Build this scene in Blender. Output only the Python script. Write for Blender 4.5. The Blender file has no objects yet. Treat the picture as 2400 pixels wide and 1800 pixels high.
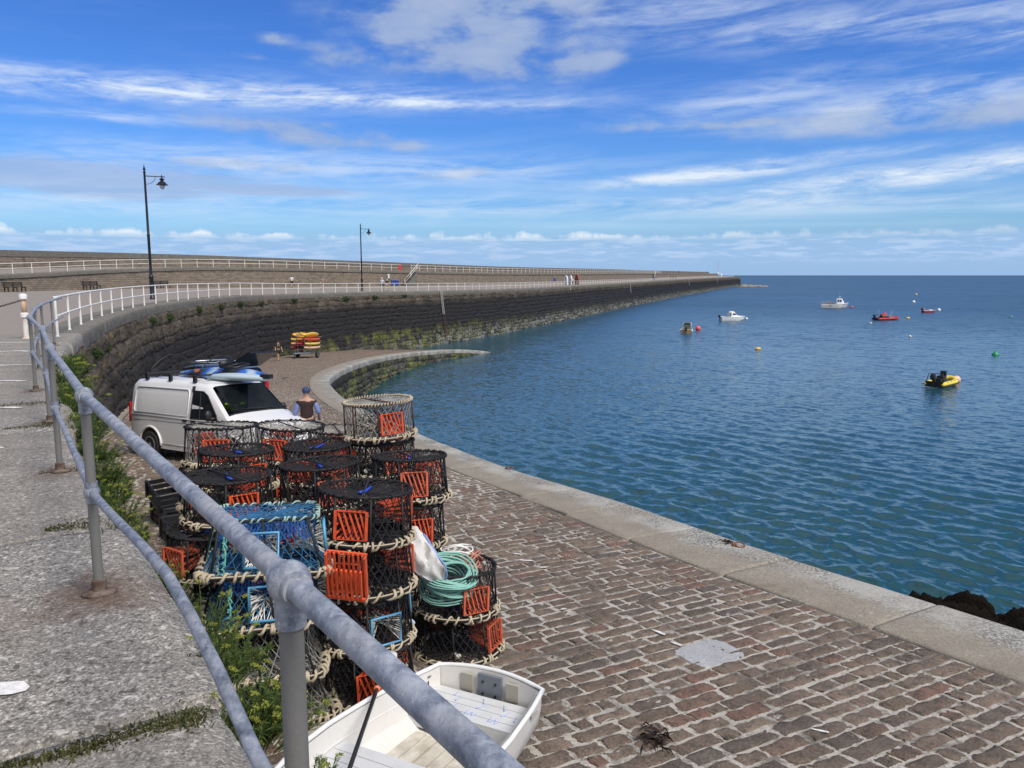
import bpy, bmesh, math, random
import numpy as np
from mathutils import Vector, Matrix, Euler
random.seed(7); rng = np.random.default_rng(7)
D = bpy.data; SC = bpy.context.scene; COL = SC.collection
R = math.radians; PI = math.pi

# ---------------------------------------------------------------- camera
cam = D.objects.new('camera', D.cameras.new('camera')); COL.objects.link(cam)
cam.location = (0, 0, 1.65); cam.rotation_euler = (R(90 - 8.06), 0, 0)
cam.data.sensor_width = 36; cam.data.lens = 27.05
cam.data.clip_start = 0.05; cam.data.clip_end = 30000
SC.camera = cam

# ---------------------------------------------------------------- node helper
class NT:
    def __init__(s, tree): s.t = tree; s.n = tree.nodes; s.l = tree.links
    def new(s, typ, **kw):
        nd = s.n.new(typ)
        for k, v in kw.items(): setattr(nd, k, v)
        return nd
    def put(s, sock, v):
        if isinstance(v, bpy.types.NodeSocket): s.l.new(v, sock)
        elif v is not None:
            if hasattr(sock, 'default_value'):
                dv = sock.default_value
                if hasattr(dv, '__len__') and not hasattr(v, '__len__'): v = (v,)*len(dv)
                if hasattr(dv, '__len__') and len(dv) == 4 and len(v) == 3: v = (*v, 1)
                sock.default_value = v
    def m(s, op, a=None, b=None, c=None, clamp=False):
        nd = s.new('ShaderNodeMath', operation=op, use_clamp=clamp)
        for i, v in enumerate((a, b, c)):
            if v is not None: s.put(nd.inputs[i], v)
        return nd.outputs[0]
    def mix(s, f, a, b, mode='MIX', clamp=True):
        nd = s.new('ShaderNodeMix', data_type='RGBA', blend_type=mode)
        nd.clamp_factor = clamp
        s.put(nd.inputs[0], f); s.put(nd.inputs[6], a); s.put(nd.inputs[7], b)
        return nd.outputs[2]
    def noise(s, vec, scale=5, detail=4, rough=.5, lac=2.0, dist=0, out=0, dims='3D'):
        nd = s.new('ShaderNodeTexNoise', noise_dimensions=dims)
        if vec is not None: s.put(nd.inputs['Vector'], vec)
        s.put(nd.inputs['Scale'], scale); s.put(nd.inputs['Detail'], detail)
        s.put(nd.inputs['Roughness'], rough); s.put(nd.inputs['Lacunarity'], lac); s.put(nd.inputs['Distortion'], dist)
        return nd.outputs[out]
    def vor(s, vec, scale=5, feature='F1', out=0, rand=1):
        nd = s.new('ShaderNodeTexVoronoi', feature=feature)
        if vec is not None: s.put(nd.inputs['Vector'], vec)
        s.put(nd.inputs['Scale'], scale); s.put(nd.inputs['Randomness'], rand)
        return nd.outputs[out]
    def ramp(s, f, pts, interp='LINEAR'):
        nd = s.new('ShaderNodeValToRGB'); cr = nd.color_ramp; cr.interpolation = interp
        while len(cr.elements) < len(pts): cr.elements.new(0.5)
        for e, (p, c) in zip(cr.elements, pts):
            e.position = p
            if not hasattr(c, '__len__'): c = (c, c, c)
            e.color = (*c[:3], 1)
        s.put(nd.inputs[0], f)
        return nd.outputs[0]
    def xyz(s, v):
        nd = s.new('ShaderNodeSeparateXYZ'); s.put(nd.inputs[0], v); return nd.outputs
    def com(s, x, y, z):
        nd = s.new('ShaderNodeCombineXYZ')
        for i, v in enumerate((x, y, z)): s.put(nd.inputs[i], v)
        return nd.outputs[0]
    def mapr(s, v, a, b, c, d, clamp=True, interp='LINEAR'):
        nd = s.new('ShaderNodeMapRange', clamp=clamp, interpolation_type=interp)
        for i, x in enumerate((v, a, b, c, d)): s.put(nd.inputs[i], x)
        return nd.outputs[0]
    def bump(s, h, strength=.5, dist=.01, normal=None):
        nd = s.new('ShaderNodeBump'); s.put(nd.inputs['Strength'], strength); s.put(nd.inputs['Distance'], dist)
        s.put(nd.inputs['Height'], h)
        if normal is not None: s.put(nd.inputs['Normal'], normal)
        return nd.outputs[0]

# ---------------------------------------------------------------- world: Nishita sky with clouds in front of it
SUN_EL, SUN_AZ = R(52), R(135)     # azimuth measured clockwise from +Y (behind and to the right of the view)
W = D.worlds.new('World'); SC.world = W; W.use_nodes = True
wn = NT(W.node_tree); wn.n.clear()
out = wn.new('ShaderNodeOutputWorld'); bg = wn.new('ShaderNodeBackground')
wn.l.new(bg.outputs[0], out.inputs[0])
sky = wn.new('ShaderNodeTexSky', sky_type='NISHITA', sun_disc=False)
sky.sun_elevation = SUN_EL; sky.sun_rotation = SUN_AZ; sky.air_density = 1.0; sky.dust_density = .6; sky.ozone_density = 2.0
dirv = wn.new('ShaderNodeTexCoord').outputs['Generated']
dx, dy, dz = wn.xyz(dirv)
AZ = wn.m('ARCTAN2', dx, dy); EL = wn.m('ARCSINE', dz)
tint = wn.ramp(wn.m('MULTIPLY', EL, 1.6), [(0.0, (.56, .78, 1.25)), (.10, (.48, .82, 1.28)), (.22, (.42, .78, 1.36)), (.34, (.37, .73, 1.38)), (.50, (.34, .68, 1.34)), (1.0, (.4, .66, 1.15))])
base = wn.mix(1.0, sky.outputs[0], tint, 'MULTIPLY')
UV = wn.com(AZ, EL, 0.0)
def suv(su, sv, tilt=0, off=0):
    return wn.com(wn.m('MULTIPLY', AZ, su), wn.m('MULTIPLY', wn.m('SUBTRACT', EL, wn.m('MULTIPLY', AZ, tilt)), sv), off)
def blob(u0, v0, su, sv, slope=0):
    a = wn.m('DIVIDE', wn.m('SUBTRACT', AZ, u0), su)
    b = wn.m('DIVIDE', wn.m('SUBTRACT', wn.m('SUBTRACT', EL, v0), wn.m('MULTIPLY', wn.m('SUBTRACT', AZ, u0), slope)), sv)
    r2 = wn.m('ADD', wn.m('MULTIPLY', a, a), wn.m('MULTIPLY', b, b))
    return wn.m('EXPONENT', wn.m('MULTIPLY', r2, -1))
def vmax(*a):
    r = a[0]
    for b in a[1:]: r = wn.m('MAXIMUM', r, b)
    return r
# azimuth / elevation of a direction given in photo-like angles (degrees)
def q(u, v):   # direction through a point of a 2400x1800 view, as azimuth and elevation
    a = (u - 1200)/1803; b = (900 - v)/1803; c, s = math.cos(R(8.06)), math.sin(R(8.06))
    X, Yv, Zv = a, c + s*b, -s + c*b
    return math.atan2(X, Yv), math.atan2(Zv, math.hypot(X, Yv))
def bl(u, v, wu, hv, slope=0):   # cloud centre, half width and half height in view units
    a, e = q(u, v); return blob(a, e, wu/1803, hv/1803, slope)
wisp = wn.noise(suv(5.0, 38, .03, 3.1), 1.0, 8, .60, dist=.7)
fine = wn.noise(suv(26, 130, .04, 8.7), 1.0, 6, .65, dist=.5)
puff = wn.noise(suv(12, 27, 0, 1.7), 1.0, 8, .56, dist=.15)
# cirrus sheets (white)
cm = vmax(bl(480, 215, 560, 30, .03), bl(980, 240, 420, 22, -.0), bl(90, 205, 260, 24), bl(1650, 415, 260, 20, .06), bl(2150, 410, 480, 32, .09),
          bl(1790, 225, 240, 34, .12), bl(2150, 230, 330, 44, .05), bl(2050, 60, 520, 40, -.06), bl(2330, 60, 260, 60, -.15), bl(1550, 30, 300, 28),
          bl(250, 270, 160, 14), bl(700, 390, 600, 40), bl(1050, 400, 300, 26), bl(1700, 480, 700, 22, -.01), bl(600, 480, 900, 34), bl(1900, 370, 300, 12, .05))
cir = wn.m('MULTIPLY', cm, wn.mapr(wn.m('ADD', wn.m('MULTIPLY', wisp, .72), wn.m('MULTIPLY', fine, .28)), .36, .68, 0, 1, interp='SMOOTHSTEP'))
cs_ = vmax(bl(430, 212, 520, 22, .02), bl(850, 235, 330, 12, -.01), bl(2150, 408, 420, 22, .085), bl(1620, 412, 230, 13, .07))
cir = wn.m('ADD', wn.m('MULTIPLY', cir, .62), wn.m('MULTIPLY', cs_, wn.mapr(wn.m('ADD', wn.m('MULTIPLY', wisp, .6), wn.m('MULTIPLY', fine, .4)), .36, .58, 0, .75)), clamp=True)
# thin general veil of high streaks everywhere, stronger low down
veil = wn.m('MULTIPLY', wn.mapr(wisp, .5, .75, 0, .25), wn.mapr(EL, .02, .16, .9, .25))
low = wn.m('MULTIPLY', wn.mapr(wn.noise(suv(1.6, 60, -.01, 5.5), 1, 5, .5), .36, .70, 0, .55), vmax(bl(900, 480, 1500, 50), bl(1900, 500, 900, 40)))
# soft grey-white heap clouds
pm = vmax(bl(1120, 40, 330, 90), bl(1150, 120, 300, 70), bl(880, 135, 200, 34), bl(1180, 165, 190, 34), bl(1330, 150, 170, 30, .1), bl(950, 60, 110, 55), bl(1240, 90, 160, 80),
          bl(720, 310, 260, 26, -.05), bl(850, 335, 180, 26), bl(640, 90, 60, 14), bl(590, 130, 40, 8), bl(2150, 270, 420, 34), bl(1700, 290, 300, 14))
heap = wn.m('MULTIPLY', pm, wn.mapr(puff, .24, .68, .08, 1.0, interp='SMOOTHSTEP'), clamp=True)
heap = wn.mapr(heap, .10, .72, 0, .74, interp='SMOOTHSTEP')
# flat grey-blue shadow clouds
gm = vmax(bl(170, 410, 430, 44, -.02), bl(620, 445, 330, 16), bl(580, 385, 170, 20), bl(1050, 408, 130, 16, .10), bl(640, 388, 150, 14, .03), bl(300, 440, 260, 30), bl(950, 340, 80, 8))
grey = wn.mapr(wn.m('MULTIPLY', gm, wn.mapr(wn.noise(suv(8, 60, .02, 2.2), 1, 6, .55, dist=.3), .3, .6, .35, 1)), .25, .7, 0, .75, interp='SMOOTHSTEP')
# line of small cumulus along the horizon
cn = wn.noise(suv(26, 70, 0, 4.4), 1.0, 6, .55)
top = wn.m('ADD', R(2.82), wn.m('MULTIPLY', wn.m('SUBTRACT', wn.noise(suv(30, 0.0, 0, 9.1), 1, 3, .55), .46), .042))
rowm = wn.m('MULTIPLY', wn.mapr(EL, R(2.45), R(2.85), 0, 1), wn.mapr(wn.m('SUBTRACT', wn.m('ADD', top, wn.m('MULTIPLY', wn.m('SUBTRACT', cn, .5), .024)), EL), 0, .006, 0, .8))
rowm = wn.m('MULTIPLY', rowm, wn.mapr(AZ, .1, .38, 1, .35))
row2 = wn.m('MULTIPLY', wn.mapr(wn.noise(suv(22, 150, 0, 6.1), 1, 6, .6), .45, .62, 0, .85, interp='SMOOTHSTEP'), wn.m('MULTIPLY', wn.mapr(EL, R(.7), R(1.4), 0, 1), wn.mapr(EL, R(2.5), R(2.9), 1, 0)))
hazeband = wn.m('MULTIPLY', wn.mapr(EL, R(1.9), R(3.6), .85, 0, interp='SMOOTHSTEP'), 1.0)
K = 1.0
def wmix(f, a, c): return wn.mix(f, a, tuple(x*K for x in c))
CW = (7.0, 7.9, 9.1)
colr = base
colr = wmix(veil, colr, (5.6, 7.2, 9.0))
colr = wmix(low, colr, (5.8, 7.6, 9.2))
colr = wmix(heap, colr, (3.3, 4.3, 6.3))
colr = wn.mix(wn.m('MULTIPLY', heap, wn.mapr(puff, .46, .72, 0, .6)), colr, (4.9, 5.6, 7.1))
colr = wmix(grey, colr, (3.3, 4.5, 7.0))
colr = wmix(cir, colr, CW)
colr = wmix(hazeband, colr, (3.2, 5.05, 7.9))
colr = wmix(row2, colr, (4.6, 6.1, 8.4))
colr = wmix(rowm, colr, (8.2, 8.8, 9.4))
# broken bright cloud added out of view, overhead and behind, to whiten sky light
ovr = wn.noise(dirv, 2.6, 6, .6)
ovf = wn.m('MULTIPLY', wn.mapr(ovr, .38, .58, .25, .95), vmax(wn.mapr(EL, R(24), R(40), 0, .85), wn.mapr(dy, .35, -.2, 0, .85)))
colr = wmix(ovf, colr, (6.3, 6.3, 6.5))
# below the horizon ahead nothing special: the same sky
wn.l.new(colr, bg.inputs[0]); bg.inputs[1].default_value = 0.10

# ---------------------------------------------------------------- sun, seen through thin cloud
sd = D.lights.new('sun', 'SUN'); sun = D.objects.new('sun', sd); COL.objects.link(sun)
sd.energy = 3.5; sd.angle = R(26); sd.color = (1.0, .925, .82)
sv = Vector((math.sin(SUN_AZ)*math.cos(SUN_EL), math.cos(SUN_AZ)*math.cos(SUN_EL), math.sin(SUN_EL)))
sun.rotation_euler = sv.to_track_quat('Z', 'Y').to_euler(); sun.location = sv*200

SC.view_settings.view_transform = 'Standard'; SC.view_settings.look = 'None'
SC.view_settings.exposure = 0.1; SC.view_settings.gamma = 1.0
SC.render.engine = 'CYCLES'; SC.cycles.max_bounces = 6; SC.cycles.use_denoising = True

# ---------------------------------------------------------------- object helpers
def tag(o, label=None, cat=None, group=None, kind=None):
    if label: o['label'] = label
    if cat: o['category'] = cat
    if group: o['group'] = group
    if kind: o['kind'] = kind
    return o
def thing(name, label, cat, loc=(0, 0, 0), rz=0, group=None, rot=None):
    o = D.objects.new(name, None); COL.objects.link(o); o.empty_display_size = .1
    o.location = loc; o.rotation_euler = rot if rot else (0, 0, rz)
    return tag(o, label, cat, group)
class MB:
    """collects shapes and links them as one mesh object"""
    def __init__(s): s.v = []; s.f = []; s.mi = []; s.c = None
    def add(s, vs, fs, mi=0):
        o = len(s.v); s.v += [tuple(v) for v in vs]; s.f += [tuple(i + o for i in f) for f in fs]; s.mi += [mi]*len(fs)
    def box(s, c, d, M=None, mi=0, tap=1.0):
        x, y, z = d[0]/2, d[1]/2, d[2]/2
        vs = [(-x, -y, -z), (x, -y, -z), (x, y, -z), (-x, y, -z), (-x*tap, -y*tap, z), (x*tap, -y*tap, z), (x*tap, y*tap, z), (-x*tap, y*tap, z)]
        vs = [Vector(v) for v in vs]
        if M is not None: vs = [M @ v for v in vs]
        vs = [v + Vector(c) for v in vs]
        s.add(vs, [(3, 2, 1, 0), (4, 5, 6, 7), (0, 1, 5, 4), (1, 2, 6, 5), (2, 3, 7, 6), (3, 0, 4, 7)], mi)
    def bar(s, a, b, w, h=None, mi=0):     # rectangular bar from a to b
        a, b = Vector(a), Vector(b); d = b - a; L = d.length
        if L < 1e-6: return
        q_ = d.to_track_quat('Z', 'Y').to_matrix()
        s.box((a + b)/2, (w, h or w, L), q_, mi)
    def tube(s, pts, r, n=8, closed=False, mi=0, caps=True):
        pts = [Vector(p) for p in pts]; N = len(pts)
        if N < 2: return
        rr = r if hasattr(r, '__len__') else [r]*N
        vs = []; up = None
        for i in range(N):
            if closed: t = pts[(i + 1) % N] - pts[i - 1]
            else: t = pts[min(i + 1, N - 1)] - pts[max(i - 1, 0)]
            if t.length < 1e-9: t = Vector((0, 0, 1))
            t.normalize()
            if up is None:
                up = Vector((0, 0, 1)) if abs(t.z) < .9 else Vector((1, 0, 0))
            up = (up - t*up.dot(t))
            if up.length < 1e-6: up = t.orthogonal()
            up.normalize(); sd_ = t.cross(up)
            for k in range(n):
                a = 2*PI*k/n
                vs.append(pts[i] + (up*math.cos(a) + sd_*math.sin(a))*rr[i])
        fs = []
        for i in range(N if closed else N - 1):
            j = (i + 1) % N
            for k in range(n):
                l = (k + 1) % n
                fs.append((i*n + k, i*n + l, j*n + l, j*n + k))
        if not closed and caps and n > 2:
            fs.append(tuple(range(n - 1, -1, -1))); fs.append(tuple((N - 1)*n + k for k in range(n)))
        s.add(vs, fs, mi)
    def lathe(s, prof, n=16, c=(0, 0, 0), M=None, mi=0):   # prof: (r, z)
        vs = []
        for r, z in prof:
            for k in range(n):
                a = 2*PI*k/n; v = Vector((r*math.cos(a), r*math.sin(a), z))
                if M is not None: v = M @ v
                vs.append(v + Vector(c))
        fs = [(i*n + k, i*n + (k + 1) % n, (i + 1)*n + (k + 1) % n, (i + 1)*n + k) for i in range(len(prof) - 1) for k in range(n)]
        fs.append(tuple(range(n - 1, -1, -1))); fs.append(tuple((len(prof) - 1)*n + k for k in range(n)))
        s.add(vs, fs, mi)
    def ball(s, c, r, n=12, m=8, mi=0, sc=(1, 1, 1)):
        prof = [(max(1e-4, math.sin(PI*i/m)), -math.cos(PI*i/m)) for i in range(m + 1)]
        s.lathe(prof, n, c, Matrix.Diagonal((r*sc[0], r*sc[1], r*sc[2])), mi)
    def loft(s, secs, closed=True, caps=True, mi=0):   # list of rings of equal length
        n = len(secs[0]); vs = [v for r_ in secs for v in r_]
        fs = []
        for i in range(len(secs) - 1):
            for k in range(n if closed else n - 1):
                l = (k + 1) % n
                fs.append((i*n + k, i*n + l, (i + 1)*n + l, (i + 1)*n + k))
        if caps and closed: fs.append(tuple(range(n - 1, -1, -1))); fs.append(tuple((len(secs) - 1)*n + k for k in range(n)))
        s.add(vs, fs, mi)
    def prism(s, poly, d, M, mi=0):   # polygon in xy extruded by d along z, then M
        n = len(poly); vs = [M @ Vector((x, y, 0)) for x, y in poly] + [M @ Vector((x, y, d)) for x, y in poly]
        fs = [tuple(range(n - 1, -1, -1)), tuple(range(n, 2*n))] + [(i, (i + 1) % n, n + (i + 1) % n, n + i) for i in range(n)]
        s.add(vs, fs, mi)
    def build(s, name, mats, parent=None, smooth=False, sharp=None, loc=None, rz=None):
        me = D.meshes.new(name); me.from_pydata(s.v, [], s.f)
        for m_ in (mats if isinstance(mats, (list, tuple)) else [mats]): me.materials.append(m_)
        if any(s.mi): me.polygons.foreach_set('material_index', s.mi)
        if smooth:
            me.polygons.foreach_set('use_smooth', [True]*len(me.polygons))
            if sharp: 
                try: me.set_sharp_from_angle(angle=R(sharp))
                except Exception: pass
        me.update(); me.validate()
        bm = bmesh.new(); bm.from_mesh(me); bmesh.ops.recalc_face_normals(bm, faces=bm.faces); bm.to_mesh(me); bm.free()
        o = D.objects.new(name, me); COL.objects.link(o); o.parent = parent
        if loc is not None: o.location = loc
        if rz is not None: o.rotation_euler = (0, 0, rz)
        return o
def np_mesh(name, V, F, mats, parent=None, smooth=False, attr=None, uv=None):
    """big mesh from arrays; F is (n,4) ; attr: per-vertex random colour"""
    me = D.meshes.new(name); V = np.asarray(V, np.float32); F = np.asarray(F, np.int32)
    me.vertices.add(len(V)); me.vertices.foreach_set('co', V.ravel())
    k = F.shape[1]
    me.loops.add(F.size); me.loops.foreach_set('vertex_index', F.ravel())
    me.polygons.add(len(F)); me.polygons.foreach_set('loop_start', np.arange(0, F.size, k, dtype=np.int32))
    try: me.polygons.foreach_set('loop_total', np.full(len(F), k, np.int32))
    except Exception: pass
    for m_ in (mats if isinstance(mats, (list, tuple)) else [mats]): me.materials.append(m_)
    if smooth: me.polygons.foreach_set('use_smooth', np.ones(len(F), bool))
    me.update(calc_edges=True)
    if attr is not None:
        a = me.attributes.new('rnd', 'FLOAT_COLOR', 'POINT')
        c = np.ones((len(V), 4), np.float32); c[:, :attr.shape[1]] = attr
        a.data.foreach_set('color', c.ravel())
    if uv is not None:
        ul = me.uv_layers.new(name='UVMap'); ul.data.foreach_set('uv', np.asarray(uv, np.float32)[F.ravel()].ravel())
    me.validate()
    o = D.objects.new(name, me); COL.objects.link(o); o.parent = parent
    return o
def copy_tree(o, parent=None):
    c = o.copy(); COL.objects.link(c)
    if parent is not None: c.parent = parent
    for ch in list(o.children): copy_tree(ch, c)
    return c

# ---------------------------------------------------------------- materials
MATS = {}
def mat(name, col, rough=.6, metal=0, var=.0, vscale=6, bump=0, bscale=40, spec=.5, dirt=None, dscale=3, damt=.5, coat=0, alpha=None):
    if name in MATS: return MATS[name]
    m_ = D.materials.new(name); m_.use_nodes = True; t = NT(m_.node_tree); b = t.n['Principled BSDF']
    P_ = t.new('ShaderNodeTexCoord').outputs['Object']
    c = tuple(col)
    cs = c
    if var:
        cs = t.mix(t.noise(P_, vscale, 5, .6), tuple(x*(1 - var) for x in c), tuple(min(1, x*(1 + var)) for x in c))
    if dirt:
        cs = t.mix(t.mapr(t.noise(P_, dscale, 6, .65), .45, .75, 0, damt), cs, dirt)
    t.put(b.inputs['Base Color'], cs); b.inputs['Roughness'].default_value = rough; b.inputs['Metallic'].default_value = metal
    b.inputs['Specular IOR Level'].default_value = spec
    if coat: b.inputs['Coat Weight'].default_value = coat; b.inputs['Coat Roughness'].default_value = .08
    if bump: t.put(b.inputs['Normal'], t.bump(t.noise(P_, bscale, 4, .6), 1.0, bump))
    MATS[name] = m_; return m_
def custom(name):
    m_ = D.materials.new(name); m_.use_nodes = True; t = NT(m_.node_tree); MATS[name] = m_
    return m_, t, t.n['Principled BSDF'], t.new('ShaderNodeNewGeometry').outputs['Position']
# ---------------------------------------------------------------- levels and lines of the place (metres)
ZW = -8.35                                     # the sea
def slip_z(y): return 1.65 - 3.4 - .06*y - .0085*np.maximum(0, np.asarray(y, float) - 92)**2       # the ramp falls steadily away from the camera
def arc(P_):
    P_ = np.asarray(P_, float); d = np.linalg.norm(np.diff(P_[:, :2], axis=0), axis=1)
    return np.concatenate([[0], np.cumsum(d)])
def smooth_path(P_, step):
    """Catmull-Rom through the points, resampled evenly"""
    P_ = np.asarray(P_, float); out = []
    n = len(P_)
    for i in range(n - 1):
        p0, p1, p2, p3 = P_[max(i - 1, 0)], P_[i], P_[i + 1], P_[min(i + 2, n - 1)]
        L = np.linalg.norm((p2 - p1)[:2]); k = max(2, int(L/step*2))
        d1 = np.linalg.norm((p1 - p0)[:2])**.5 or 1; d2 = L**.5; d3 = np.linalg.norm((p3 - p2)[:2])**.5 or 1
        m1 = (p2 - p1) if i == 0 else d2*((p1 - p0)/d1 - (p2 - p0)/(d1 + d2) + (p2 - p1)/d2)
        m2 = (p2 - p1) if i == n - 2 else d2*((p2 - p1)/d2 - (p3 - p1)/(d2 + d3) + (p3 - p2)/d3)
        for j in range(k):
            t = j/k; t2, t3 = t*t, t*t*t
            out.append((2*t3 - 3*t2 + 1)*p1 + (t3 - 2*t2 + t)*m1 + (-2*t3 + 3*t2)*p2 + (t3 - t2)*m2)
    out.append(P_[-1]); out = np.array(out)
    s = arc(out); N = max(2, int(round(s[-1]/step)) + 1); si = np.linspace(0, s[-1], N)
    return np.stack([np.interp(si, s, out[:, k]) for k in range(out.shape[1])], 1)
class Path:
    def __init__(s, P_, step=.5): s.p = smooth_path(P_, step); s.s = arc(s.p); s.L = s.s[-1]
    def at(s, t):
        t = np.asarray(t, float)
        return np.stack([np.interp(t, s.s, s.p[:, k]) for k in range(s.p.shape[1])], -1)
    def nrm(s, t):   # to the right of travel
        a, b = s.at(np.asarray(t) - .4), s.at(np.asarray(t) + .4)
        d = (b - a)[..., :2]; d = d/np.maximum(np.linalg.norm(d, axis=-1, keepdims=True), 1e-9)
        return np.stack([d[..., 1], -d[..., 0]], -1)
    def near(s, x, y):
        i = int(np.argmin((s.p[:, 0] - x)**2 + (s.p[:, 1] - y)**2)); return s.s[i]
# outer edge of the breakwater deck, from behind the camera to the pier head (x, y, z)
EDGE = Path([(5.2, -6.1, 0), (2.1, -1.75, 0), (-.45, 1.9, 0), (-1.48, 3.36, 0), (-2.53, 4.9, 0), (-3.75, 6.75, 0), (-4.9, 8.5, 0), (-7.1, 12.0, 0), (-10.0, 17.2, 0), (-12.1, 21.4, 0), (-16.3, 31.6, 0),
             (-19.2, 40.5, 0), (-21.2, 49.5, 0), (-22.6, 58, -.04), (-23.3, 68, -.1), (-22.8, 78, -.25), (-20.6, 88.5, -.36), (-17.3, 99.3, -.45), (-12.9, 108.5, -.56), (-9.0, 117, -.63),
             (-1, 137.4, -.78), (35, 241.4, -.72), (86, 387, -.37), (191, 667, .05), (193.5, 673.5, .05)], .5)
HEADLINE = Path([(193.5, 673.5, .05), (200, 684, .05), (203, 692, .05), (203, 700, .05), (196, 716, .05)], .5)
KERB_OUT = Path([(11.0, -1.2), (8.1, 3.7), (5.63, 7.99), (3.54, 11.37), (2.23, 13.76), (.92, 15.79), (-.44, 18.1), (-2.93, 23.18), (-6.84, 32.17), (-8.94, 38.31), (-10.54, 43.9), (-11.6, 50.5), (-12.3, 58.7), (-12.5, 69.5),
                 (-11.2, 82), (-8.36, 90.5), (-4.6, 97.3), (-2.6, 100.5), (2.5, 107.5)], .25)
KERB_IN = Path([(10.0, -1.7), (7.15, 3.1), (4.8, 6.75), (4.35, 7.45), (3.52, 8.76), (2.68, 10.0), (1.85, 11.37), (.78, 13.3), (-.53, 15.7), (-1.47, 17.3), (-3.95, 22.6), (-7.9, 31.8), (-10.0, 37.8), (-11.62, 43.6), (-12.85, 50.2), (-13.7, 58.8), (-13.9, 69.8),
                (-12.6, 82.6), (-9.5, 91.6), (-5.7, 98.6), (-3.6, 101.8), (1.2, 109)], .25)
def zed(y): return float(np.interp(y, [49, 58, 68, 78, 88, 99, 108, 117, 137, 241, 387, 667], [0, -.04, -.1, -.25, -.36, -.45, -.56, -.63, -.78, -.72, -.37, .05]))
# line where the promenade wall rises from the deck (x, y, foot z, top z)
INNER = Path([(-60, 20, 0, .9), (-56, 45, 0, 1.2), (-52.5, 62, 0, 1.45), (-50.6, 78, 0, 1.75), (-47.5, 95, 0, 2.42), (-43, 106, -.05, 2.72), (-37.5, 114.5, -.1, 2.76), (-31.5, 124, -.15, 2.68), (-20.6, 140, -.25, 2.44), (0, 180, -.2, 2.12),
              (43.6, 290, -.1, 2.35), (75, 387, 0, 2.5), (171, 645, .4, 2.85)], 1.0)
PARA = Path([(-76, 20, 0, 4.0), (-71, 50, 0, 4.25), (-65, 76, 0, 4.45), (-60, 94, 0, 4.62), (-56, 112, 0, 4.8), (-49, 122, 0, 4.74), (-41, 132, 0, 4.55), (-27, 151, 0, 4.25), (-3.5, 196, 0, 3.78), (38, 300, 0, 3.9), (68, 393, 0, 4.0), (166, 655, 0, 4.2)], 1.0)

# ---------------------------------------------------------------- stone materials
def stone_wall_mat():
    m_, t, b, P_ = custom('harbour_stone')
    x, y, z = t.xyz(P_)
    at = t.new('ShaderNodeAttribute', attribute_name='rnd').outputs['Color']; r, g, bl_ = t.xyz(at)
    fine_ = t.noise(P_, 9, 6, .65); big = t.noise(P_, .35, 4, .6); mid = t.noise(P_, 2.2, 5, .6)
    c = t.mix(r, (.085, .070, .052), (.165, .138, .102))
    c = t.mix(t.mapr(g, .75, 1, 0, .5), c, (.23, .17, .125))
    c = t.mix(t.mapr(fine_, .38, .62, .0, .75), c, (.042, .035, .026))
    # tide zones: weed-black band, then green weed, then barnacles
    zz = t.m('ADD', z, t.m('MULTIPLY', t.m('SUBTRACT', big, .5), 1.5))
    zz = t.m('ADD', zz, t.m('MULTIPLY', t.m('SUBTRACT', mid, .5), .8))
    dark = t.mapr(zz, -1.35, -2.6, 0, .94, interp='SMOOTHSTEP')
    dark = t.m('MULTIPLY', dark, t.mapr(y, 12, 42, .45, 1))
    c = t.mix(dark, c, t.mix(fine_, (.006, .006, .007), (.030, .028, .028)))
    green = t.m('MULTIPLY', t.mapr(zz, -5.2, -5.9, 0, 1), t.mapr(t.noise(P_, .55, 7, .72), .47, .60, 0, .85))
    green = t.m('MULTIPLY', green, t.mapr(y, 112, 150, 1, .25))
    c = t.mix(green, c, t.mix(fine_, (.07, .08, .016), (.19, .20, .04)))
    barn = t.m('MULTIPLY', t.mapr(zz, -5.9, -7.6, 0, 1), t.mapr(t.m('ADD', t.noise(P_, 3.4, 6, .75), t.m('MULTIPLY', g, .12)), .52, .68, 0, .9))
    barn = t.m('MULTIPLY', barn, t.mapr(y, 96, 118, .35, 1))
    c = t.mix(barn, c, (.34, .34, .29))
    # lichen on the near wall
    lich = t.m('MULTIPLY', t.mapr(t.noise(P_, 1.6, 6, .7), .58, .66, 0, .8), t.m('MULTIPLY', t.mapr(y, 44, 20, 0, 1), t.mapr(z, -2.6, -.9, .3, 1)))
    c = t.mix(lich, c, t.mix(fine_, (.17, .095, .018), (.23, .17, .05)))
    t.put(b.inputs['Base Color'], c); t.put(b.inputs['Roughness'], t.mapr(zz, -1, -4, .92, .7)); b.inputs['Specular IOR Level'].default_value = .3
    t.put(b.inputs['Normal'], t.bump(t.m('ADD', fine_, t.m('MULTIPLY', t.noise(P_, 30, 4, .7), .4)), .9, .06))
    return m_
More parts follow.
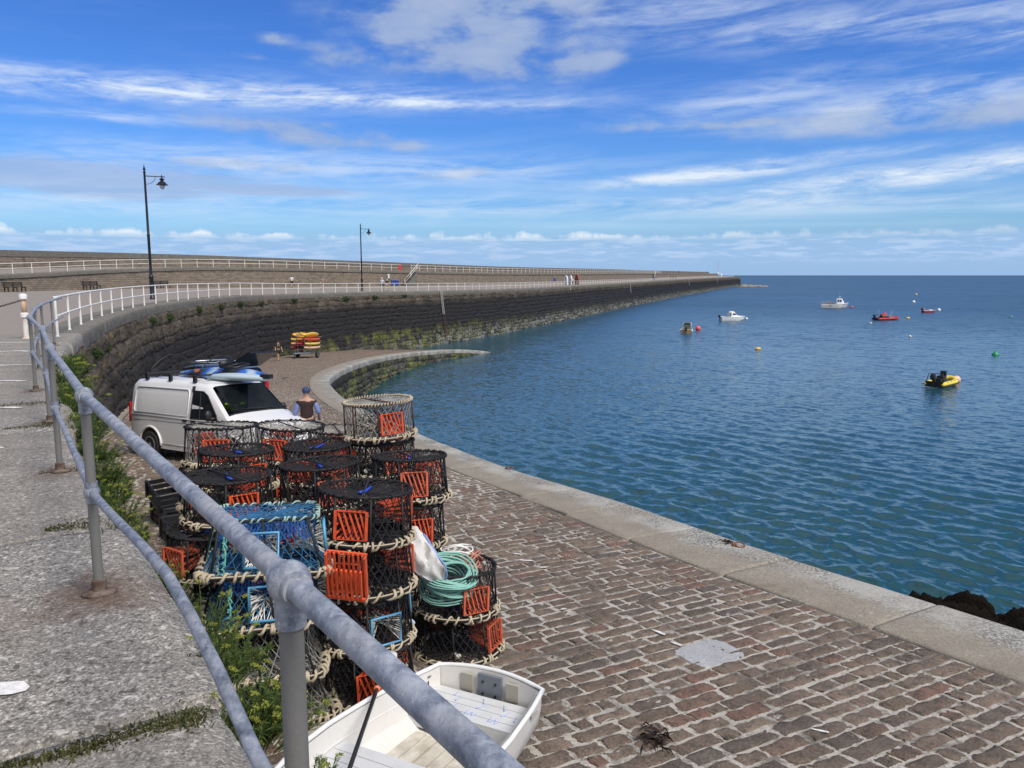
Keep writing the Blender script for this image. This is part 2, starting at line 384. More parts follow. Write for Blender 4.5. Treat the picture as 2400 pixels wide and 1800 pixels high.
def granite_mat(name, a, b_, spk=(.6, .58, .55), scale=1.0, stain=None, edge=None, cont=1.0):
    m_, t, b, P_ = custom(name)
    at = t.new('ShaderNodeAttribute', attribute_name='rnd').outputs['Color']; r, g, bb = t.xyz(at)
    n1 = t.noise(P_, 55*scale, 3, .7); n2 = t.noise(P_, 2.0, 5, .6); n3 = t.noise(P_, 130*scale, 2, .6)
    c = t.mix(t.mapr(n1, .3, .7, 0, 1), a, b_)
    n5 = t.noise(P_, 42*scale, 2, .5, dist=.4)
    c = t.mix(t.mapr(n3, .56, .66, 0, .75*cont), c, spk)
    c = t.mix(t.mapr(n3, .44, .36, 0, .75*cont), c, tuple(x*.25 for x in a))
    c = t.mix(t.mapr(n5, .60, .68, 0, .8*cont), c, spk)
    c = t.mix(t.mapr(n5, .40, .33, 0, .75*cont), c, tuple(x*.3 for x in a))
    c = t.mix(t.mapr(n2, .3, .7, .0, .5), c, tuple(x*.62 for x in a))
    c = t.mix(t.mapr(r, 0, 1, 0, .3), c, (.24, .21, .17))
    if edge:   # lichen and dirt along the outer half of the stones, sand-coloured inner half
        o_ = t.mapr(t.m('ADD', g, t.m('MULTIPLY', t.m('SUBTRACT', t.noise(P_, 1.4, 6, .7), .5), .9)), .30, .62, 1, 0, interp='SMOOTHSTEP')
        lc = t.mix(t.mapr(t.noise(P_, 30, 5, .8), .47, .58, 0, 1), (.045, .045, .04), (.55, .55, .52))
        lc = t.mix(t.mapr(t.noise(P_, 1.1, 3, .6), .4, .62, 0, .8), lc, (.42, .41, .37))
        c = t.mix(t.m('MULTIPLY', o_, t.mapr(t.noise(P_, .55, 3, .6), .34, .55, .35, .95)), c, lc)
        c = t.mix(t.mapr(t.noise(P_, .8, 6, .7), .62, .72, 0, .6), c, (.13, .085, .05))
    if stain:
        for (sx, sy, rad, col, amt) in stain:
            d = t.new('ShaderNodeVectorMath', operation='DISTANCE'); t.put(d.inputs[0], P_); d.inputs[1].default_value = (sx, sy, 0)
            f = t.m('MULTIPLY', t.mapr(t.m('ADD', d.outputs['Value'], t.m('MULTIPLY', t.m('SUBTRACT', t.noise(P_, 5, 5, .65), .5), rad*1.6)), rad, rad*.2, 0, 1), amt)
            c = t.mix(f, c, col)
    t.put(b.inputs['Base Color'], c); b.inputs['Roughness'].default_value = .9; b.inputs['Specular IOR Level'].default_value = .25
    t.put(b.inputs['Normal'], t.bump(t.m('ADD', n1, t.m('MULTIPLY', n3, .6)), .8, .006/scale))
    return m_
M_wall = stone_wall_mat()
M_gran = granite_mat('deck_granite', (.175, .165, .150), (.36, .34, .305), (.72, .69, .63), .62, stain=[(-2.15, 3.82, .42, (.11, .06, .035), .75), (-3.82, 6.34, .35, (.13, .085, .055), .6), (-5.25, 8.6, .3, (.12, .06, .04), .6), (-6.85, 10.95, .3, (.12, .05, .035), .6), (-2.75, 3.25, .6, (.24, .17, .11), .3)])
M_cope = granite_mat('coping_granite', (.135, .128, .11), (.225, .212, .185), (.33, .32, .29), .3)
M_kerb = granite_mat('kerb_granite', (.24, .21, .165), (.37, .33, .265), (.56, .53, .46), .6, edge=True, cont=.5)
def sett_mat():
    m_, t, b, P_ = custom('sett_stone')
    at = t.new('ShaderNodeAttribute', attribute_name='rnd').outputs['Color']; r, g, bb = t.xyz(at)
    n1 = t.noise(P_, 48, 5, .8); n2 = t.noise(P_, 8, 6, .7); n3 = t.noise(P_, .5, 3, .6)
    c = t.mix(r, (.150, .112, .084), (.245, .187, .142))
    c = t.mix(t.mapr(g, .86, .94, 0, .8), c, (.21, .115, .085))
    c = t.mix(t.mapr(bb, .8, 1, 0, .7), c, (.10, .095, .085))
    c = t.mix(t.mapr(n2, .45, .64, 0, .7), c, (.050, .044, .036))
    c = t.mix(t.mapr(n1, .52, .66, 0, .7), c, (.34, .28, .23))
    c = t.mix(t.mapr(n1, .46, .34, 0, .7), c, (.04, .033, .028))
    c = t.mix(t.mapr(n3, .45, .7, 0, .35), c, (.07, .062, .055))
    t.put(b.inputs['Base Color'], c); b.inputs['Roughness'].default_value = .85; b.inputs['Specular IOR Level'].default_value = .3
    t.put(b.inputs['Normal'], t.bump(t.m('ADD', t.m('MULTIPLY', n1, .45), n2), 1.0, .035))
    return m_
M_sett = sett_mat()
def mortar_mat():
    m_, t, b, P_ = custom('lime_mortar')
    n1 = t.noise(P_, 70, 4, .7); n2 = t.noise(P_, 1.7, 5, .65)
    c = t.mix(t.mapr(n1, .3, .7, 0, 1), (.28, .26, .22), (.62, .58, .52))
    c = t.mix(t.mapr(n2, .50, .66, 0, .85), c, (.075, .065, .052)); c = t.mix(t.mapr(t.noise(P_, 9, 4, .7), .5, .62, 0, .7), c, (.10, .088, .07)); c = t.mix(t.mapr(t.xyz(P_)[1], 15, 40, 0, .6), c, (.14, .115, .095))
    t.put(b.inputs['Base Color'], c); b.inputs['Roughness'].default_value = .95
    t.put(b.inputs['Normal'], t.bump(n1, .8, .015))
    return m_
M_mort = mortar_mat()
def paving_mat():
    m_, t, b, P_ = custom('deck_paving')
    v = t.new('ShaderNodeMapping'); t.put(v.inputs[0], P_); v.inputs['Rotation'].default_value = (0, 0, R(-35)); v.inputs['Scale'].default_value = (1, 1, 1)
    br = t.new('ShaderNodeTexBrick'); t.put(br.inputs['Vector'], v.outputs[0]); br.inputs['Scale'].default_value = 2.2; br.inputs['Mortar Size'].default_value = .03
    br.inputs['Color1'].default_value = (.22, .185, .15, 1); br.inputs['Color2'].default_value = (.28, .24, .20, 1); br.inputs['Mortar'].default_value = (.20, .175, .15, 1)
    n2 = t.noise(P_, .25, 5, .65); n1 = t.noise(P_, 12, 4, .7)
    c = t.mix(t.mapr(n2, .35, .7, 0, .5), br.outputs[0], (.22, .2, .18))
    c = t.mix(t.mapr(n1, .4, .7, 0, .35), c, (.38, .34, .3))
    t.put(b.inputs['Base Color'], c); b.inputs['Roughness'].default_value = .9
    t.put(b.inputs['Normal'], t.bump(n1, .6, .02))
    return m_
M_pave = paving_mat()
def course_mat():
    m_, t, b, P_ = custom('promenade_masonry')
    uv = t.new('ShaderNodeTexCoord').outputs['UV']
    br = t.new('ShaderNodeTexBrick'); t.put(br.inputs['Vector'], uv); br.inputs['Scale'].default_value = 1; br.inputs['Mortar Size'].default_value = .022
    br.inputs['Brick Width'].default_value = .62; br.inputs['Row Height'].default_value = .22; br.inputs['Mortar Smooth'].default_value = .3; br.offset_frequency = 2
    br.inputs['Color1'].default_value = (.17, .145, .115, 1); br.inputs['Color2'].default_value = (.30, .25, .195, 1); br.inputs['Mortar'].default_value = (.07, .06, .05, 1)
    n1 = t.noise(P_, 4, 5, .7); n2 = t.noise(P_, .25, 4, .6); n4 = t.noise(t.com(t.m('MULTIPLY', t.xyz(uv)[0], .8), t.m('MULTIPLY', t.xyz(uv)[1], .1), 0), 1, 4, .6)
    c = t.mix(t.mapr(n1, .4, .7, 0, .45), br.outputs[0], (.12, .095, .075))
    c = t.mix(t.mapr(n2, .4, .7, 0, .4), c, (.25, .185, .125))
    c = t.mix(t.mapr(n4, .62, .72, 0, .55), c, (.05, .045, .04))
    t.put(b.inputs['Base Color'], c); b.inputs['Roughness'].default_value = .9
    t.put(b.inputs['Normal'], t.bump(t.m('ADD', br.outputs['Fac'], t.m('MULTIPLY', n1, -.4)), .8, -.03))
    return m_
M_course = course_mat()

# ---------------------------------------------------------------- masonry of real blocks
def masonry(path, s0, s1, ztop, zbot, batter, hgt, lng, gu, gv, bul, name, parent, topoff=0.0, seed=1, jit=.25, side=1):
    """rough-faced blocks in courses. ztop(s), zbot(s) arrays; batter: outward metres per metre down"""
    r_ = np.random.default_rng(seed); Vs = []; Fs = []; As = []; o = 0
    zt_max = max(ztop(np.linspace(s0, s1, 60))); zb_min = min(zbot(np.linspace(s0, s1, 60)))
    h = topoff; k = 0
    uu = np.linspace(0, 1, gu); vv = np.linspace(0, 1, gv); U, Vv = np.meshgrid(uu, vv)   # (gv, gu)
    base_f = np.array([(a*gu + b_, a*gu + b_ + 1, (a + 1)*gu + b_ + 1, (a + 1)*gu + b_) for a in range(gv - 1) for b_ in range(gu - 1)])
    prof = (1 - np.abs(2*U - 1)**7)*(1 - np.abs(2*Vv - 1)**6)
    wob = [r_.uniform(0, 6.3) for _ in range(4)]
    while h < zt_max - zb_min:
        ch = hgt*r_.uniform(1 - jit, 1 + jit); s = s0 - r_.uniform(0, lng)
        while s < s1:
            L = lng*r_.uniform(.55, 1.5); sa, sb = max(s, s0), min(s + L, s1); s += L
            if sb - sa < .12: continue
            mid = (sa + sb)/2
            if ztop(mid) - h < zbot(mid) - .1: continue
            g_ = .012
            S_ = sa + g_ + (sb - sa - 2*g_)*U
            w = lambda q_, hh: .05*np.sin(q_*.55 + wob[0] + hh*1.3) + .03*np.sin(q_*1.7 + wob[1] + hh*3)
            if h <= topoff: w0 = np.zeros_like(S_)
            else: w0 = w(S_, h)
            H_ = h + w0*(1 - Vv) + (ch + w(S_, h + ch))*Vv
            P_ = path.at(S_); N_ = path.nrm(S_)*side
            amp = bul*r_.uniform(.4, 1.3)
            dd = amp*prof + prof*bul*.62*r_.standard_normal((gv, gu)) + (U - .5)*r_.uniform(-.6, .6)*bul*(prof > 0) - .03 + r_.uniform(-.02, .03)*(prof > 0)
            out_ = batter*H_ + dd
            X = P_[..., 0] + N_[..., 0]*out_; Yy = P_[..., 1] + N_[..., 1]*out_; Z_ = ztop(S_) - H_
            Vs.append(np.stack([X, Yy, Z_], -1).reshape(-1, 3)); Fs.append(base_f + o); o += gu*gv
            As.append(np.tile(r_.random(3), (gu*gv, 1)))
        h += ch; k += 1
    return np_mesh(name, np.concatenate(Vs), np.concatenate(Fs), M_wall, parent, smooth=True, attr=np.concatenate(As))
zt_edge = lambda s: EDGE.at(s)[..., 2]
def zb_edge(s):
    p = EDGE.at(s); return np.maximum(ZW - .5, np.where(p[..., 1] < 112, 1.65 - 3.4 - .06*p[..., 1] - .25, ZW - .5))
wall = thing('harbour_wall', 'long curving breakwater wall of dark rough stone blocks with weed and barnacles', 'wall', (0, 0, 0))
sA, sB, sC = EDGE.near(-12.6, 22.4), EDGE.near(-22.6, 58), EDGE.near(-1, 137.4)
sD = EDGE.near(35, 241)
s00 = EDGE.near(3.6, -3.9)
masonry(EDGE, s00, sA, zt_edge, zb_edge, .07, .42, .72, 7, 6, .075, 'masonry', wall, .36, 3)
masonry(EDGE, sA, sB, zt_edge, zb_edge, .12, .60, 1.05, 9, 8, .075, 'masonry', wall, .50, 4)
masonry(EDGE, sB, sC, zt_edge, zb_edge, .12, .60, 1.15, 6, 6, .075, 'masonry', wall, .50, 5)
masonry(EDGE, sC, sD, zt_edge, zb_edge, .12, .60, 1.2, 4, 4, .12, 'masonry', wall, .50, 6)
masonry(EDGE, sD, EDGE.L, zt_edge, zb_edge, .12, .62, 1.9, 4, 4, .16, 'masonry', wall, .50, 8)
masonry(HEADLINE, 0, HEADLINE.L, lambda s: HEADLINE.at(s)[..., 2], lambda s: np.full(np.shape(s), ZW - .5), .12, .62, 1.9, 4, 4, .16, 'masonry', wall, .50, 9)
# dark packing behind the block faces
def strip(name, A, B, m_, parent=None, uvs=None, attr=None, smooth=True):
    A = np.asarray(A, float); B = np.asarray(B, float); n = len(A)
    V = np.concatenate([A, B]); F = np.array([(i, i + 1, n + i + 1, n + i) for i in range(n - 1)])
    return np_mesh(name, V, F, m_, parent, smooth=smooth, uv=uvs, attr=attr)
M_dark = mat('joint_packing', (.012, .011, .010), .95)
s_ = np.arange(s00, EDGE.L, 1.0); p_ = EDGE.at(s_); n_ = EDGE.nrm(s_)
zb = zb_edge(s_); bt = np.where(s_ < sA, .07, .12)
A = np.stack([p_[:, 0] - n_[:, 0]*.12, p_[:, 1] - n_[:, 1]*.12, p_[:, 2] - .1], 1)
of = (p_[:, 2] - zb)*bt - .07
B = np.stack([p_[:, 0] + n_[:, 0]*of, p_[:, 1] + n_[:, 1]*of, zb], 1)
strip('core', A, B, M_dark, wall)

# ---------------------------------------------------------------- slabs: granite paving of the near deck, and coping stones
def slabs(path, cuts, wid, thick, name, parent, m_, over=.0, top=0.0, seed=2, nu=5, nv=7, round_=.06, jitter=.06, inward=True, zf=None, bumpy=.008, gap=.012, two=False):
    """stones laid across a path: rounded outer edge, real joints"""
    r_ = np.random.default_rng(seed); Vs = []; Fs = []; As = []; o = 0
    for a, b_ in zip(cuts[:-1], cuts[1:]):
        ov = over + r_.uniform(-jitter, jitter); dz_ = r_.uniform(-.008, .008)
        us = np.array([0, .02] + list(np.linspace(.08, .92, nu - 2)) + [.98, 1.0]); us = np.concatenate([[0], us, [1]]); us = a + gap + (b_ - a - 2*gap)*us
        w = wid(0.5*(a + b_)) if callable(wid) else wid
        # cross profile: (distance inward from outer face, z)
        ra = round_
        prof = [(-ov, -thick), (-ov - .01, -thick*.55), (-ov, -ra*1.6), (-ov + ra*.35, -ra*.5), (-ov + ra*1.3, -.006)] + [(x, 0) for x in np.linspace(-ov + ra*2.5, w - .04, nv)] + [(w, -.02), (w, -.08)]
        prof = np.array(prof); S_, K_ = np.meshgrid(us, np.arange(len(prof)), indexing='ij')
        P_ = path.at(S_); N_ = path.nrm(S_)
        d = prof[K_.astype(int), 0]; z = prof[K_.astype(int), 1].copy()
        endm = np.zeros(len(us)); endm[0] = endm[-1] = 1
        z = np.where(endm[:, None] > 0, -thick, z - (np.roll(endm, 1)[:, None]*(np.arange(len(us))[:, None] > 0) + np.roll(endm, -1)[:, None])*min(.012, thick*.02)) + dz_ + r_.normal(0, bumpy*.5, z.shape)*(d > 0)*(1 - endm[:, None])
        d = d + r_.normal(0, bumpy, d.shape)
        zz = (P_[..., 2] if P_.shape[-1] > 2 else slip_z(P_[..., 1])) + top
        X = P_[..., 0] - N_[..., 0]*d; Yy = P_[..., 1] - N_[..., 1]*d
        if zf is not None: zz = zf(X, Yy) + top
        Vs.append(np.stack([X, Yy, zz + z], -1).reshape(-1, 3)); n2 = len(prof); n1 = len(us)
        Fs.append(np.array([(i*n2 + j, (i + 1)*n2 + j, (i + 1)*n2 + j + 1, i*n2 + j + 1) for i in range(n1 - 1) for j in range(n2 - 1)]) + o)
        rr = r_.random(3); At = np.tile(rr, (n1*n2, 1)); At[:, 1] = np.clip(d/w, 0, 1).ravel()
        As.append(At); o += n1*n2
    return np_mesh(name, np.concatenate(Vs), np.concatenate(Fs), m_, parent, smooth=True, attr=np.concatenate(As))
def cuts(a, b_, lo, hi, seed):
    r_ = random.Random(seed); c = [a]
    while c[-1] < b_: c.append(c[-1] + r_.uniform(lo, hi))
    return c
near_cuts = [s00, EDGE.near(2.1, -1.75), EDGE.near(.4, .75), EDGE.near(-1.12, 2.82), EDGE.near(-2.62, 5.1), EDGE.near(-3.55, 6.5), EDGE.near(-4.75, 8.3), EDGE.near(-5.85, 10.1), EDGE.near(-7.1, 12.0), EDGE.near(-8.4, 14.4), EDGE.near(-9.6, 16.5), EDGE.near(-10.9, 19), sA]
gp = slabs(EDGE, near_cuts, 3.4, .36, 'paving', None, M_gran, over=.02, nu=11, nv=16, round_=.10, jitter=.06, seed=5); tag(gp, kind='structure')
# second row of slabs behind, and the broad deck
cop = slabs(EDGE, cuts(sA, sC, 1.2, 2.0, 6), 1.3, .50, 'coping', wall, M_cope, over=.05, seed=6, nu=4, nv=4, round_=.08, jitter=.03)
cop2 = slabs(EDGE, cuts(sC, EDGE.L, 2.0, 3.2, 6), 1.3, .50, 'coping', wall, M_cope, over=.05, seed=6, nu=3, nv=3, round_=.08, jitter=.03)
cop3 = slabs(HEADLINE, cuts(0, HEADLINE.L - 1, 2.0, 3.2, 6), 1.3, .50, 'coping', wall, M_cope, over=.05, seed=6, nu=3, nv=3, round_=.08, jitter=.03)
# broad deck: strips from the edge inward
s_ = np.concatenate([np.arange(s00, sC, .8), np.arange(sC, EDGE.L, 3.0), [EDGE.L]]); p_ = EDGE.at(s_); n_ = EDGE.nrm(s_)
rows = []
for k, d in enumerate((.45, 1.2, 2.4, 3.6, 5.0)):
    rows.append(np.stack([p_[:, 0] - n_[:, 0]*d, p_[:, 1] - n_[:, 1]*d, p_[:, 2] - .05 + (.045 if d > 3.5 else 0)*(s_ < sA) + .047*((s_ >= sA) & (d > 1.3))], 1))
ti = np.interp(s_, [s00, EDGE.near(-12, 21), EDGE.near(-21.2, 49.5), EDGE.near(-23, 70), EDGE.near(-17, 99), EDGE.near(-1, 137), EDGE.near(35, 241), EDGE.near(86, 387), EDGE.L],
               [INNER.near(-60, 20), INNER.near(-57, 40), INNER.near(-50.6, 78), INNER.near(-43, 106), INNER.near(-31.5, 124), INNER.near(-20.6, 140) + 12, INNER.near(28, 250), INNER.near(71, 378), INNER.L])
pi_ = INNER.at(ti)
for w in (.33, .66, 1.0):
    a = rows[4]; e = np.stack([pi_[:, 0] - .3, pi_[:, 1], pi_[:, 2] - .01], 1)
    rows.append(a + (e - a)*w) if w > .0 else None
V = np.concatenate(rows); n = len(s_)
F = np.array([(k*n + i, k*n + i + 1, (k + 1)*n + i + 1, (k + 1)*n + i) for k in range(len(rows) - 1) for i in range(n - 1)])
tag(np_mesh('pier_deck', V, F, M_pave, None, smooth=True), kind='structure')
# pier head deck
hp = HEADLINE.p; c0 = np.array([[180, 660, .05]]); 
V = np.concatenate([hp*[1, 1, 1], c0]); k = len(hp)
np_me = MB(); np_me.add(list(V), [(i, i + 1, k) for i in range(k - 1)] + [])
tag(np_me.build('pier_head_deck', M_pave), kind='structure')

# ---------------------------------------------------------------- promenade wall, promenade, parapet
pw = thing('promenade_wall', 'retaining wall of small brown stone courses under the white upper railing', 'wall')
s_ = np.arange(0, INNER.L, 1.0); p_ = INNER.at(s_); n_ = INNER.nrm(s_)
A = np.stack([p_[:, 0], p_[:, 1], p_[:, 2] - .2], 1); B = np.stack([p_[:, 0] - n_[:, 0]*.1, p_[:, 1] - n_[:, 1]*.1, p_[:, 3] - .42], 1)
uv = np.concatenate([np.stack([s_, p_[:, 2] - .2], 1), np.stack([s_, p_[:, 3] - .42], 1)])
strip('courses', A, B, M_course, pw, uvs=uv)
C3 = Path(np.stack([INNER.p[:, 0], INNER.p[:, 1], INNER.p[:, 3]], 1), 1.0)
slabs(C3, cuts(0, C3.L, 1.3, 2.1, 16), .9, .44, 'coping', pw, M_cope, over=.03, seed=16, nu=3, nv=3, round_=.05, jitter=.015)
e1 = INNER.at(INNER.L); e2 = PARA.at(PARA.L)
mb = MB(); mb.add([(e1[0], e1[1], -.3), (e2[0] - 6, e2[1] + 4, -.3), (e2[0] - 6, e2[1] + 4, 2.85), (e1[0], e1[1], 2.85)], [(0, 1, 2, 3)]); mb.build('end_wall', M_course, pw)
pa = thing('parapet_wall', 'tall sea parapet of grey brown masonry with smooth pale top band behind promenade', 'wall')
t_ = np.linspace(0, 1, 320); a_ = INNER.at(t_*INNER.L); b_ = PARA.at(t_*PARA.L)
na = INNER.nrm(t_*INNER.L)
lo = np.stack([a_[:, 0] - na[:, 0]*.6, a_[:, 1] - na[:, 1]*.6, a_[:, 3] - .012], 1); hi = np.stack([b_[:, 0], b_[:, 1], a_[:, 3] + .03], 1)
tag(strip('promenade', lo, hi, M_pave, None), kind='structure')
sp = t_*PARA.L
A = hi.copy(); A[:, 2] -= .1; B = b_[:, [0, 1, 3]].copy(); Mid = B.copy(); Mid[:, 2] -= .75
strip('courses', A, Mid, M_course, pa, uvs=np.concatenate([np.stack([sp, A[:, 2]], 1), np.stack([sp, Mid[:, 2]], 1)]))
nb = PARA.nrm(sp)
Mo = Mid.copy(); Mo[:, :2] += nb*.06; Bo = B.copy(); Bo[:, :2] += nb*.05
strip('top_band', Mo, Bo, M_cope, pa)
strip('ledge', Mid, Mo, M_cope, pa)
Bb = B.copy(); Bb[:, :2] -= nb*1.6
strip('top_band', Bo, Bb, M_cope, pa)
Cc = Bb.copy(); Cc[:, 2] = -9
strip('sea_face', Bb, Cc, M_wall, pa)

# ---------------------------------------------------------------- slipway: mortar bed, setts, kerb stones, retaining wall
NR = 1500
FOOT = []   # wall foot line on the ramp
s_ = np.linspace(s00, EDGE.near(-9.0, 117), 500); p_ = EDGE.at(s_); n_ = EDGE.nrm(s_)
bt = np.where(s_ < sA, .07, .12); of = (p_[:, 2] - slip_z(p_[:, 1]))*bt - .05
fx = np.stack([p_[:, 0] + n_[:, 0]*of, p_[:, 1] + n_[:, 1]*of], 1)
FOOT = Path(fx, .25)
# pairs of matching points foot <-> kerb
pairs = [((3.9, -3.6), (10.0, -1.7)), ((1.2, .3), (7.15, 3.1)), ((-1.3, 3.7), (4.5, 7.2)), ((-5.6, 9.9), (.78, 13.3)), ((-9.6, 16.9), (-3.95, 22.6)), ((-14.6, 28.5), (-10.0, 37.8)), ((-19, 43), (-11.62, 43.6)), ((-21.6, 58), (-13.5, 56.5)), ((-22.3, 70), (-13.9, 69.8)),
         ((-20.6, 85), (-12.6, 82.6)), ((-16, 99), (-9.5, 91.6)), ((-11.5, 108), (-5.7, 98.6)), ((-8.5, 114.5), (1.2, 109))]
fs_ = [FOOT.near(*a) for a, b_ in pairs]; ks_ = [KERB_IN.near(*b_) for a, b_ in pairs]
kk = np.arange(ks_[0], ks_[-1], .1); ff = np.interp(kk, ks_, fs_)
# even the row spacing using the mean of both sides
Lp = FOOT.at(ff)[:, :2]; Rp = KERB_IN.at(kk)[:, :2]; mid = (Lp + Rp)/2
ms = arc(mid); PITCH = .175; nrow = int(ms[-1]/PITCH); mt = np.arange(nrow + 1)*PITCH
kk = np.interp(mt, ms, kk); ff = np.interp(mt, ms, ff)
kk = np.convolve(np.pad(kk, 40, mode='reflect', reflect_type='odd'), np.ones(81)/81, 'valid'); ff = np.convolve(np.pad(ff, 40, mode='reflect', reflect_type='odd'), np.ones(81)/81, 'valid')
Lp = FOOT.at(ff)[:, :2]; Rp = KERB_IN.at(kk)[:, :2]
A = np.concatenate([Lp, slip_z(Lp[:, 1:2]) + .001], 1); B = np.concatenate([Rp, slip_z(Rp[:, 1:2]) + .001], 1)
tag(strip('slipway', A, B, M_mort), kind='structure')
def setts():
    r_ = np.random.default_rng(11); Vs = []; Fs = []; As = []; o = 0
    MH = np.array([2.02, 7.42]); 
    for i in range(nrow):
        L0, L1, R0, R1 = Lp[i], Lp[i + 1], Rp[i], Rp[i + 1]
        W_ = np.linalg.norm((R0 + R1 - L0 - L1)/2); ymid = (L0[1] + R0[1])/2
        if (L0[1] < 1 and R0[1] < 2.5): continue
        near = ymid < 13; midd = ymid < 30
        x = r_.uniform(0, .25)*.5; lng = .36 if ymid < 60 else .5
        phase = r_.uniform(0, 6.28)
        while x < W_ - .05:
            l = min(lng*r_.choice([.5, .75, .95, 1.1, 1.35, 1.6]), W_ - x)
            if W_ - x - l < .12: l = W_ - x
            a, b_ = x/W_, (x + l)/W_; x += l
            cpt = L0 + (R0 - L0)*(a + b_)/2
            dm = cpt - MH; uu_, vv_ = dm[0]*.846 + dm[1]*.533, -dm[0]*.5 + dm[1]*.865
            if abs(uu_) < .30 and abs(vv_) < .20: continue
            gx, gy = (9, 7) if near else ((5, 4) if midd else (4, 3))
            mg = r_.uniform(.05, .12) if near else .11; my = r_.choice([.04, .08, .12, .2])
            gxm = r_.choice([.004, .008, .014, .022])/l
            us = np.concatenate([[0, .05], np.linspace(.13, .87, gx - 4), [.95, 1]]) if gx >= 7 else np.concatenate([[0], np.linspace(.12, .88, gx - 2), [1]])
            vs = np.concatenate([[0, .09], np.linspace(.22, .78, gy - 4), [.91, 1]]) if gy >= 7 else np.concatenate([[0], np.linspace(.2, .8, gy - 2), [1]])
            U, V_ = np.meshgrid(us, vs)
            edge = np.minimum(1, np.minimum(np.minimum(U, 1 - U)/.10, np.minimum(V_, 1 - V_)/.2))
            hgt = .013*np.clip(edge, 0, 1)**.4 - .010*(edge <= 0) + r_.uniform(-.006, .004)
            if near:
                hgt = hgt + (edge > .3)*r_.normal(0, .0045, U.shape) + .006*(U - .5)*r_.uniform(-1, 1) + .006*(V_ - .5)*r_.uniform(-1, 1)
            u = a + (b_ - a)*(gxm + (1 - 2*gxm)*U); v = my*.5 + (1 - my)*V_
            # ragged outline
            if near or midd:
                u = u + (edge < .6)*r_.normal(0, .009/W_, U.shape); v = v + (edge < .6)*r_.normal(0, .045, U.shape)
            wobv = .10*np.sin(u*W_*.9 + phase*0 + i*.13)*1.0
            a0 = L0[None, None] + (R0 - L0)[None, None]*u[..., None]; a1 = L1[None, None] + (R1 - L1)[None, None]*u[..., None]
            XY = a0 + (a1 - a0)*(v + wobv)[..., None]
            Z_ = slip_z(XY[..., 1]) + hgt
            Vs.append(np.concatenate([XY, Z_[..., None]], -1).reshape(-1, 3)); n1, n2 = U.shape[1], U.shape[0]
            Fs.append(np.array([(p*n1 + q_, p*n1 + q_ + 1, (p + 1)*n1 + q_ + 1, (p + 1)*n1 + q_) for p in range(n2 - 1) for q_ in range(n1 - 1)]) + o)
            As.append(np.tile(r_.random(3), (n1*n2, 1))); o += n1*n2
    return np_mesh('slipway_setts', np.concatenate(Vs), np.concatenate(Fs), M_sett, None, smooth=True, attr=np.concatenate(As))
tag(setts(), kind='structure')
def kw(s):
    p = KERB_OUT.at(s); return float(np.min(np.linalg.norm(KERB_IN.p - p[None, :2], axis=1))) - .02
kerb_sl = slabs(KERB_OUT, cuts(.5, KERB_OUT.L - 1, 1.4, 2.3, 21), kw, .42, 'slipway_kerb', None, M_kerb, over=0, top=.03, seed=21, nu=6, nv=6, round_=.05, jitter=.012, zf=lambda X, Y_: slip_z(Y_), bumpy=.004, gap=.007)
tag(kerb_sl, kind='structure')
sw = thing('slipway_wall', 'low curved stone wall with green weed under the pale slipway kerb', 'wall')
masonry(KERB_OUT, .5, KERB_OUT.L - 1, lambda s: slip_z(KERB_OUT.at(s)[..., 1]), lambda s: np.full(np.shape(s), ZW - .4), .10, .5, .95, 6, 5, .10, 'masonry', sw, .40, 31)
s_ = np.arange(.5, KERB_OUT.L - 1, .5); p_ = KERB_OUT.at(s_); n_ = KERB_OUT.nrm(s_); z_ = slip_z(p_[:, 1])
of = (z_ - ZW + .4)*.10 - .08
strip('core', np.stack([p_[:, 0] - n_[:, 0]*.12, p_[:, 1] - n_[:, 1]*.12, z_ - .1], 1), np.stack([p_[:, 0] + n_[:, 0]*of, p_[:, 1] + n_[:, 1]*of, z_*0 + ZW - .4], 1), M_dark, sw)
tk = slabs(FOOT, cuts(FOOT.near(-12, 22), FOOT.near(-10, 111), .8, 1.5, 8), -.28, .02, 'wall_foot_kerb', None, M_kerb, top=.03, seed=9, nu=3, nv=3, round_=.01, jitter=.01, zf=lambda X, Y_: slip_z(Y_))
tag(tk, kind='structure')

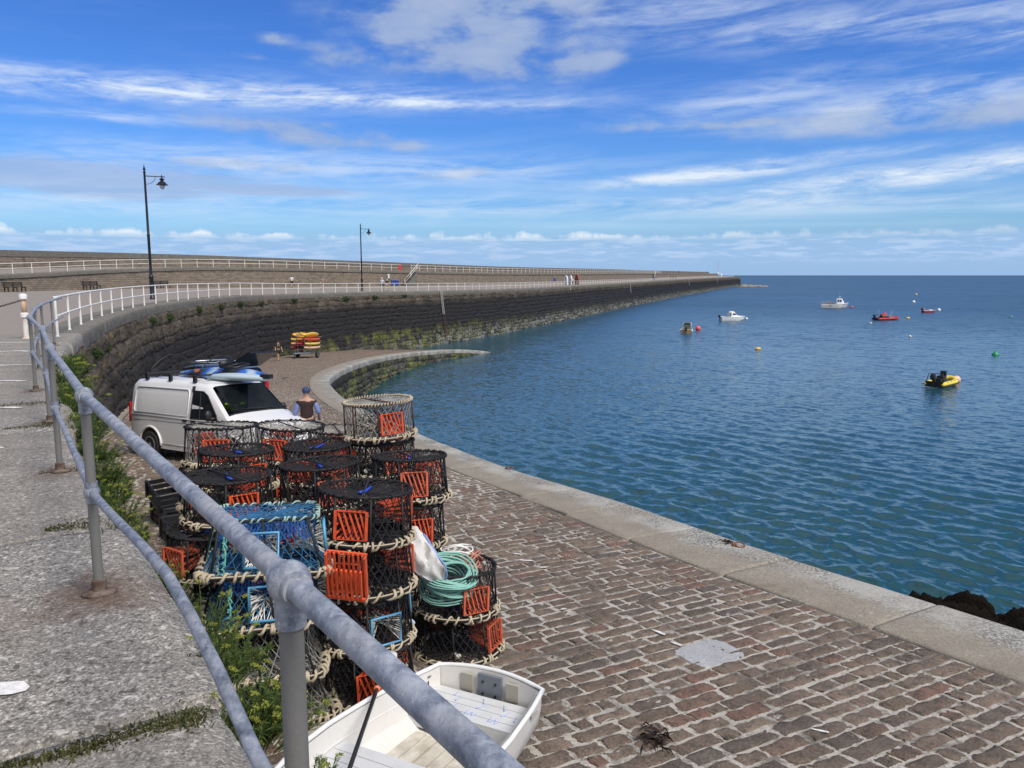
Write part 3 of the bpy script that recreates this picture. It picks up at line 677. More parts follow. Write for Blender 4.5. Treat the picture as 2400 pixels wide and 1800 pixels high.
# ---------------------------------------------------------------- the sea
def water_mat():
    m_, t, b, P_ = custom('sea_water')
    x, y, z = t.xyz(P_)
    ln = t.m('SQRT', t.m('ADD', t.m('MULTIPLY', x, x), t.m('MULTIPLY', y, y)))
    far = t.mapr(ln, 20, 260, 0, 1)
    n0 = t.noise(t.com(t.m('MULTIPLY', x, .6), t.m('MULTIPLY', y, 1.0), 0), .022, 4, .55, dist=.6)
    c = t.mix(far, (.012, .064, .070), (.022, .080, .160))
    c = t.mix(t.mapr(n0, .35, .7, 0, .5), c, (.007, .046, .060))
    t.put(b.inputs['Base Color'], c); t.put(b.inputs['Roughness'], t.mapr(ln, 25, 260, .06, .40)); b.inputs['IOR'].default_value = 1.48
    def rip(scale, sx, sy, rot, det=3):
        m0 = t.new('ShaderNodeMapping'); t.put(m0.inputs[0], P_); m0.inputs['Rotation'].default_value = (0, 0, R(rot)); mp = t.new('ShaderNodeMapping'); t.put(mp.inputs[0], m0.outputs[0]); mp.inputs['Scale'].default_value = (sx, sy, 1)
        nd = t.new('ShaderNodeTexNoise'); t.put(nd.inputs['Vector'], mp.outputs[0]); nd.inputs['Scale'].default_value = scale; nd.inputs['Detail'].default_value = det; nd.inputs['Roughness'].default_value = .6; nd.inputs['Distortion'].default_value = .5
        return nd.outputs['Color']
    # wind ripples as slopes of the surface, in fixed sizes of the place
    nm = t.new('ShaderNodeNewGeometry').outputs['Normal']
    acc = nm
    for sc, rot, lo, hi, r0, r1 in ((5, 38, .20, .10, 25, 120), (2.2, 30, .20, .32, 22, 70), (.7, 24, .0, .34, 40, 140), (.17, 14, .0, .26, 90, 350), (.03, 8, 0, .14, 250, 900)):
        v = t.new('ShaderNodeVectorMath', operation='SUBTRACT'); t.put(v.inputs[0], rip(sc, .55, 1.45, rot)); v.inputs[1].default_value = (.5, .5, .5)
        k = t.m('MULTIPLY', t.mapr(ln, r0, r1, lo, hi), t.mapr(n0, .3, .7, .55, 1.35))
        w = t.new('ShaderNodeVectorMath', operation='SCALE'); t.put(w.inputs[0], v.outputs[0]); t.put(w.inputs['Scale'], t.m('MULTIPLY', k, 2.4))
        f = t.new('ShaderNodeVectorMath', operation='MULTIPLY'); t.put(f.inputs[0], w.outputs[0]); f.inputs[1].default_value = (1, 1, 0)
        ad = t.new('ShaderNodeVectorMath', operation='ADD'); t.put(ad.inputs[0], acc); t.put(ad.inputs[1], f.outputs[0]); acc = ad.outputs[0]
    nz = t.new('ShaderNodeVectorMath', operation='NORMALIZE'); t.put(nz.inputs[0], acc); nb = nz.outputs[0]
    t.put(b.inputs['Normal'], nb)
    return m_
def sea():
    # rings of a fan that widen with distance, real waves where they can be resolved
    rad = [3.0, 5.0, 7.0, 9.0]
    while rad[-1] < 9000: rad.append(rad[-1]*1.0 + max(.06, rad[-1]**2/6500 if rad[-1] < 400 else rad[-1]*.09))
    rad = np.array(rad); th = np.linspace(R(-64), R(64), 1150)
    Rr, T = np.meshgrid(rad, th, indexing='ij'); X = Rr*np.sin(T); Y_ = Rr*np.cos(T)
    r_ = np.random.default_rng(5); Z_ = np.zeros_like(X); DX = np.zeros_like(X); DY = np.zeros_like(X); dr = np.gradient(rad)[:, None]; da = Rr*(th[1] - th[0]); sp = np.maximum(dr, da)
    wd = R(217)
    for k in range(70):
        lam = .24*(2.0/.24)**(k/69.0); a = wd + r_.normal(0, .62); kx, ky = math.cos(a)*2*PI/lam, math.sin(a)*2*PI/lam
        amp = .0076*lam**.95*r_.uniform(.6, 1.4)*(1 if lam < 1.1 else .75)
        fade = np.clip((lam/sp - 2.2)/2.5, 0, 1)
        ph = kx*X + ky*Y_ + r_.uniform(0, 6.28); Z_ += amp*fade*np.sin(ph); cc = amp*fade*np.cos(ph); DX += cc*math.cos(a); DY += cc*math.sin(a)
    Z_ = Z_ + .55*Z_*np.abs(Z_)/.12*0 + 0
    X = X + DX*1.1; Y_ = Y_ + DY*1.1
    V = np.stack([X, Y_, ZW + Z_], -1).reshape(-1, 3); n2 = len(th); n1 = len(rad)
    i, j = np.meshgrid(np.arange(n1 - 1), np.arange(n2 - 1), indexing='ij'); q_ = (i*n2 + j).ravel()
    F = np.stack([q_, q_ + n2, q_ + n2 + 1, q_ + 1], 1)
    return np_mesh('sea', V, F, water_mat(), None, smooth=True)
tag(sea(), kind='structure')
mb = MB(); mb.add([(-20000, -20000, ZW - .6), (20000, -20000, ZW - .6), (20000, 20000, ZW - .6), (-20000, 20000, ZW - .6)], [(0, 1, 2, 3)])
tag(mb.build('sea_bed', mat('sea_floor', (.01, .03, .04), .9)), kind='structure')
# ---------------------------------------------------------------- ground heights for things that stand on the deck
from mathutils.bvhtree import BVHTree
def bvh(*names):
    v = []; f = []; o = 0
    for n_ in names:
        me = D.objects[n_].data
        v += [x.co.copy() for x in me.vertices]; f += [tuple(i + o for i in p.vertices) for p in me.polygons]; o += len(me.vertices)
    return BVHTree.FromPolygons(v, f)
DECK = bvh('pier_deck', 'paving'); PROM = bvh('promenade')
def gz(x, y, tree=None):
    h = (tree or DECK).ray_cast(Vector((x, y, 20)), Vector((0, 0, -1)))
    return h[0].z if h[0] is not None else 0.0

M_galv = D.materials.new('galvanised_steel')
def _galv():
    M_galv.use_nodes = True; t = NT(M_galv.node_tree); b = t.n['Principled BSDF']; P_ = t.new('ShaderNodeTexCoord').outputs['Object']
    mp = t.new('ShaderNodeMapping'); t.put(mp.inputs[0], P_); mp.inputs['Rotation'].default_value = (0, 0, R(-36)); mp.inputs['Scale'].default_value = (1.0, .22, 1.0)
    n0 = t.noise(P_, 16, 7, .7, dist=.3); n4 = t.noise(mp.outputs[0], 55, 3, .6); n1 = t.m('ADD', t.m('MULTIPLY', n0, .72), t.m('MULTIPLY', n4, .28)); n2 = t.noise(P_, 90, 4, .65); n3 = t.noise(P_, 4.5, 4, .6)
    c = t.ramp(n1, [(.33, (.085, .10, .135)), (.46, (.20, .225, .275)), (.55, (.32, .35, .405)), (.70, (.47, .485, .51))])
    c = t.mix(t.mapr(n3, .5, .7, 0, .6), c, (.37, .37, .36))
    c = t.mix(t.mapr(n2, .60, .70, 0, .5), c, (.62, .63, .64)); c = t.mix(t.mapr(n2, .40, .32, 0, .5), c, (.10, .10, .11)); c = t.mix(t.mapr(t.noise(P_, 11, 6, .75), .66, .74, 0, .6), c, (.20, .15, .11))
    t.put(b.inputs['Base Color'], c); b.inputs['Metallic'].default_value = .15; t.put(b.inputs['Roughness'], t.mapr(n1, .35, .65, .45, .75))
    t.put(b.inputs['Normal'], t.bump(n2, .5, .003))
_galv(); MATS['galvanised_steel'] = M_galv
M_post = mat('galvanised_post', (.185, .18, .165), .65, .0, var=.35, vscale=3, bump=.0015, bscale=80)
M_white = mat('white_paint', (.80, .79, .75), .45, var=.05, dirt=(.42, .27, .14), dscale=1.3, damt=.35)
M_rust = mat('rust', (.17, .075, .04), .9, var=.4, vscale=30, bump=.004, bscale=60)
M_black = mat('black_paint', (.012, .013, .018), .35, var=.2)
M_blkplast = mat('black_plastic', (.014, .014, .016), .5)
M_rubber = mat('tyre_rubber', (.018, .018, .019), .85, bump=.002, bscale=60)
M_wht = mat('white_gelcoat', (.78, .79, .78), .25, coat=.3)
M_glass = mat('dark_glass', (.012, .016, .02), .06, spec=.8)

# ---------------------------------------------------------------- galvanised railing beside the camera
G = [(2.95, -3.25), (1.27, -.92), (-.44, 1.45), (-2.15, 3.82), (-3.82, 6.34), (-5.25, 8.6), (-6.85, 10.95), (-8.35, 13.5), (-9.6, 15.75), (-10.85, 18.2), (-12.0, 20.6)]
gr = thing('galvanised_railing', 'bare galvanised two-rail tube railing with ball joints along the near deck edge', 'railing')
def seg_pts(P_, z, n=6):
    out_ = []
    for a, b_ in zip(P_[:-1], P_[1:]):
        for i in range(n): t = i/n; out_.append((a[0] + (b_[0] - a[0])*t, a[1] + (b_[1] - a[1])*t, z))
    out_.append((*P_[-1], z)); return out_
mb = MB(); mb.tube(seg_pts(G, 1.05), .0237, 16); mb.build('top_rail', M_galv, gr, True)
bent = lambda s: float(np.interp(s, [0, .1, .2, .3, .4, .55, .8, 1], [.50, .525, .60, .652, .682, .655, .59, .55]))   # one bay of the lower rail is bent upward
rp_ = seg_pts(G[:3], .55)[:-1] + [(G[2][0] + (G[3][0] - G[2][0])*k/20, G[2][1] + (G[3][1] - G[2][1])*k/20, bent(k/20)) for k in range(20)] + seg_pts(G[3:], .55)
mb = MB(); mb.tube(rp_, .0185, 14); mb.build('middle_rail', M_galv, gr, True)
pb = MB(); pb.lathe([(.0245, .0), (.0245, 1.02)], 16)
ball = MB(); ball.ball((0, 0, 0), .043, 20, 14)
pm = bm_ = None
jt = MB(); dirn = Vector((-.585, .81, 0)); jt.ball((0, 0, 0), .0435, 20, 14); jt.tube([dirn*-.05, dirn*.05], .031, 16); jt.lathe([(.0245, -.095), (.031, -.09), (.031, -.03)], 16)
jt2 = MB(); jt2.ball((0, 0, 0), .040, 18, 12); jt2.tube([dirn*-.046, dirn*.046], .025, 14); jt2.lathe([(.031, -.055), (.031, .055)], 16)
fl = MB(); fl.lathe([(.085, 0), (.085, .010), (.07, .014), (.036, .018), (.036, .07), (.026, .075)], 20)
pr = None
for i, (x, y) in enumerate(G[:-1]):
    if pr is None:
        pr = pb.build('post', M_post, gr, True, 40); j1 = jt.build('ball_joint', M_galv, pr, True, 50); j2 = jt2.build('ball_joint', M_galv, pr, True, 50); f1 = fl.build('base_flange', mat('flange_rust', (.105, .065, .045), .9, var=.5, vscale=25, dirt=(.30, .26, .22), dscale=14, damt=.8, bump=.004, bscale=50), pr, True, 40)
        j1.location = (0, 0, 1.05); j2.location = (0, 0, .55); f1.location = (0, 0, 0.0); o = pr
    else: o = copy_tree(pr)
    o.location = (x, y, gz(x, y) + .002)
    for c in o.children:
        if c.name.startswith('ball'): c.location.z = (1.05 if c.location.z > .8 else .55) - o.location.z
# ---------------------------------------------------------------- white railings
def railing(name, label, path, s0, s1, off, zi, pitch, zfun=None, rp=.036, rr=.032, hgt=1.05):
    th = thing(name, label, 'railing'); s = np.arange(s0, s1 + .01, pitch); p = path.at(s); n_ = path.nrm(s)
    X = p[:, 0] - n_[:, 0]*off; Y_ = p[:, 1] - n_[:, 1]*off; Z_ = p[:, zi]
    if zfun: Z_ = np.array([zfun(a, b_) for a, b_ in zip(X, Y_)])
    sf = np.arange(s0, s1, .7) if s1 - s0 < 300 else np.concatenate([np.arange(s0, s0 + 150, .7), np.arange(s0 + 150, s1, 3)]); pf = path.at(sf); nf = path.nrm(sf)
    zf = np.interp(sf, s, Z_)
    for h, nm, r_ in ((hgt, 'top_rail', rr), (hgt*.52, 'middle_rail', rr*.85)):
        m_ = MB(); m_.tube([(a, b_, c + h) for a, b_, c in zip(pf[:, 0] - nf[:, 0]*off, pf[:, 1] - nf[:, 1]*off, zf)], r_, 8); m_.build(nm, M_white, th, True)
    m_ = MB(); m_.lathe([(rp*1.35, 0), (rp*1.35, .03), (rp, .04), (rp, hgt), (rp*1.3, hgt), (rp*1.3, hgt + .02), (rp*.7, hgt + .035)], 8)
    o = None; rest = MB(); stub = MB()
    for i in range(len(s)):
        if i < 100:
            if o is None: o = m_.build('post', M_white, th, True, 45); q_ = o
            else: q_ = o.copy(); COL.objects.link(q_)
            q_.location = (X[i], Y_[i], Z_[i])
        else:
            rest.lathe([(rp*1.2, -.02), (rp*1.2, hgt)], 6, (X[i], Y_[i], Z_[i]))
    if rest.v: tag(rest.build('post', M_white, th, True), kind='stuff')
    return th
sW = EDGE.near(-12.0, 20.9)
railing('white_railing', 'white painted two-rail railing running along the lower breakwater deck edge', EDGE, sW, EDGE.near(191, 667), .42, 2, 2.85)
sS = INNER.near(-18.3, 143.3)
railing('upper_railing', 'white railing on the promenade wall, from the left to the lifebuoy', INNER, 0, sS - 2.2, .3, 3, 2.6)
railing('upper_railing', 'white railing on the promenade wall, right of the stair, running far out', INNER, sS, INNER.near(74, 385), .3, 3, 2.6)

# stairs from the deck to the promenade, with their handrail
def stair(s_top, drop, run, label, lab2):
    th = thing('stone_stairs', label, 'stairs'); n_st = 14; m_ = MB()
    p0 = INNER.at(s_top); zt = p0[3]; zb = zt - drop
    for i in range(n_st):
        a = s_top - run*i/n_st; b_ = s_top - run*(i + 1)/n_st; z = zt - drop*(i + 1)/n_st + .02
        pa_, pb_ = INNER.at(a), INNER.at(b_); na_, nb_ = INNER.nrm(a), INNER.nrm(b_)
        q_ = [(pa_[0], pa_[1]), (pb_[0], pb_[1]), (pb_[0] + nb_[0]*1.2, pb_[1] + nb_[1]*1.2), (pa_[0] + na_[0]*1.2, pa_[1] + na_[1]*1.2)]
        m_.add([(x, y, zb - .4) for x, y in q_] + [(x, y, z) for x, y in q_], [(3, 2, 1, 0), (4, 5, 6, 7), (0, 1, 5, 4), (1, 2, 6, 5), (2, 3, 7, 6), (3, 0, 4, 7)])
    m_.build('steps', M_cope, th)
    hr = thing('stair_handrail', lab2, 'handrail')
    def pt(f, h):
        p = INNER.at(s_top - run*f); n_ = INNER.nrm(s_top - run*f); return (p[0] + n_[0]*1.1, p[1] + n_[1]*1.1, zt - drop*f + h)
    m_ = MB(); m_.tube([pt(-.12, 1.05), pt(1.0, 1.0)], .04, 8); m_.build('rail', M_white, hr, True)
    m_ = MB(); m_.tube([pt(-.12, .55), pt(1.0, .5)], .035, 8); m_.build('rail', M_white, hr, True)
    for f in (0, .5, 1.0):
        m_ = MB(); m_.tube([pt(f, -.05), pt(f, 1.02)], .04, 8); m_.build('post', M_white, hr, True)
stair(sS - .1, 2.6, 3.6, 'stone steps against the promenade wall beside the blue bins', 'white sloping handrail of the steps beside the blue bins')
s2 = INNER.near(64.5, 355)
stair(s2, 2.45, 3.6, 'distant stone steps far out along the promenade wall', 'white sloping handrail of the distant steps far out')

# lifebuoy board hung on the upper railing
p = INNER.at(sS - 3.4); n_ = INNER.nrm(sS - 3.4); a_ = math.atan2(n_[1], n_[0])
lb = thing('lifebuoy', 'red lifebuoy on a red board hung on the upper white railing', 'lifebuoy', (p[0] - n_[0]*.22, p[1] - n_[1]*.22, p[3] + .55), a_ - PI/2 + PI)
mb = MB(); mb.box((0, 0, 0), (1.0, .03, 1.0)); mb.build('board', mat('red_board', (.45, .06, .05), .5), lb)
mb = MB(); mb.tube([(.32*math.cos(k*PI/10), .08, .32*math.sin(k*PI/10)) for k in range(20)], .07, 8, True); mb.build('ring', mat('buoy_red', (.62, .10, .06), .5), lb, True)

# ---------------------------------------------------------------- lamp posts
def lamp():
    th = thing('lamp_post', 'tall black lamp post with a bracket and bell lantern, nearest on the deck', 'lamp post', group='black lamp posts along the breakwater')
    m_ = MB(); m_.lathe([(.19, 0), (.19, .12), (.15, .16), (.14, 1.45), (.17, 1.5), (.17, 1.56), (.11, 1.66), (.095, 1.75), (.09, 4.3), (.11, 4.34), (.11, 4.40), (.085, 4.45), (.07, 8.5), (.085, 8.55), (.085, 8.62)], 12); m_.build('pole', M_black, th, True, 50)
    m_ = MB(); m_.lathe([(.07, 8.6), (.03, 8.66), (.09, 8.72), (.09, 8.78), (.03, 8.95), (.008, 9.12)], 10); m_.build('finial', M_black, th, True)
    br = MB(); br.tube([(.05, 0, 8.32), (1.22, 0, 8.28)], .03, 8); br.tube([(.06, 0, 7.75)] + [(.06 + .62*math.sin(t*PI/2/8), 0, 8.28 - .5*math.cos(t*PI/2/8)) for t in range(9)], .016, 6); br.ball((1.26, 0, 8.28), .045, 8, 6); br.lathe([(.02, 8.2), (.05, 8.28), (.03, 8.36), (.008, 8.46)], 8, (1.1, 0, 0))
    br.build('bracket', M_black, th, True)
    ln = MB(); ln.lathe([(.38, 7.73), (.39, 7.75), (.27, 7.83), (.27, 7.87), (.22, 7.92), (.11, 7.98), (.10, 8.05), (.17, 8.10), (.17, 8.13), (.08, 8.17), (.03, 8.25)], 18, (1.1, 0, 0)); hd = ln.build('lantern_hood', M_black, th, True, 40)
    gl = MB(); gl.lathe([(.17, 7.75), (.175, 7.68), (.15, 7.56), (.09, 7.47), (.01, 7.44)], 16, (1.1, 0, 0)); gl.build('glass_bowl', mat('lamp_glass', (.55, .62, .70), .1, spec=.7), hd, True)
    return th
l1 = lamp(); l1.location = (-24.9, 53.6, gz(-24.9, 53.6)); l1.rotation_euler.z = R(8)
l2 = copy_tree(l1); l2.location = (-20.5, 106, gz(-20.5, 106)); l2.rotation_euler.z = R(2); l2['label'] = 'smaller-looking black lamp post farther off, between the strollers and the blue bin'

# ---------------------------------------------------------------- bollard post with chain, benches, bins, sign
bp = thing('bollard', 'rust-streaked white post with collar and cap at end of the chain', 'bollard', (-12.7, 20.1, gz(-12.7, 20.1)))
mb = MB(); mb.lathe([(.11, 0), (.11, .02), (.065, .03), (.065, .56)], 14); mb.build('lower_shaft', mat('rusty_white', (.74, .70, .64), .6, dirt=(.38, .16, .05), dscale=5, damt=.7), bp, True, 50)
mb = MB(); mb.lathe([(.065, .555), (.10, .56), (.10, .66), (.065, .68)], 14); mb.build('collar', M_white, bp, True, 40)
mb = MB(); mb.lathe([(.058, .675), (.052, 1.02)], 14); mb.build('upper_shaft', mat('rusty_shaft', (.55, .33, .17), .8, dirt=(.7, .64, .55), dscale=6, damt=.9), bp, True)
mb = MB(); mb.lathe([(.05, 1.02), (.095, 1.03), (.10, 1.12), (.085, 1.16), (.02, 1.175)], 14); mb.build('cap', M_white, bp, True, 50)
ch = MB(); x0 = Vector((-12.76, 20.1, 1.0)); x1 = Vector((-17.6, 19.2, 1.0))
nl = 70
for i in range(nl):
    t = (i + .5)/nl; c = x0.lerp(x1, t); c.z -= .42*(1 - (2*t - 1)**2); u = Vector((-.98, -.18, .42*4*(2*t - 1)/4.9)).normalized()
    sdv = u.orthogonal().normalized() if i % 2 else u.cross(u.orthogonal()).normalized()
    ch.tube([c + u*.05*math.cos(k*PI/3) + sdv*.022*math.sin(k*PI/3) for k in range(6)], .009, 4, True)
tag(ch.build('chain', mat('chain_iron', (.03, .026, .024), .8)), 'dark iron chain sagging to the left from the rusty white bollard', 'chain')
def bench(x, y, az, lab):
    th = thing('bench', lab, 'bench', (x, y, gz(x, y)), az, group='dark wooden benches along the promenade wall')
    wd = mat('bench_wood', (.035, .03, .027), .8, var=.4, vscale=8)
    m_ = MB()
    for k in range(4): m_.box((0, -.1 - .11*k, .46), (2.6, .09, .04))
    m_.build('seat', wd, th)
    m_ = MB()
    for k in range(4): m_.box((0, .02 + .03*k, .58 + .12*k), (2.6, .035, .09))
    m_.build('backrest', wd, th)
    for sx in (-1.1, 0, 1.1):
        m_ = MB(); m_.box((sx, -.42, .22), (.08, .08, .44)); m_.box((sx, 0, .45), (.08, .09, .9)); m_.box((sx, -.2, .42), (.07, .5, .07)); m_.build('leg', wd, th)
for (x, y), lab in zip(((-50.0, 77.0), (-48.3, 88), (-45.4, 99.4)), ('dark bench at far left edge against the promenade wall', 'dark bench against the promenade wall, midway between left edge and lamp post', 'dark bench just right of the tall lamp post base')):
    n_ = INNER.nrm(INNER.near(x, y)); bench(x + n_[0]*.5, y + n_[1]*.5, math.atan2(n_[1], n_[0]) + PI/2, lab)
def bin_(x, y, lab):
    th = thing('wheelie_bin', lab, 'bin', (x, y, gz(x, y)), R(20), group='blue bins on the breakwater')
    bl_ = mat('bin_blue', (.012, .05, .30), .45)
    m_ = MB(); m_.box((0, 0, .58), (.52, .60, .94), tap=1.12); m_.build('body', bl_, th)
    m_ = MB(); m_.box((0, 0, 1.09), (.64, .72, .06), tap=.92); m_.tube([(-.25, .38, 1.05), (.25, .38, 1.05)], .02, 6); m_.build('lid', bl_, th)
    for sx in (-.24, .24):
        m_ = MB(); m_.tube([(sx - .03, .28, .11), (sx + .03, .28, .11)], .11, 12); m_.build('wheel', M_blkplast, th, True, 40)
bin_(-20.9, 136.2, 'blue wheelie bin left of a pair at the foot of the stone steps'); bin_(-20.3, 136.9, 'blue wheelie bin right of the pair, at the foot of the stone steps')
bin_(11.2, 206, 'distant blue bin just left of the upright white boats'); bin_(60.6, 331, 'tiny far blue bin halfway along the distant pier')
s_s = INNER.near(-22.3, 137.6); p = INNER.at(s_s); n_ = INNER.nrm(s_s)
sg = thing('notice_sign', 'small white rectangular notice on the brown wall above the blue bins', 'sign', (p[0] + n_[0]*.16, p[1] + n_[1]*.16, 1.45), math.atan2(n_[1], n_[0]) + PI/2)
mb = MB(); mb.box((0, 0, 0), (.46, .02, .74)); mb.build('panel', mat('sign_white', (.72, .77, .78), .4), sg)
mb = MB()
for k in range(6): mb.box((0, -.012, .26 - .09*k), (.34, .006, .022))
mb.build('text_lines', mat('sign_grey', (.35, .42, .45), .5), sg)

# ---------------------------------------------------------------- wall ladders
def ladder(s, depth, lab, rusty=0.0, w=.42):
    p = EDGE.at(s); n_ = EDGE.nrm(s); tn = (-n_[1], n_[0])
    th = thing('wall_ladder', lab, 'ladder', (p[0], p[1], p[2]), math.atan2(n_[1], n_[0]), group='ladders down the breakwater wall')
    ga = mat('ladder_galv', (.55, .55, .53), .5, .2); L = depth
    def xo(h): return .22 + .12*h
    for sy in (-w/2, w/2):
        m_ = MB(); m_.bar((xo(0), sy, .1), (xo(L), sy, -L), .07, .05); m_.build('rail', ga, th)
    m_ = MB(); k = .3
    while k < L: m_.bar((xo(k), -w/2, -k), (xo(k), w/2, -k), .03); k += .3
    m_.build('rungs', ga, th)
    if rusty:
        m_ = MB()
        for sy in (-w/2, w/2): m_.bar((xo(L), sy, -L), (xo(L + rusty), sy, -L - rusty), .06, .05)
        k = L + .2
        while k < L + rusty: m_.bar((xo(k), -w/2, -k), (xo(k), w/2, -k), .03); k += .3
        m_.build('rusted_foot', mat('rusty_iron', (.10, .045, .02), .9, var=.4), th)
ladder(EDGE.near(-10.4, 113.6), 3.4, 'long pale ladder with rusted foot on the curve of the wall', 3.8)
ladder(EDGE.near(13, 177.5), 1.0, 'short stub of ladder high on the wall, below the upright boats', 0)
ladder(EDGE.near(37.7, 249), 3.2, 'pale ladder halfway along the straight breakwater wall', 2.5, .6)
ladder(EDGE.near(91.2, 401), 3.4, 'distant pale ladder, second from the pier head', 0, .7)
ladder(EDGE.near(141.6, 535), 3.6, 'farthest pale ladder nearest the pier head', 0, .8)

# ---------------------------------------------------------------- upright boats used as shelters, pier head mast and box
def upright_boat(x, y, h, w, kind, lab):
    p = Vector((x, y, gz(x, y))); th = thing('upright_boat', lab, 'boat', p, R(-62), group='small boats stood on end on the pier')
    def out_(t, s=1.0): return w/2*s*(1 - max(0, (t - .45)/.55)**2.2)**.5
    secs = []
    for t in [0, .12, .25, .4, .55, .68, .79, .88, .95, .995]:
        ww = max(.01, out_(t)); secs.append([(ww*math.cos(a), .12 + .55*math.sin(a)*(.5 + .5*ww/(w/2)), h*t) for a in [PI*k/10 for k in range(11)]])
    M_h = {0: M_wht, 1: M_wht, 2: mat('boat_red', (.36, .10, .07), .5)}[kind]
    m_ = MB(); m_.loft(secs, closed=False); m_.build('hull', M_h, th, True)
    m_ = MB(); ts = [0, .12, .25, .4, .55, .68, .79, .88, .95, 1.0]
    rim = [(-out_(t), .1, h*t) for t in ts] + [(out_(t), .1, h*t) for t in ts[::-1]]
    m_.tube(rim, .06, 6); m_.build('gunwale', M_h, th, True)
    if kind == 0:
        m_ = MB(); m_.prism([(x_, z_) for x_, _, z_ in rim], .03, Matrix(((1, 0, 0, 0), (0, 0, 1, .1), (0, 1, 0, 0), (0, 0, 0, 1)))); m_.build('door', mat('door_pale', (.62, .68, .70), .4), th)
        m_ = MB(); m_.box((0, .08, h*.45), (.09, .03, h*.85)); m_.build('door_gap', mat('navy', (.02, .04, .10), .5), th)
    else:
        m_ = MB(); m_.box((0, .35, .45), (w*.85, .4, .08)); m_.box((0, .4, h*.5), (w*.8, .06, .25)); m_.build('seat', mat('slate_paint', (.06, .09, .11), .6), th)
upright_boat(13.2, 192, 2.35, 1.25, 0, 'pale upright boat shut with a double door, leftmost of three')
upright_boat(14.6, 196, 2.35, 1.2, 1, 'white upright boat with dark seat inside, middle of three')
upright_boat(16.6, 200, 2.6, 1.7, 2, 'reddish open upright boat shelter, rightmost of three')
mz = gz(172.0, 646, PROM) or 2.8
mb_ = thing('signal_mast', 'thin grey mast with crossed yards at the pier head', 'mast', (171.5, 648, 2.85))
mb = MB(); mb.tube([(0, 0, .9), (0, 0, 6), (0, 0, 11.2)], [.22, .16, .06], 8); mb.build('pole', mat('mast_grey', (.42, .44, .46), .5), mb_)
mb = MB(); mb.tube([(-1.4, -.4, 7), (1.5, .4, 7.2)], .09, 6); mb.tube([(1.4, .4, 7.2), (1.1, .3, 4.8)], .05, 4); mb.tube([(-1.3, -.4, 7), (-.1, 0, 9.5)], .03, 4); mb.tube([(1.4, .4, 7), (.1, 0, 9.5)], .03, 4); mb.build('yard', mat('mast_grey', (.5, .5, .5), .5), mb_)
mb = MB(); mb.box((0, 0, .6), (2.0, 1.6, 1.2)); mb.build('base_block', M_wht, mb_)
cb = thing('light_cabinet', 'small white round-topped cabinet at pier head end wall', 'cabinet', (172.9, 642, gz(172.9, 642)))
mb = MB(); mb.lathe([(.7, 0), (.7, 2.0), (.5, 2.5), (.1, 2.7)], 12); mb.build('housing', M_wht, cb, True); mb = MB(); mb.box((-.2, -.68, .9), (.6, .1, 1.6)); mb.build('door', mat('door_pale', (.6, .6, .6), .4), cb)
# rock apron at the pier head
def rocks(name, cx, cy, rx, ry, h, m_, seed, n=26, zb=ZW - .3, rot=0):
    r_ = np.random.default_rng(seed); xs, ys = np.meshgrid(np.linspace(-1, 1, n*2), np.linspace(-1, 1, n)); hh = np.zeros_like(xs)
    for k in range(60):
        a, b_, rr = r_.uniform(-.85, .85), r_.uniform(-.8, .8), r_.uniform(.10, .34); d = np.sqrt((xs - a)**2 + ((ys - b_))**2)/rr
        hh = np.maximum(hh, np.clip(1 - d**2.2, 0, 1)*r_.uniform(.35, 1)*(1 - .45*abs(a)))
    hh += r_.normal(0, .035, hh.shape); c_, s_n = math.cos(rot), math.sin(rot)
    X = cx + xs*rx*c_ - ys*ry*s_n; Y_ = cy + xs*rx*s_n + ys*ry*c_
    V = np.stack([X, Y_, zb + hh*h], -1).reshape(-1, 3); n1, n2 = xs.shape
    F = np.array([(i*n2 + j, i*n2 + j + 1, (i + 1)*n2 + j + 1, (i + 1)*n2 + j) for i in range(n1 - 1) for j in range(n2 - 1)])
    return np_mesh(name, V, F, m_, None, smooth=True)
tag(rocks('pier_head_rocks', 209, 690, 16, 14, 2.3, mat('pale_rock', (.26, .23, .16), .9, var=.4, vscale=.5, bump=.2, bscale=2), 3), kind='structure')
M_weed = mat('black_weed', (.007, .005, .0035), .9, spec=.15, var=.6, vscale=4, bump=.06, bscale=14)
tag(rocks('weed_covered_rocks', 12.5, 19.9, 7.4, 1.7, 1.6, M_weed, 12, n=80, rot=R(-34)), kind='structure')

# ---------------------------------------------------------------- people
SKIN = mat('skin', (.46, .27, .19), .6)
def body_mesh(J, rad, edges, m_, name, parent, sub=1):
    me = D.meshes.new(name); me.from_pydata([Vector(j) for j in J], edges, []); o = D.objects.new(name, me); COL.objects.link(o)
    sk = o.modifiers.new('skin', 'SKIN'); sk.use_smooth_shade = True
    for v, r_ in zip(me.skin_vertices[0].data, rad): v.radius = r_ if hasattr(r_, '__len__') else (r_, r_)
    me.skin_vertices[0].data[0].use_root = True
    ss = o.modifiers.new('sub', 'SUBSURF'); ss.levels = ss.render_levels = sub
    dg = bpy.context.evaluated_depsgraph_get(); ev = o.evaluated_get(dg); nm = D.meshes.new_from_object(ev); D.objects.remove(o); D.meshes.remove(me)
    nm.name = name; nm.materials.clear(); nm.materials.append(m_); nm.polygons.foreach_set('use_smooth', [True]*len(nm.polygons))
    q_ = D.objects.new(name, nm); COL.objects.link(q_); q_.parent = parent; return q_
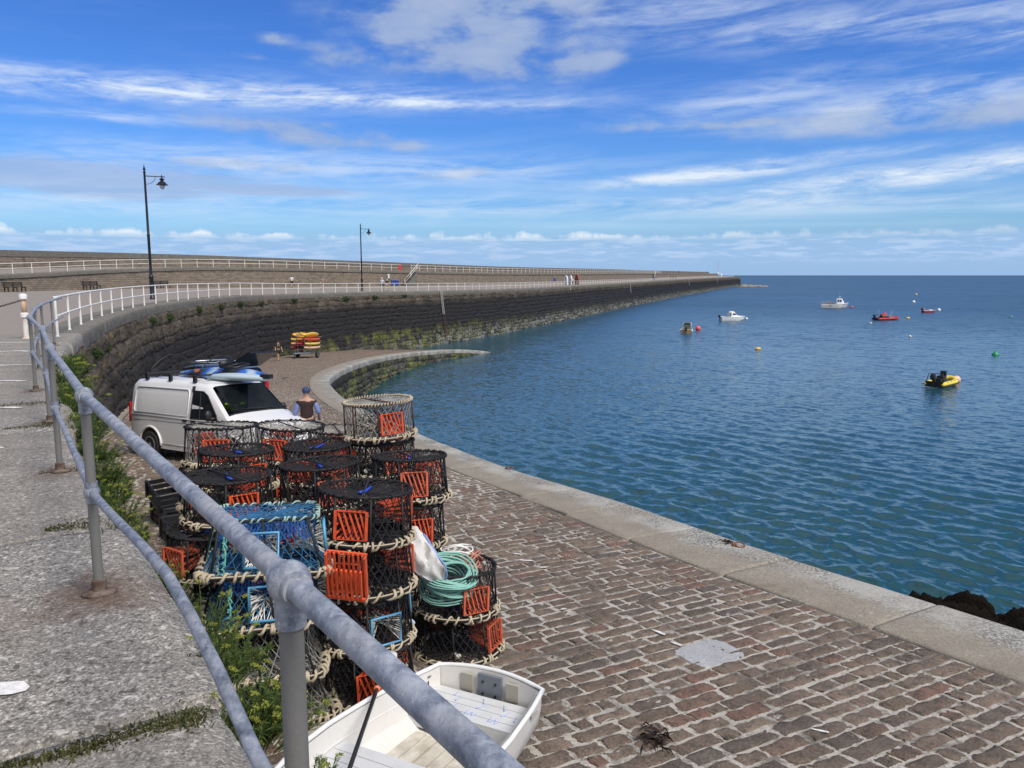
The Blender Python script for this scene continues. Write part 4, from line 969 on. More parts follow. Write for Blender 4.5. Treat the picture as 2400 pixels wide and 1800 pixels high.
def person(lab, loc, rz, h=1.72, top=(.7, .7, .7), legs=(.03, .03, .035), hair=(.06, .04, .03), short=True, stride=.14, bare=False, armL=None, armR=None, hat=None, vest=None, sleeve=None, hairlen=0, bend=0.0):
    """standing or walking figure facing -Y before rotation; one skinned body, clothes as close shells"""
    k = h/1.72; th = thing('person', lab, 'person', loc, rz); S_ = lambda *p: Vector(p)*k
    aL = armL or [(-.21, 0, 1.40), (-.27, .04, 1.14), (-.27, -.07, .90), (-.265, -.10, .80)]
    aR = armR or [(.21, 0, 1.40), (.27, -.02, 1.14), (.27, -.16, .93), (.265, -.21, .84)]
    tilt = lambda p: (p[0], p[1] - bend*max(0, p[2] - .95), p[2])
    J = [(0, 0, .95), (0, 0, 1.12), (0, -.01, 1.30), (0, 0, 1.43), (0, -.005, 1.50), (0, -.02, 1.60), (0, -.015, 1.68)]
    J += aL + aR
    J += [(-.10, 0, .90), (-.11, -stride*.6, .50), (-.11, -stride + .03, .08), (-.115, -stride - .12, .04), (.10, 0, .90), (.11, stride*.55, .50), (.11, stride + .04, .09), (.115, stride - .08, .04)]
    J = [S_(*tilt(p)) for p in J]
    rd = [(.15, .105), (.135, .095), (.155, .105), (.10, .07), (.052, .055), (.072, .092), (.05, .065)] + [.058, .045, .034, .030] + [.058, .045, .034, .030] + [.088, .056, .040, .034] + [.088, .056, .040, .034]
    rd = [tuple(x*k for x in (r_ if hasattr(r_, '__len__') else (r_, r_))) for r_ in rd]
    E_ = [(0, 1), (1, 2), (2, 3), (3, 4), (4, 5), (5, 6), (3, 7), (7, 8), (8, 9), (9, 10), (3, 11), (11, 12), (12, 13), (13, 14), (0, 15), (15, 16), (16, 17), (17, 18), (0, 19), (19, 20), (20, 21), (21, 22)]
    body_mesh(J, rd, E_, SKIN, 'body', th, 1)
    def shell(idx, ed, grow, m_, name, extra=None, over=None):
        mp = {a: i for i, a in enumerate(idx)}; Jj = [J[i].copy() for i in idx]; rr = [(rd[i][0] + grow, rd[i][1] + grow) if not (over and i in over) else tuple(v*k for v in over[i]) for i in idx]
        if extra: extra(Jj, mp)
        return body_mesh(Jj, rr, [(mp[a], mp[b_]) for a, b_ in ed], m_, name, th, 1)
    mt = mat('cloth_%02d%02d%02d' % tuple(int(c*99) for c in top), top, .85, bump=.004, bscale=25); ml = mat('cloth_%02d%02d%02d' % tuple(int(c*99) for c in legs), legs, .85, bump=.004, bscale=25)
    if not bare:
        def cut(Jj, mp):
            for a, b_ in ((8, 7), (12, 11)): Jj[mp[a]] = Jj[mp[b_]].lerp(Jj[mp[a]], .75)
        ms = mat('cloth_%02d%02d%02d' % tuple(int(c*99) for c in (sleeve or top)), sleeve or top, .85)
        tors = ([0, 1, 2, 3, 7, 8, 11, 12], [(0, 1), (1, 2), (2, 3), (3, 7), (7, 8), (3, 11), (11, 12)])
        if not vest: shell(*tors, .014*k, ms, 'shirt', cut)
        else:
            def stub(Jj, mp):
                for a, b_ in ((8, 7), (12, 11)): Jj[mp[a]] = Jj[mp[b_]].lerp(Jj[mp[a]], .14)
            shell(*tors, .026*k, mat('vest_cloth', vest, .8, bump=.006, bscale=18), 'vest', stub)
            for p_, q_, r2 in ((7, 8, 9), (11, 12, 13)):
                def slv(Jj, mp, r2=r2, q_=q_): Jj[mp[r2]] = Jj[mp[q_]].lerp(Jj[mp[r2]], .12)
                shell([p_, q_, r2], [(p_, q_), (q_, r2)], .016*k, ms, 'sleeve', slv)
    def cutl(Jj, mp):
        if short:
            for a, b_ in ((16, 15), (20, 19)): Jj[mp[a]] = Jj[mp[b_]].lerp(Jj[mp[a]], .85)
    if short: shell([0, 15, 16, 19, 20], [(0, 15), (15, 16), (0, 19), (19, 20)], .02*k, ml, 'shorts', cutl)
    else: shell([0, 15, 16, 17, 19, 20, 21], [(0, 15), (15, 16), (16, 17), (0, 19), (19, 20), (20, 21)], .02*k, ml, 'trousers')
    hd = J[5]; m_ = MB()
    m_.ball((hd.x, hd.y + .015*k, hd.z + .045*k), .093*k, 12, 8, 0, (.86, 1.03, .95))
    if hairlen: m_.ball((hd.x, hd.y + .05*k, hd.z - .03*k), .085*k, 10, 8, 0, (.9, .7, 1.3))
    m_.build('hair', mat('hair_%02d' % int(hair[0]*99), hair, .8), th, True)
    fc = MB(); fc.ball((hd.x, hd.y - .098*k, hd.z - .005*k), .016*k, 6, 5, 0, (1, 1.2, 1.3))
    for sx in (-1, 1): fc.ball((hd.x + sx*.078*k, hd.y + .0, hd.z), .022*k, 6, 5, 0, (.5, 1, 1.4))
    fc.build('face_features', SKIN, th, True)
    if hat:
        m_ = MB(); m_.ball((hd.x, hd.y + .01*k, hd.z + .06*k), .103*k, 14, 8, 0, (.92, 1.08, .88)); m_.box((hd.x, hd.y - .13*k, hd.z + .055*k), (.15*k, .12*k, .016*k)); m_.build('cap', mat('cap_%02d%02d' % (int(hat[0]*99), int(hat[2]*99)), hat, .8), th, True)
    sh = MB()
    for i, j in ((17, 18), (21, 22)): sh.ball((J[i] + J[j])/2 + Vector((0, 0, -.02*k)), .06*k, 8, 6, 0, (.85, 2.0, .65))
    sh.build('shoes', mat('shoe', (.05, .045, .04), .8), th, True)
    hand = MB()
    for i, j in ((9, 10), (13, 14)):
        d = (J[j] - J[i]).normalized(); sd_ = d.cross(Vector((0, 1, 0))).normalized()
        for q_ in range(4): hand.tube([J[j] + sd_*(q_ - 1.5)*.017*k, J[j] + sd_*(q_ - 1.5)*.019*k + d*(.055 + .02*(q_ in (1, 2)))*k, J[j] + sd_*(q_ - 1.5)*.017*k + d*.09*k - Vector((0, .015*k, 0))], [.009*k, .008*k, .006*k], 5)
        hand.tube([J[j] - sd_*.02*k, J[j] - sd_*.045*k + d*.045*k], [.010*k, .007*k], 5)
    hand.build('fingers', SKIN, th, True)
    return th
person('stroller in white T-shirt and black shorts on the deck, left of the others', (-32.2, 113.5, gz(-32.2, 113.5)), R(200), 1.75, (.75, .75, .75), (.02, .02, .025))
person('stroller in beige clothes standing left of the far lamp post', (-26.6, 108.6, gz(-26.6, 108.6)), R(150), 1.68, (.40, .30, .24), (.42, .34, .28), short=False)
person('walker in white and navy striped top and white cap beside the blue bins', (-17.7, 105.7, gz(-17.7, 105.7)), R(170), 1.78, (.62, .66, .74), (.03, .03, .05), hat=(.75, .75, .72), stride=.2)
person('white-haired walker in navy top and pale trousers near the blue bins', (-17.0, 105.7, gz(-17.0, 105.7)), R(170), 1.66, (.02, .03, .07), (.42, .36, .28), hair=(.7, .68, .62), stride=.2, short=False)
for i, (x, y, lab) in enumerate(((77.6, 380, 'left one of three distant dark figures on the far deck'), (79.0, 381, 'middle one of three distant dark figures on the far deck'), (80.6, 382, 'right one of three distant dark figures on the far deck'))):
    person(lab, (x, y, gz(x, y)), R(170), 1.75, (.02, .02, .025), (.02, .02, .02), short=False)
person('tiny dark figure on the promenade above three distant figures', (99.8, 466, gz(99.8, 466, PROM)), 0, 1.75, (.03, .03, .035), (.02, .02, .02), short=False)
person('tiny dark figure on the promenade nearest the signal mast', (148.6, 594, gz(148.6, 594, PROM)), 0, 1.75, (.03, .03, .035), (.02, .02, .02), short=False)
person('figure in white top standing beside the middle upright boat', (15.2, 194.6, gz(15.2, 194.6)), R(20), 1.7, (.78, .78, .78), (.02, .02, .03), short=False)
zsl = lambda x, y: slip_z(y) + .02
person('walker in black T-shirt and shorts in shade beside the kayak trailer', (-20.3, 66.6, zsl(0, 66.6)), R(40), 1.72, (.015, .013, .015), (.02, .018, .02), stride=.22)
man = person('man in navy cap and dark sleeveless vest over blue shirt near the van', (-4.98, 18.4, zsl(0, 18.4)), R(193), 1.78, (.16, .22, .46), (.05, .05, .07), hair=(.30, .26, .22), short=False, hat=(.035, .05, .13), vest=(.030, .014, .015), sleeve=(.16, .22, .46), stride=.06,
    armL=[(-.185, 0, 1.39), (-.27, .03, 1.14), (-.28, -.14, .96), (-.27, -.21, .93)], armR=[(.185, 0, 1.39), (.27, .0, 1.13), (.27, -.17, .97), (.25, -.24, .96)])
person('shirtless person bent behind the white van', (-8.55, 24.2, zsl(0, 24.2)), R(110), 1.72, (.1, .1, .1), (.05, .05, .08), bare=True, bend=.35, stride=.05)
# ---------------------------------------------------------------- things standing on the ramp
def on_slip(o, x, y, rz, h=0.0, lift=.018):
    """stand an object on the sloping ramp"""
    n_ = Vector((0, .06, 1)).normalized(); q_ = Vector((0, 0, 1)).rotation_difference(n_)
    o.rotation_mode = 'QUATERNION'; o.rotation_quaternion = q_ @ Euler((0, 0, rz)).to_quaternion()
    o.location = Vector((x, y, slip_z(y) + lift)) + n_*h
# ---------------------------------------------------------------- crab pots
M_net = mat('black_net', (.011, .011, .014), .9, var=.5, vscale=9)
M_netg = mat('pale_net', (.26, .255, .235), .9, var=.35, vscale=9)
M_netb = mat('blue_net', (.018, .11, .24), .85, var=.5, vscale=7)
M_coil = mat('cream_rope', (.46, .40, .29), .9, var=.35, vscale=7, bump=.003, bscale=120)
M_orange = mat('orange_plastic', (.74, .105, .035), .5, var=.2, vscale=5, dirt=(.16, .045, .025), dscale=8, damt=.55)
M_coral = mat('coral_plastic', (.66, .135, .065), .55, var=.25, vscale=5, dirt=(.12, .05, .03), dscale=9, damt=.6)
M_frame = mat('black_bar', (.013, .013, .015), .7)
M_brown = mat('rusty_bar', (.07, .03, .02), .85, var=.4)
M_bstrap = mat('blue_strap', (.015, .06, .42), .55)
M_pvc = mat('pale_blue_pipe', (.10, .34, .56), .4)
M_slat = mat('white_slats', (.70, .69, .64), .55)
M_teal = mat('teal_twine', (.13, .42, .36), .85)
def helix_on(path, r_minor, wire, turns, n=10, jit=.15, seed=1, clump=True):
    """rope wound round a closed ring given as points"""
    r_ = random.Random(seed); N = len(path); pts = []; tot = turns*n
    for i in range(tot):
        t = i/tot; u = t*N
        if clump: u = (t + .018*math.sin(t*2*PI*7 + seed) + .008*math.sin(t*2*PI*17))*N
        a = int(u) % N; b_ = (a + 1) % N; f = u - int(math.floor(u)); c = path[a].lerp(path[b_], f); d = (path[b_] - path[a]).normalized()
        up = Vector((0, 0, 1)); sd_ = d.cross(up).normalized(); ph = 2*PI*i/n; rr = r_minor*(1 + r_.uniform(-jit, jit))
        pts.append(c + (sd_*math.cos(ph) + up*math.sin(ph))*rr)
    return pts
def ring(r, z, n=40, sq=None):
    if sq is None: return [Vector((r*math.cos(2*PI*k/n), r*math.sin(2*PI*k/n), z)) for k in range(n)]
    a, b_, cr = sq; P_ = []
    for (cx, cy, a0) in ((a - cr, b_ - cr, 0), (-a + cr, b_ - cr, 90), (-a + cr, -b_ + cr, 180), (a - cr, -b_ + cr, 270)):
        for k in range(5): P_.append(Vector((cx + cr*math.cos(R(a0 + 22.5*k)), cy + cr*math.sin(R(a0 + 22.5*k)), z)))
    out_ = []
    for i in range(len(P_)):
        p, q_ = P_[i], P_[(i + 1) % len(P_)]; m_ = max(1, int((q_ - p).length/.06))
        for k in range(m_): out_.append(p.lerp(q_, k/m_))
    return out_
def lerp_ring(A, t): n = len(A); u = (t % 1)*n; i = int(u) % n; return A[i].lerp(A[(i + 1) % n], u - int(u))
def side_net(mb, lo, hi, cols, rows, r=.0034, sag=.012, seed=0, twist=None):
    r_ = random.Random(seed); tw = (twist or rows/2)/cols
    for sgn in (1, -1):
        for c in range(cols):
            pts = []
            for k in range(rows + 1):
                t = k/rows; p = lerp_ring(lo, c/cols + sgn*tw*t).lerp(lerp_ring(hi, c/cols + sgn*tw*t), t)
                s_ = 1 - sag/.4*math.sin(PI*t)*2
                pts.append(Vector((p.x*s_ + r_.uniform(-.006, .006), p.y*s_ + r_.uniform(-.006, .006), p.z + r_.uniform(-.006, .006))))
            mb.tube(pts, r, 3, caps=False)
def flat_net(mb, edge, rings=5, spokes=22, r=.0034, sag=.05, hole=.14, seed=0):
    r_ = random.Random(seed); c0 = sum(edge, Vector())/len(edge)
    def pt(a, f): p = c0 + (lerp_ring(edge, a) - c0)*f; return Vector((p.x + r_.uniform(-.008, .008), p.y + r_.uniform(-.008, .008), p.z - sag*(1 - f)**.8 + r_.uniform(-.006, .006)))
    for sgn in (1, -1):
        for s in range(spokes):
            mb.tube([pt(s/spokes + sgn*.5/spokes*k, 1 - (1 - hole)*(k/rings)**1.2) for k in range(rings + 1)], r, 3, caps=False)
    mb.tube([pt(k/24, hole) for k in range(24)], r*1.6, 3, True)
def cage(mb, ang, R0, z0, w, h, depth, slat=.009, n=5, inner=.45):
    """funnel entrance: square mouth in the side, slats running inward"""
    d = Vector((math.cos(ang), math.sin(ang), 0)); s_ = Vector((-math.sin(ang), math.cos(ang), 0)); up = Vector((0, 0, 1))
    o_ = d*R0 + up*z0; i_ = d*(R0 - depth) + up*(z0 + h*.05)
    M_ = [o_ + s_*a*w/2 + up*b_*h/2 for a, b_ in ((-1, -1), (1, -1), (1, 1), (-1, 1))]; I_ = [i_ + s_*a*w/2*inner + up*b_*h/2*inner for a, b_ in ((-1, -1), (1, -1), (1, 1), (-1, 1))]
    for k in range(4):
        vert = k % 2 == 1; mb.bar(M_[k], M_[(k + 1) % 4], .020 if vert else .006); mb.bar(I_[k], I_[(k + 1) % 4], .010)
        nn = n + 1 if not vert else max(0, n - 2)
        for q_ in range(nn):
            t = (q_ + .5)/nn; t2 = min(1, max(0, t + .18*(1 if k == 0 else -1)*(not vert))); mb.bar(M_[k].lerp(M_[(k + 1) % 4], t), I_[k].lerp(I_[(k + 1) % 4], t2), slat, slat*1.5)
    for q_ in range(5):   # slanting slats just behind the mouth
        t = (q_ + .3)/5.6; p, e = M_[3].lerp(M_[2], t), M_[0].lerp(M_[1], min(1, t + .30)); mb.bar(p - d*.012, e - d*.03, slat, slat*1.3)
    return M_
def pot(kind, seed=1):
    """one pot at the origin, base on z = 0; returns its Empty"""
    th = thing('crab_pot', 'pot', 'crab pot', group='crab pots stacked on the slipway'); H = .455; r_ = random.Random(seed)
    sq = kind in ('blue', 'whitesq')
    if sq: lo = ring(0, .03, sq=(.50, .37, .12)); hi = ring(0, H, sq=(.40, .27, .10)); mid_ = ring(0, H*.5, sq=(.45, .32, .11))
    else: lo = ring(.415, .03); hi = ring(.385 if kind != 'cream' else .405, H); mid_ = ring(.40, H*.5)
    mf = M_brown if kind == 'cream' else M_frame
    m_ = MB(); m_.tube(lo, .021, 6, True); m_.tube(hi, .012, 6, True)
    for k in range(8):
        a = (k + .5)/8; m_.tube([lerp_ring(lo, a), lerp_ring(hi, a)], .0095, 6)
    m_.tube([lerp_ring(lo, 0), lerp_ring(lo, .5)], .009, 5); m_.tube([lerp_ring(lo, .25), lerp_ring(lo, .75)], .009, 5)
    if not sq: m_.tube([lerp_ring(hi, .03), lerp_ring(hi, .53)], .008, 5)
    m_.build('frame', mf, th, True)
    net = {'black': M_net, 'open': M_net, 'gate': M_net, 'grey': M_netg, 'cream': M_netg, 'blue': M_netb, 'whitesq': M_netg}[kind]
    rr = .0042 if net is M_net else (.0036 if net is M_netg else .0038)
    m_ = MB(); side_net(m_, lo, hi, 34 if not sq else 40, 7, rr, .014 if not sq else .03, seed)
    flat_net(m_, lo, 5, 22, rr, 0, .1, seed + 2)
    if kind != 'open': flat_net(m_, hi, 6, 30 if net is M_net else 26, rr*(1.25 if net is M_net else 1.1), .05 if net is M_net else .02, .12, seed + 1)
    m_.build('netting', net, th)
    if kind not in ('open',):
        m_ = MB()   # inner funnel and slack mesh of the parlour
        for k in range(70):
            a, b_ = r_.uniform(0, 2*PI), r_.uniform(0, 2*PI); R1, R2 = r_.uniform(.15, .37), r_.uniform(.05, .36)
            if sq: R1 *= .85; R2 *= .85
            p = Vector((R1*math.cos(a), R1*math.sin(a)*(.8 if sq else 1), r_.uniform(.05, .40))); q_ = Vector((R2*math.cos(b_), R2*math.sin(b_)*(.8 if sq else 1), r_.uniform(.04, .40))); mm = p.lerp(q_, .5) + Vector((r_.uniform(-.06, .06), r_.uniform(-.06, .06), r_.uniform(-.08, .02)))
            m_.tube([p, p.lerp(mm, .6), mm, mm.lerp(q_, .5), q_], rr*1.1, 3, caps=False)
        m_.build('inner_mesh', M_net if net is not M_netb else mat('deep_blue_net', (.01, .05, .16), .9), th)
    m_ = MB(); m_.tube(helix_on(lo, .036, .0125, 38 if not sq else 62, 9, .14, seed), .0112 if not sq else .0135, 5)
    for off in (.018, -.014): m_.tube([p*(1 + off) + Vector((0, 0, off*.5)) for p in lo], .010, 5, True)
    m_.build('rope_binding', M_coil, th, True)
    m_ = MB(); tp = M_coil if kind == 'cream' else (mat('teal_rope', (.30, .46, .42), .9, var=.3) if kind == 'blue' else M_net)
    m_.tube(helix_on(hi, .017, .008, 70 if kind == 'cream' else 54, 7, .25, seed + 3, kind != 'cream'), .0085 if kind == 'cream' else .0078, 4); m_.build('top_lashing', tp, th, True)
    if kind in ('black', 'grey', 'open', 'cream'):
        for a, n_ in ((0, 5), (2.45, 6)):
            m_ = MB(); cage(m_, a, .408, .215, .26, .25, .24, .0115, n_); m_.build('entrance', M_orange if seed % 2 else M_coral, th)
            if kind == 'cream': break
    if kind == 'gate':
        M_ = [Vector((.418, a, b_)) for a, b_ in ((-.135, .08), (.135, .08), (.135, .34), (-.135, .34))]
        mm = MB(); mb1 = MB(); mb1.tube(M_ + [M_[0]], .0125, 8); e = mb1.build('entrance_frame', M_pvc, th, True)
        d = Vector((.10, 0, .24))
        for k in range(13):
            t = k/12; mm.bar(M_[0].lerp(M_[3], t), d + Vector((0, r_.uniform(-.1, .1), r_.uniform(-.06, .06))), .007); mm.bar(M_[1].lerp(M_[2], t), d + Vector((0, r_.uniform(-.1, .1), r_.uniform(-.06, .06))), .007)
        mm.build('entrance_slats', M_slat, e)
    if kind == 'blue':
        for a in (-PI/2, 0.0):
            R0 = .345 if a else .455; m_ = MB(); dd = Vector((math.cos(a), math.sin(a), 0)); s_ = Vector((-math.sin(a), math.cos(a), 0)); M_ = [dd*(R0 + .02 - .1*(z - .1)) + s_*q_ + Vector((0, 0, z)) for q_, z in ((-.16, .10), (.10, .10), (.10, .37), (-.16, .37))]
            m_.tube(M_ + [M_[0]], .0135, 8); e = m_.build('entrance_frame', M_pvc, th, True); mm = MB()
            for k in range(15):
                t = k/14; c = dd*(R0 - .24) + s_*r_.uniform(-.1, .1) + Vector((0, 0, .22 + r_.uniform(-.06, .08)))
                mm.bar(M_[0].lerp(M_[3], t), c, .008); mm.bar(M_[1].lerp(M_[2], t), c, .008); mm.bar(M_[0].lerp(M_[1], t), c, .006)
            mm.build('entrance_slats', M_slat, e)
        m_ = MB()   # blue sheet mesh hanging inside
        for k in range(26): m_.bar((-.36 + .028*k, -.25, .30 + .02*math.sin(k)), (-.30 + .024*k, .25, .36 + .03*math.sin(k*2)), .016, .004)
        m_.build('inner_sheet', mat('blue_twine_sheet', (.012, .10, .42), .8), th)
        for a in (.09, .41, .59, .91):
            m_ = MB(); m_.tube(helix_on([lerp_ring(lo, a).lerp(lerp_ring(hi, a), k/8) for k in range(9)][:8], .014, .006, 9, 6, .3, int(a*9)), .006, 4); m_.build('corner_twine', M_teal, th)
    if kind in ('black', 'gate'):
        m_ = MB(); m_.tube([(-.12, .02, H - .015), (0, 0, H - .03), (.13, -.015, H - .012)], [.013, .018, .013], 6); m_.build('bait_strap', M_bstrap, th, True)
    if kind in ('black', 'whitesq', 'gate'):
        a = r_.uniform(0, 6.28); m_ = MB(); m_.tube([(.3*math.cos(a), .3*math.sin(a), .10), (.36*math.cos(a + .2), .36*math.sin(a + .2), .10)], [.022, .022], 8); m_.build('float', M_slat, th, True)
    return th
PROTO = {}; rq = random.Random(77)
def put_pot(kind, x, y, h, ang, label, s=1.0, tilt=(0, 0)):
    key = kind + str(PROTO.get('n' + kind, 0)*7 % 4) if kind == 'black' else kind
    PROTO['n' + kind] = PROTO.get('n' + kind, 0) + 1
    if key not in PROTO: PROTO[key] = pot(kind, 3 + len(PROTO)); o = PROTO[key]
    else: o = copy_tree(PROTO[key])
    on_slip(o, x, y, ang, h); o['label'] = label; o.scale = (s*rq.uniform(.97, 1.04), s*rq.uniform(.97, 1.04), s*rq.uniform(.94, 1.03) if h < 2.5 else s)
    o.rotation_quaternion = Euler((tilt[0], tilt[1], 0)).to_quaternion() @ o.rotation_quaternion
    return o
ORD = ['topmost', 'second down', 'third down', 'fourth down']
#   stack: where it is, x, y, [(kind, entrance angle in degrees), ...] from the top, pot scale, pitch
STACKS = [
    ('front right stack by the dinghy stern', -.58, 7.45, [('open', -58), ('black', -25)], 1.02, .465),
    ('front middle stack below the orange grille', -1.34, 6.6, [('black', -95), ('black', -104), ('gate', -52), ('black', -75)], 1.03, .48),
    ('stack at the heap centre', -2.0, 7.75, [('black', -60), ('black', -120), ('black', -60), ('black', -140)], 1.03, .485),
    ('right stack nearest the kerb', -1.12, 8.1, [('black', -75), ('black', -62), ('black', -50), ('black', -130)], 1.0, .482),
    ('tall back stack nearest the sea', -1.67, 9.45, [('cream', -58), ('black', -55), ('black', -20), ('black', -80), ('black', -140)], 1.02, .482),
    ('back stack beside the tall one', -2.42, 10.3, [('grey', 100), ('black', -90), ('black', -120), ('black', -60)], 1.0, .49),
    ('middle stack facing the van bonnet', -2.36, 9.1, [('black', -110), ('black', -65), ('black', -120), ('black', -60)], 1.02, .48),
    ('back stack touching the van bonnet', -3.0, 10.05, [('grey', 120), ('black', -80), ('grey', -120), ('black', -60)], 1.1, .505),
    ('back left stack beside the van', -3.62, 9.3, [('grey', 140), ('grey', -100), ('black', -120), ('black', -60)], 1.1, .535),
    ('left stack facing the van door', -3.05, 8.2, [('black', -45), ('black', -130), ('black', -60), ('black', -90)], .98, .515),
    ('left stack under the top rail', -2.77, 7.2, [('black', -50), ('black', -120), ('black', -70), ('black', -100)], .98, .482),
    ('low stack between wall and blue pots', -2.86, 6.3, [('gate', -60), ('black', -110)], .93, .46),
    ('near left stack of square pots', -2.08, 6.2, [('blue', 14), ('blue', 20), ('whitesq', 10), ('whitesq', 24)], 1.0, .435),
]
LOOK = {'open': 'open-topped black crab pot', 'black': 'black netted crab pot', 'gate': 'black crab pot with blue gate', 'cream': 'grey crab pot with cream rope rings', 'grey': 'pale grey netted crab pot', 'blue': 'square blue netted pot', 'whitesq': 'square white netted pot'}
rp = random.Random(5)
for where, x, y, lst, sc, pitch in STACKS:
    n = len(lst)
    for i, (kind, ang) in enumerate(lst):
        pos = 'bottom' if i == n - 1 else ORD[i]
        jx, jy = (0, 0) if i == 0 else (rp.uniform(-.05, .05), rp.uniform(-.05, .05))
        if where.startswith('left stack under') and i == 1: jx, jy = -.16, -.12
        o = put_pot(kind, x + jx, y + jy, pitch*(n - 1 - i), R(ang), f'{LOOK[kind]}, {pos} in {where}', sc*(rp.uniform(.97, 1.03) if i else 1), (rp.uniform(-.055, .055), rp.uniform(-.055, .055)))
# loose orange grille hung out of the front middle stack
m_ = MB(); a = Vector((0, 0, 0))
for k in range(8): m_.box((-.14 + .04*k, -.02 - .01*(k % 2), -.19), (.013, .022, .40)); m_.box((-.14 + .04*k, -.10, -.24), (.013, .03, .28))
m_.box((0, 0, 0), (.34, .02, .018)); m_.box((0, -.1, -.385), (.34, .02, .03)); m_.box((-.165, -.04, -.2), (.016, .05, .41)); m_.box((.165, -.04, -.2), (.016, .05, .41))
gp_ = m_.build('orange_grille', M_orange); gp_.location = (-1.36, 6.08, slip_z(6.1) + 1.50); gp_.rotation_euler = (R(16), R(4), R(-6))
tag(gp_, 'large orange slatted grille hanging out at the front of the middle stack', 'grille')
# coil of green rope with a white sack in the open pot
def rope_coil(name, c, r, n, wire, m_, lab, seed, squash=1.0, zs=.1, rot=0, tall=0):
    r_ = random.Random(seed); mb = MB()
    pts = []
    for i in range(n*22):
        t = i/(22); a = 2*PI*t; rr = r*(.62 + .38*math.sin(t*1.7 + seed)*.5 + .2*r_.random()*.3 + .19); k = i/(n*22)
        ex, ey = rr*math.cos(a), rr*squash*math.sin(a)
        pts.append(Vector((ex, ey, zs*(.2 + .8*math.sin(t*2.39)**2) + tall*k + .01*math.sin(a*3))))
    mb.tube(pts, wire, 6); o = mb.build(name, m_, None, True); o.location = c; o.rotation_euler = (0, 0, rot); return tag(o, lab, 'rope')
zo = slip_z(7.45)
rc = rope_coil('rope_coil', (-.66, 7.28, zo + .72), .27, 34, .0095, mat('mint_rope', (.24, .48, .41), .85, var=.25, vscale=14), 'coil of mint green rope heaped in the open front right pot', 3, .85, .22, .3, .12); rc.rotation_euler = (R(24), R(6), .3)
rc2 = rope_coil('rope_coil', (-.40, 7.50, zo + .80), .15, 9, .008, mat('pink_rope', (.48, .20, .15), .85), 'small coil of faded red rope behind the mint green rope', 5, .7, .22, 1.2, .03); rc2.rotation_euler = (R(-20), 0, .8)
rc3 = rope_coil('rope_coil', (-.55, 7.55, zo + .96), .17, 6, .009, M_slat, 'loose white rope loops lying over the mint green coil', 8, .6, .12, .2, .03); rc3.rotation_euler = (R(-25), 0, .2)
def sack():
    th = thing('woven_sack', 'crumpled white woven sack with blue hem draped over the mint rope', 'sack', (-.95, 7.2, -.77)); n1, n2 = 26, 30; vs = []; hem = []
    sp = Path([(0, 0, 0), (.05, -.07, -.10), (.12, -.13, -.22), (.22, -.16, -.35), (.31, -.14, -.47)], .01); zs_ = [0, -.10, -.22, -.36, -.50]
    for i in range(n1):
        v = i/(n1 - 1); c = Vector((.33*v**1.2, -.20*math.sin(PI*v*.75), -.50*v)); w = float(np.interp(v, [0, .06, .15, .4, .7, .9, 1], [.035, .045, .085, .145, .15, .095, .02])); t = float(np.interp(v, [0, .2, .6, 1], [.03, .055, .065, .012]))
        sd_ = Vector((.95, .25, -.10 + .25*v)).normalized(); up = Vector((.25, -.75, .5)).normalized()
        for j in range(n2):
            a = 2*PI*j/n2; cr = .018*math.sin(5*a + 7*v) + .014*math.sin(9*v + 2*math.cos(a)*4) + .010*math.sin(13*a - 17*v)
            p = c + sd_*(w*math.cos(a) - .06*v*(1 if v > .5 else v*2)) + up*(t*math.sin(a) + cr*min(1, v*4)*min(1, (1.02 - v)*5)); vs.append(p)
            if j == 2: hem.append(p + up*.008)
    fs = [(i*n2 + j, i*n2 + (j + 1) % n2, (i + 1)*n2 + (j + 1) % n2, (i + 1)*n2 + j) for i in range(n1 - 1) for j in range(n2)]
    m_ = MB(); m_.add(vs, fs + [tuple(range(n2)), tuple((n1 - 1)*n2 + k for k in range(n2))])
    m_.build('cloth', mat('sack_white', (.60, .60, .59), .85, bump=.006, bscale=16, dirt=(.34, .32, .29), dscale=6, damt=.5), th, True, 60)
    m_ = MB(); m_.tube(hem[3:], .009, 6); m_.build('hem', mat('hem_blue', (.20, .32, .66), .7), th, True)
sack()
fb = MB(); fb.ball((0, 0, 0), .030, 10, 8); fb.ball((.015, .02, -.02), .026, 10, 8); th = thing('float_line', 'short blue line with pale knotted float hanging left of the sack', 'line', (-.98, 7.05, slip_z(7.05) + .50))
fb.build('float', mat('pale_float', (.5, .56, .68), .6), th, True); fb = MB(); fb.tube([(0, 0, 0), (.0, .01, .15), (-.01, .03, .32)], .009, 6); fb.build('cord', M_pvc, th, True)
rope_coil('rope_coil', (-1.42, 5.72, slip_z(5.72) + .03), .22, 20, .0095, mat('grey_rope', (.33, .30, .25), .9, var=.3, vscale=16), 'flat coil of grey beige rope on the setts beside the dinghy', 11, .75, .07, .5, .04)
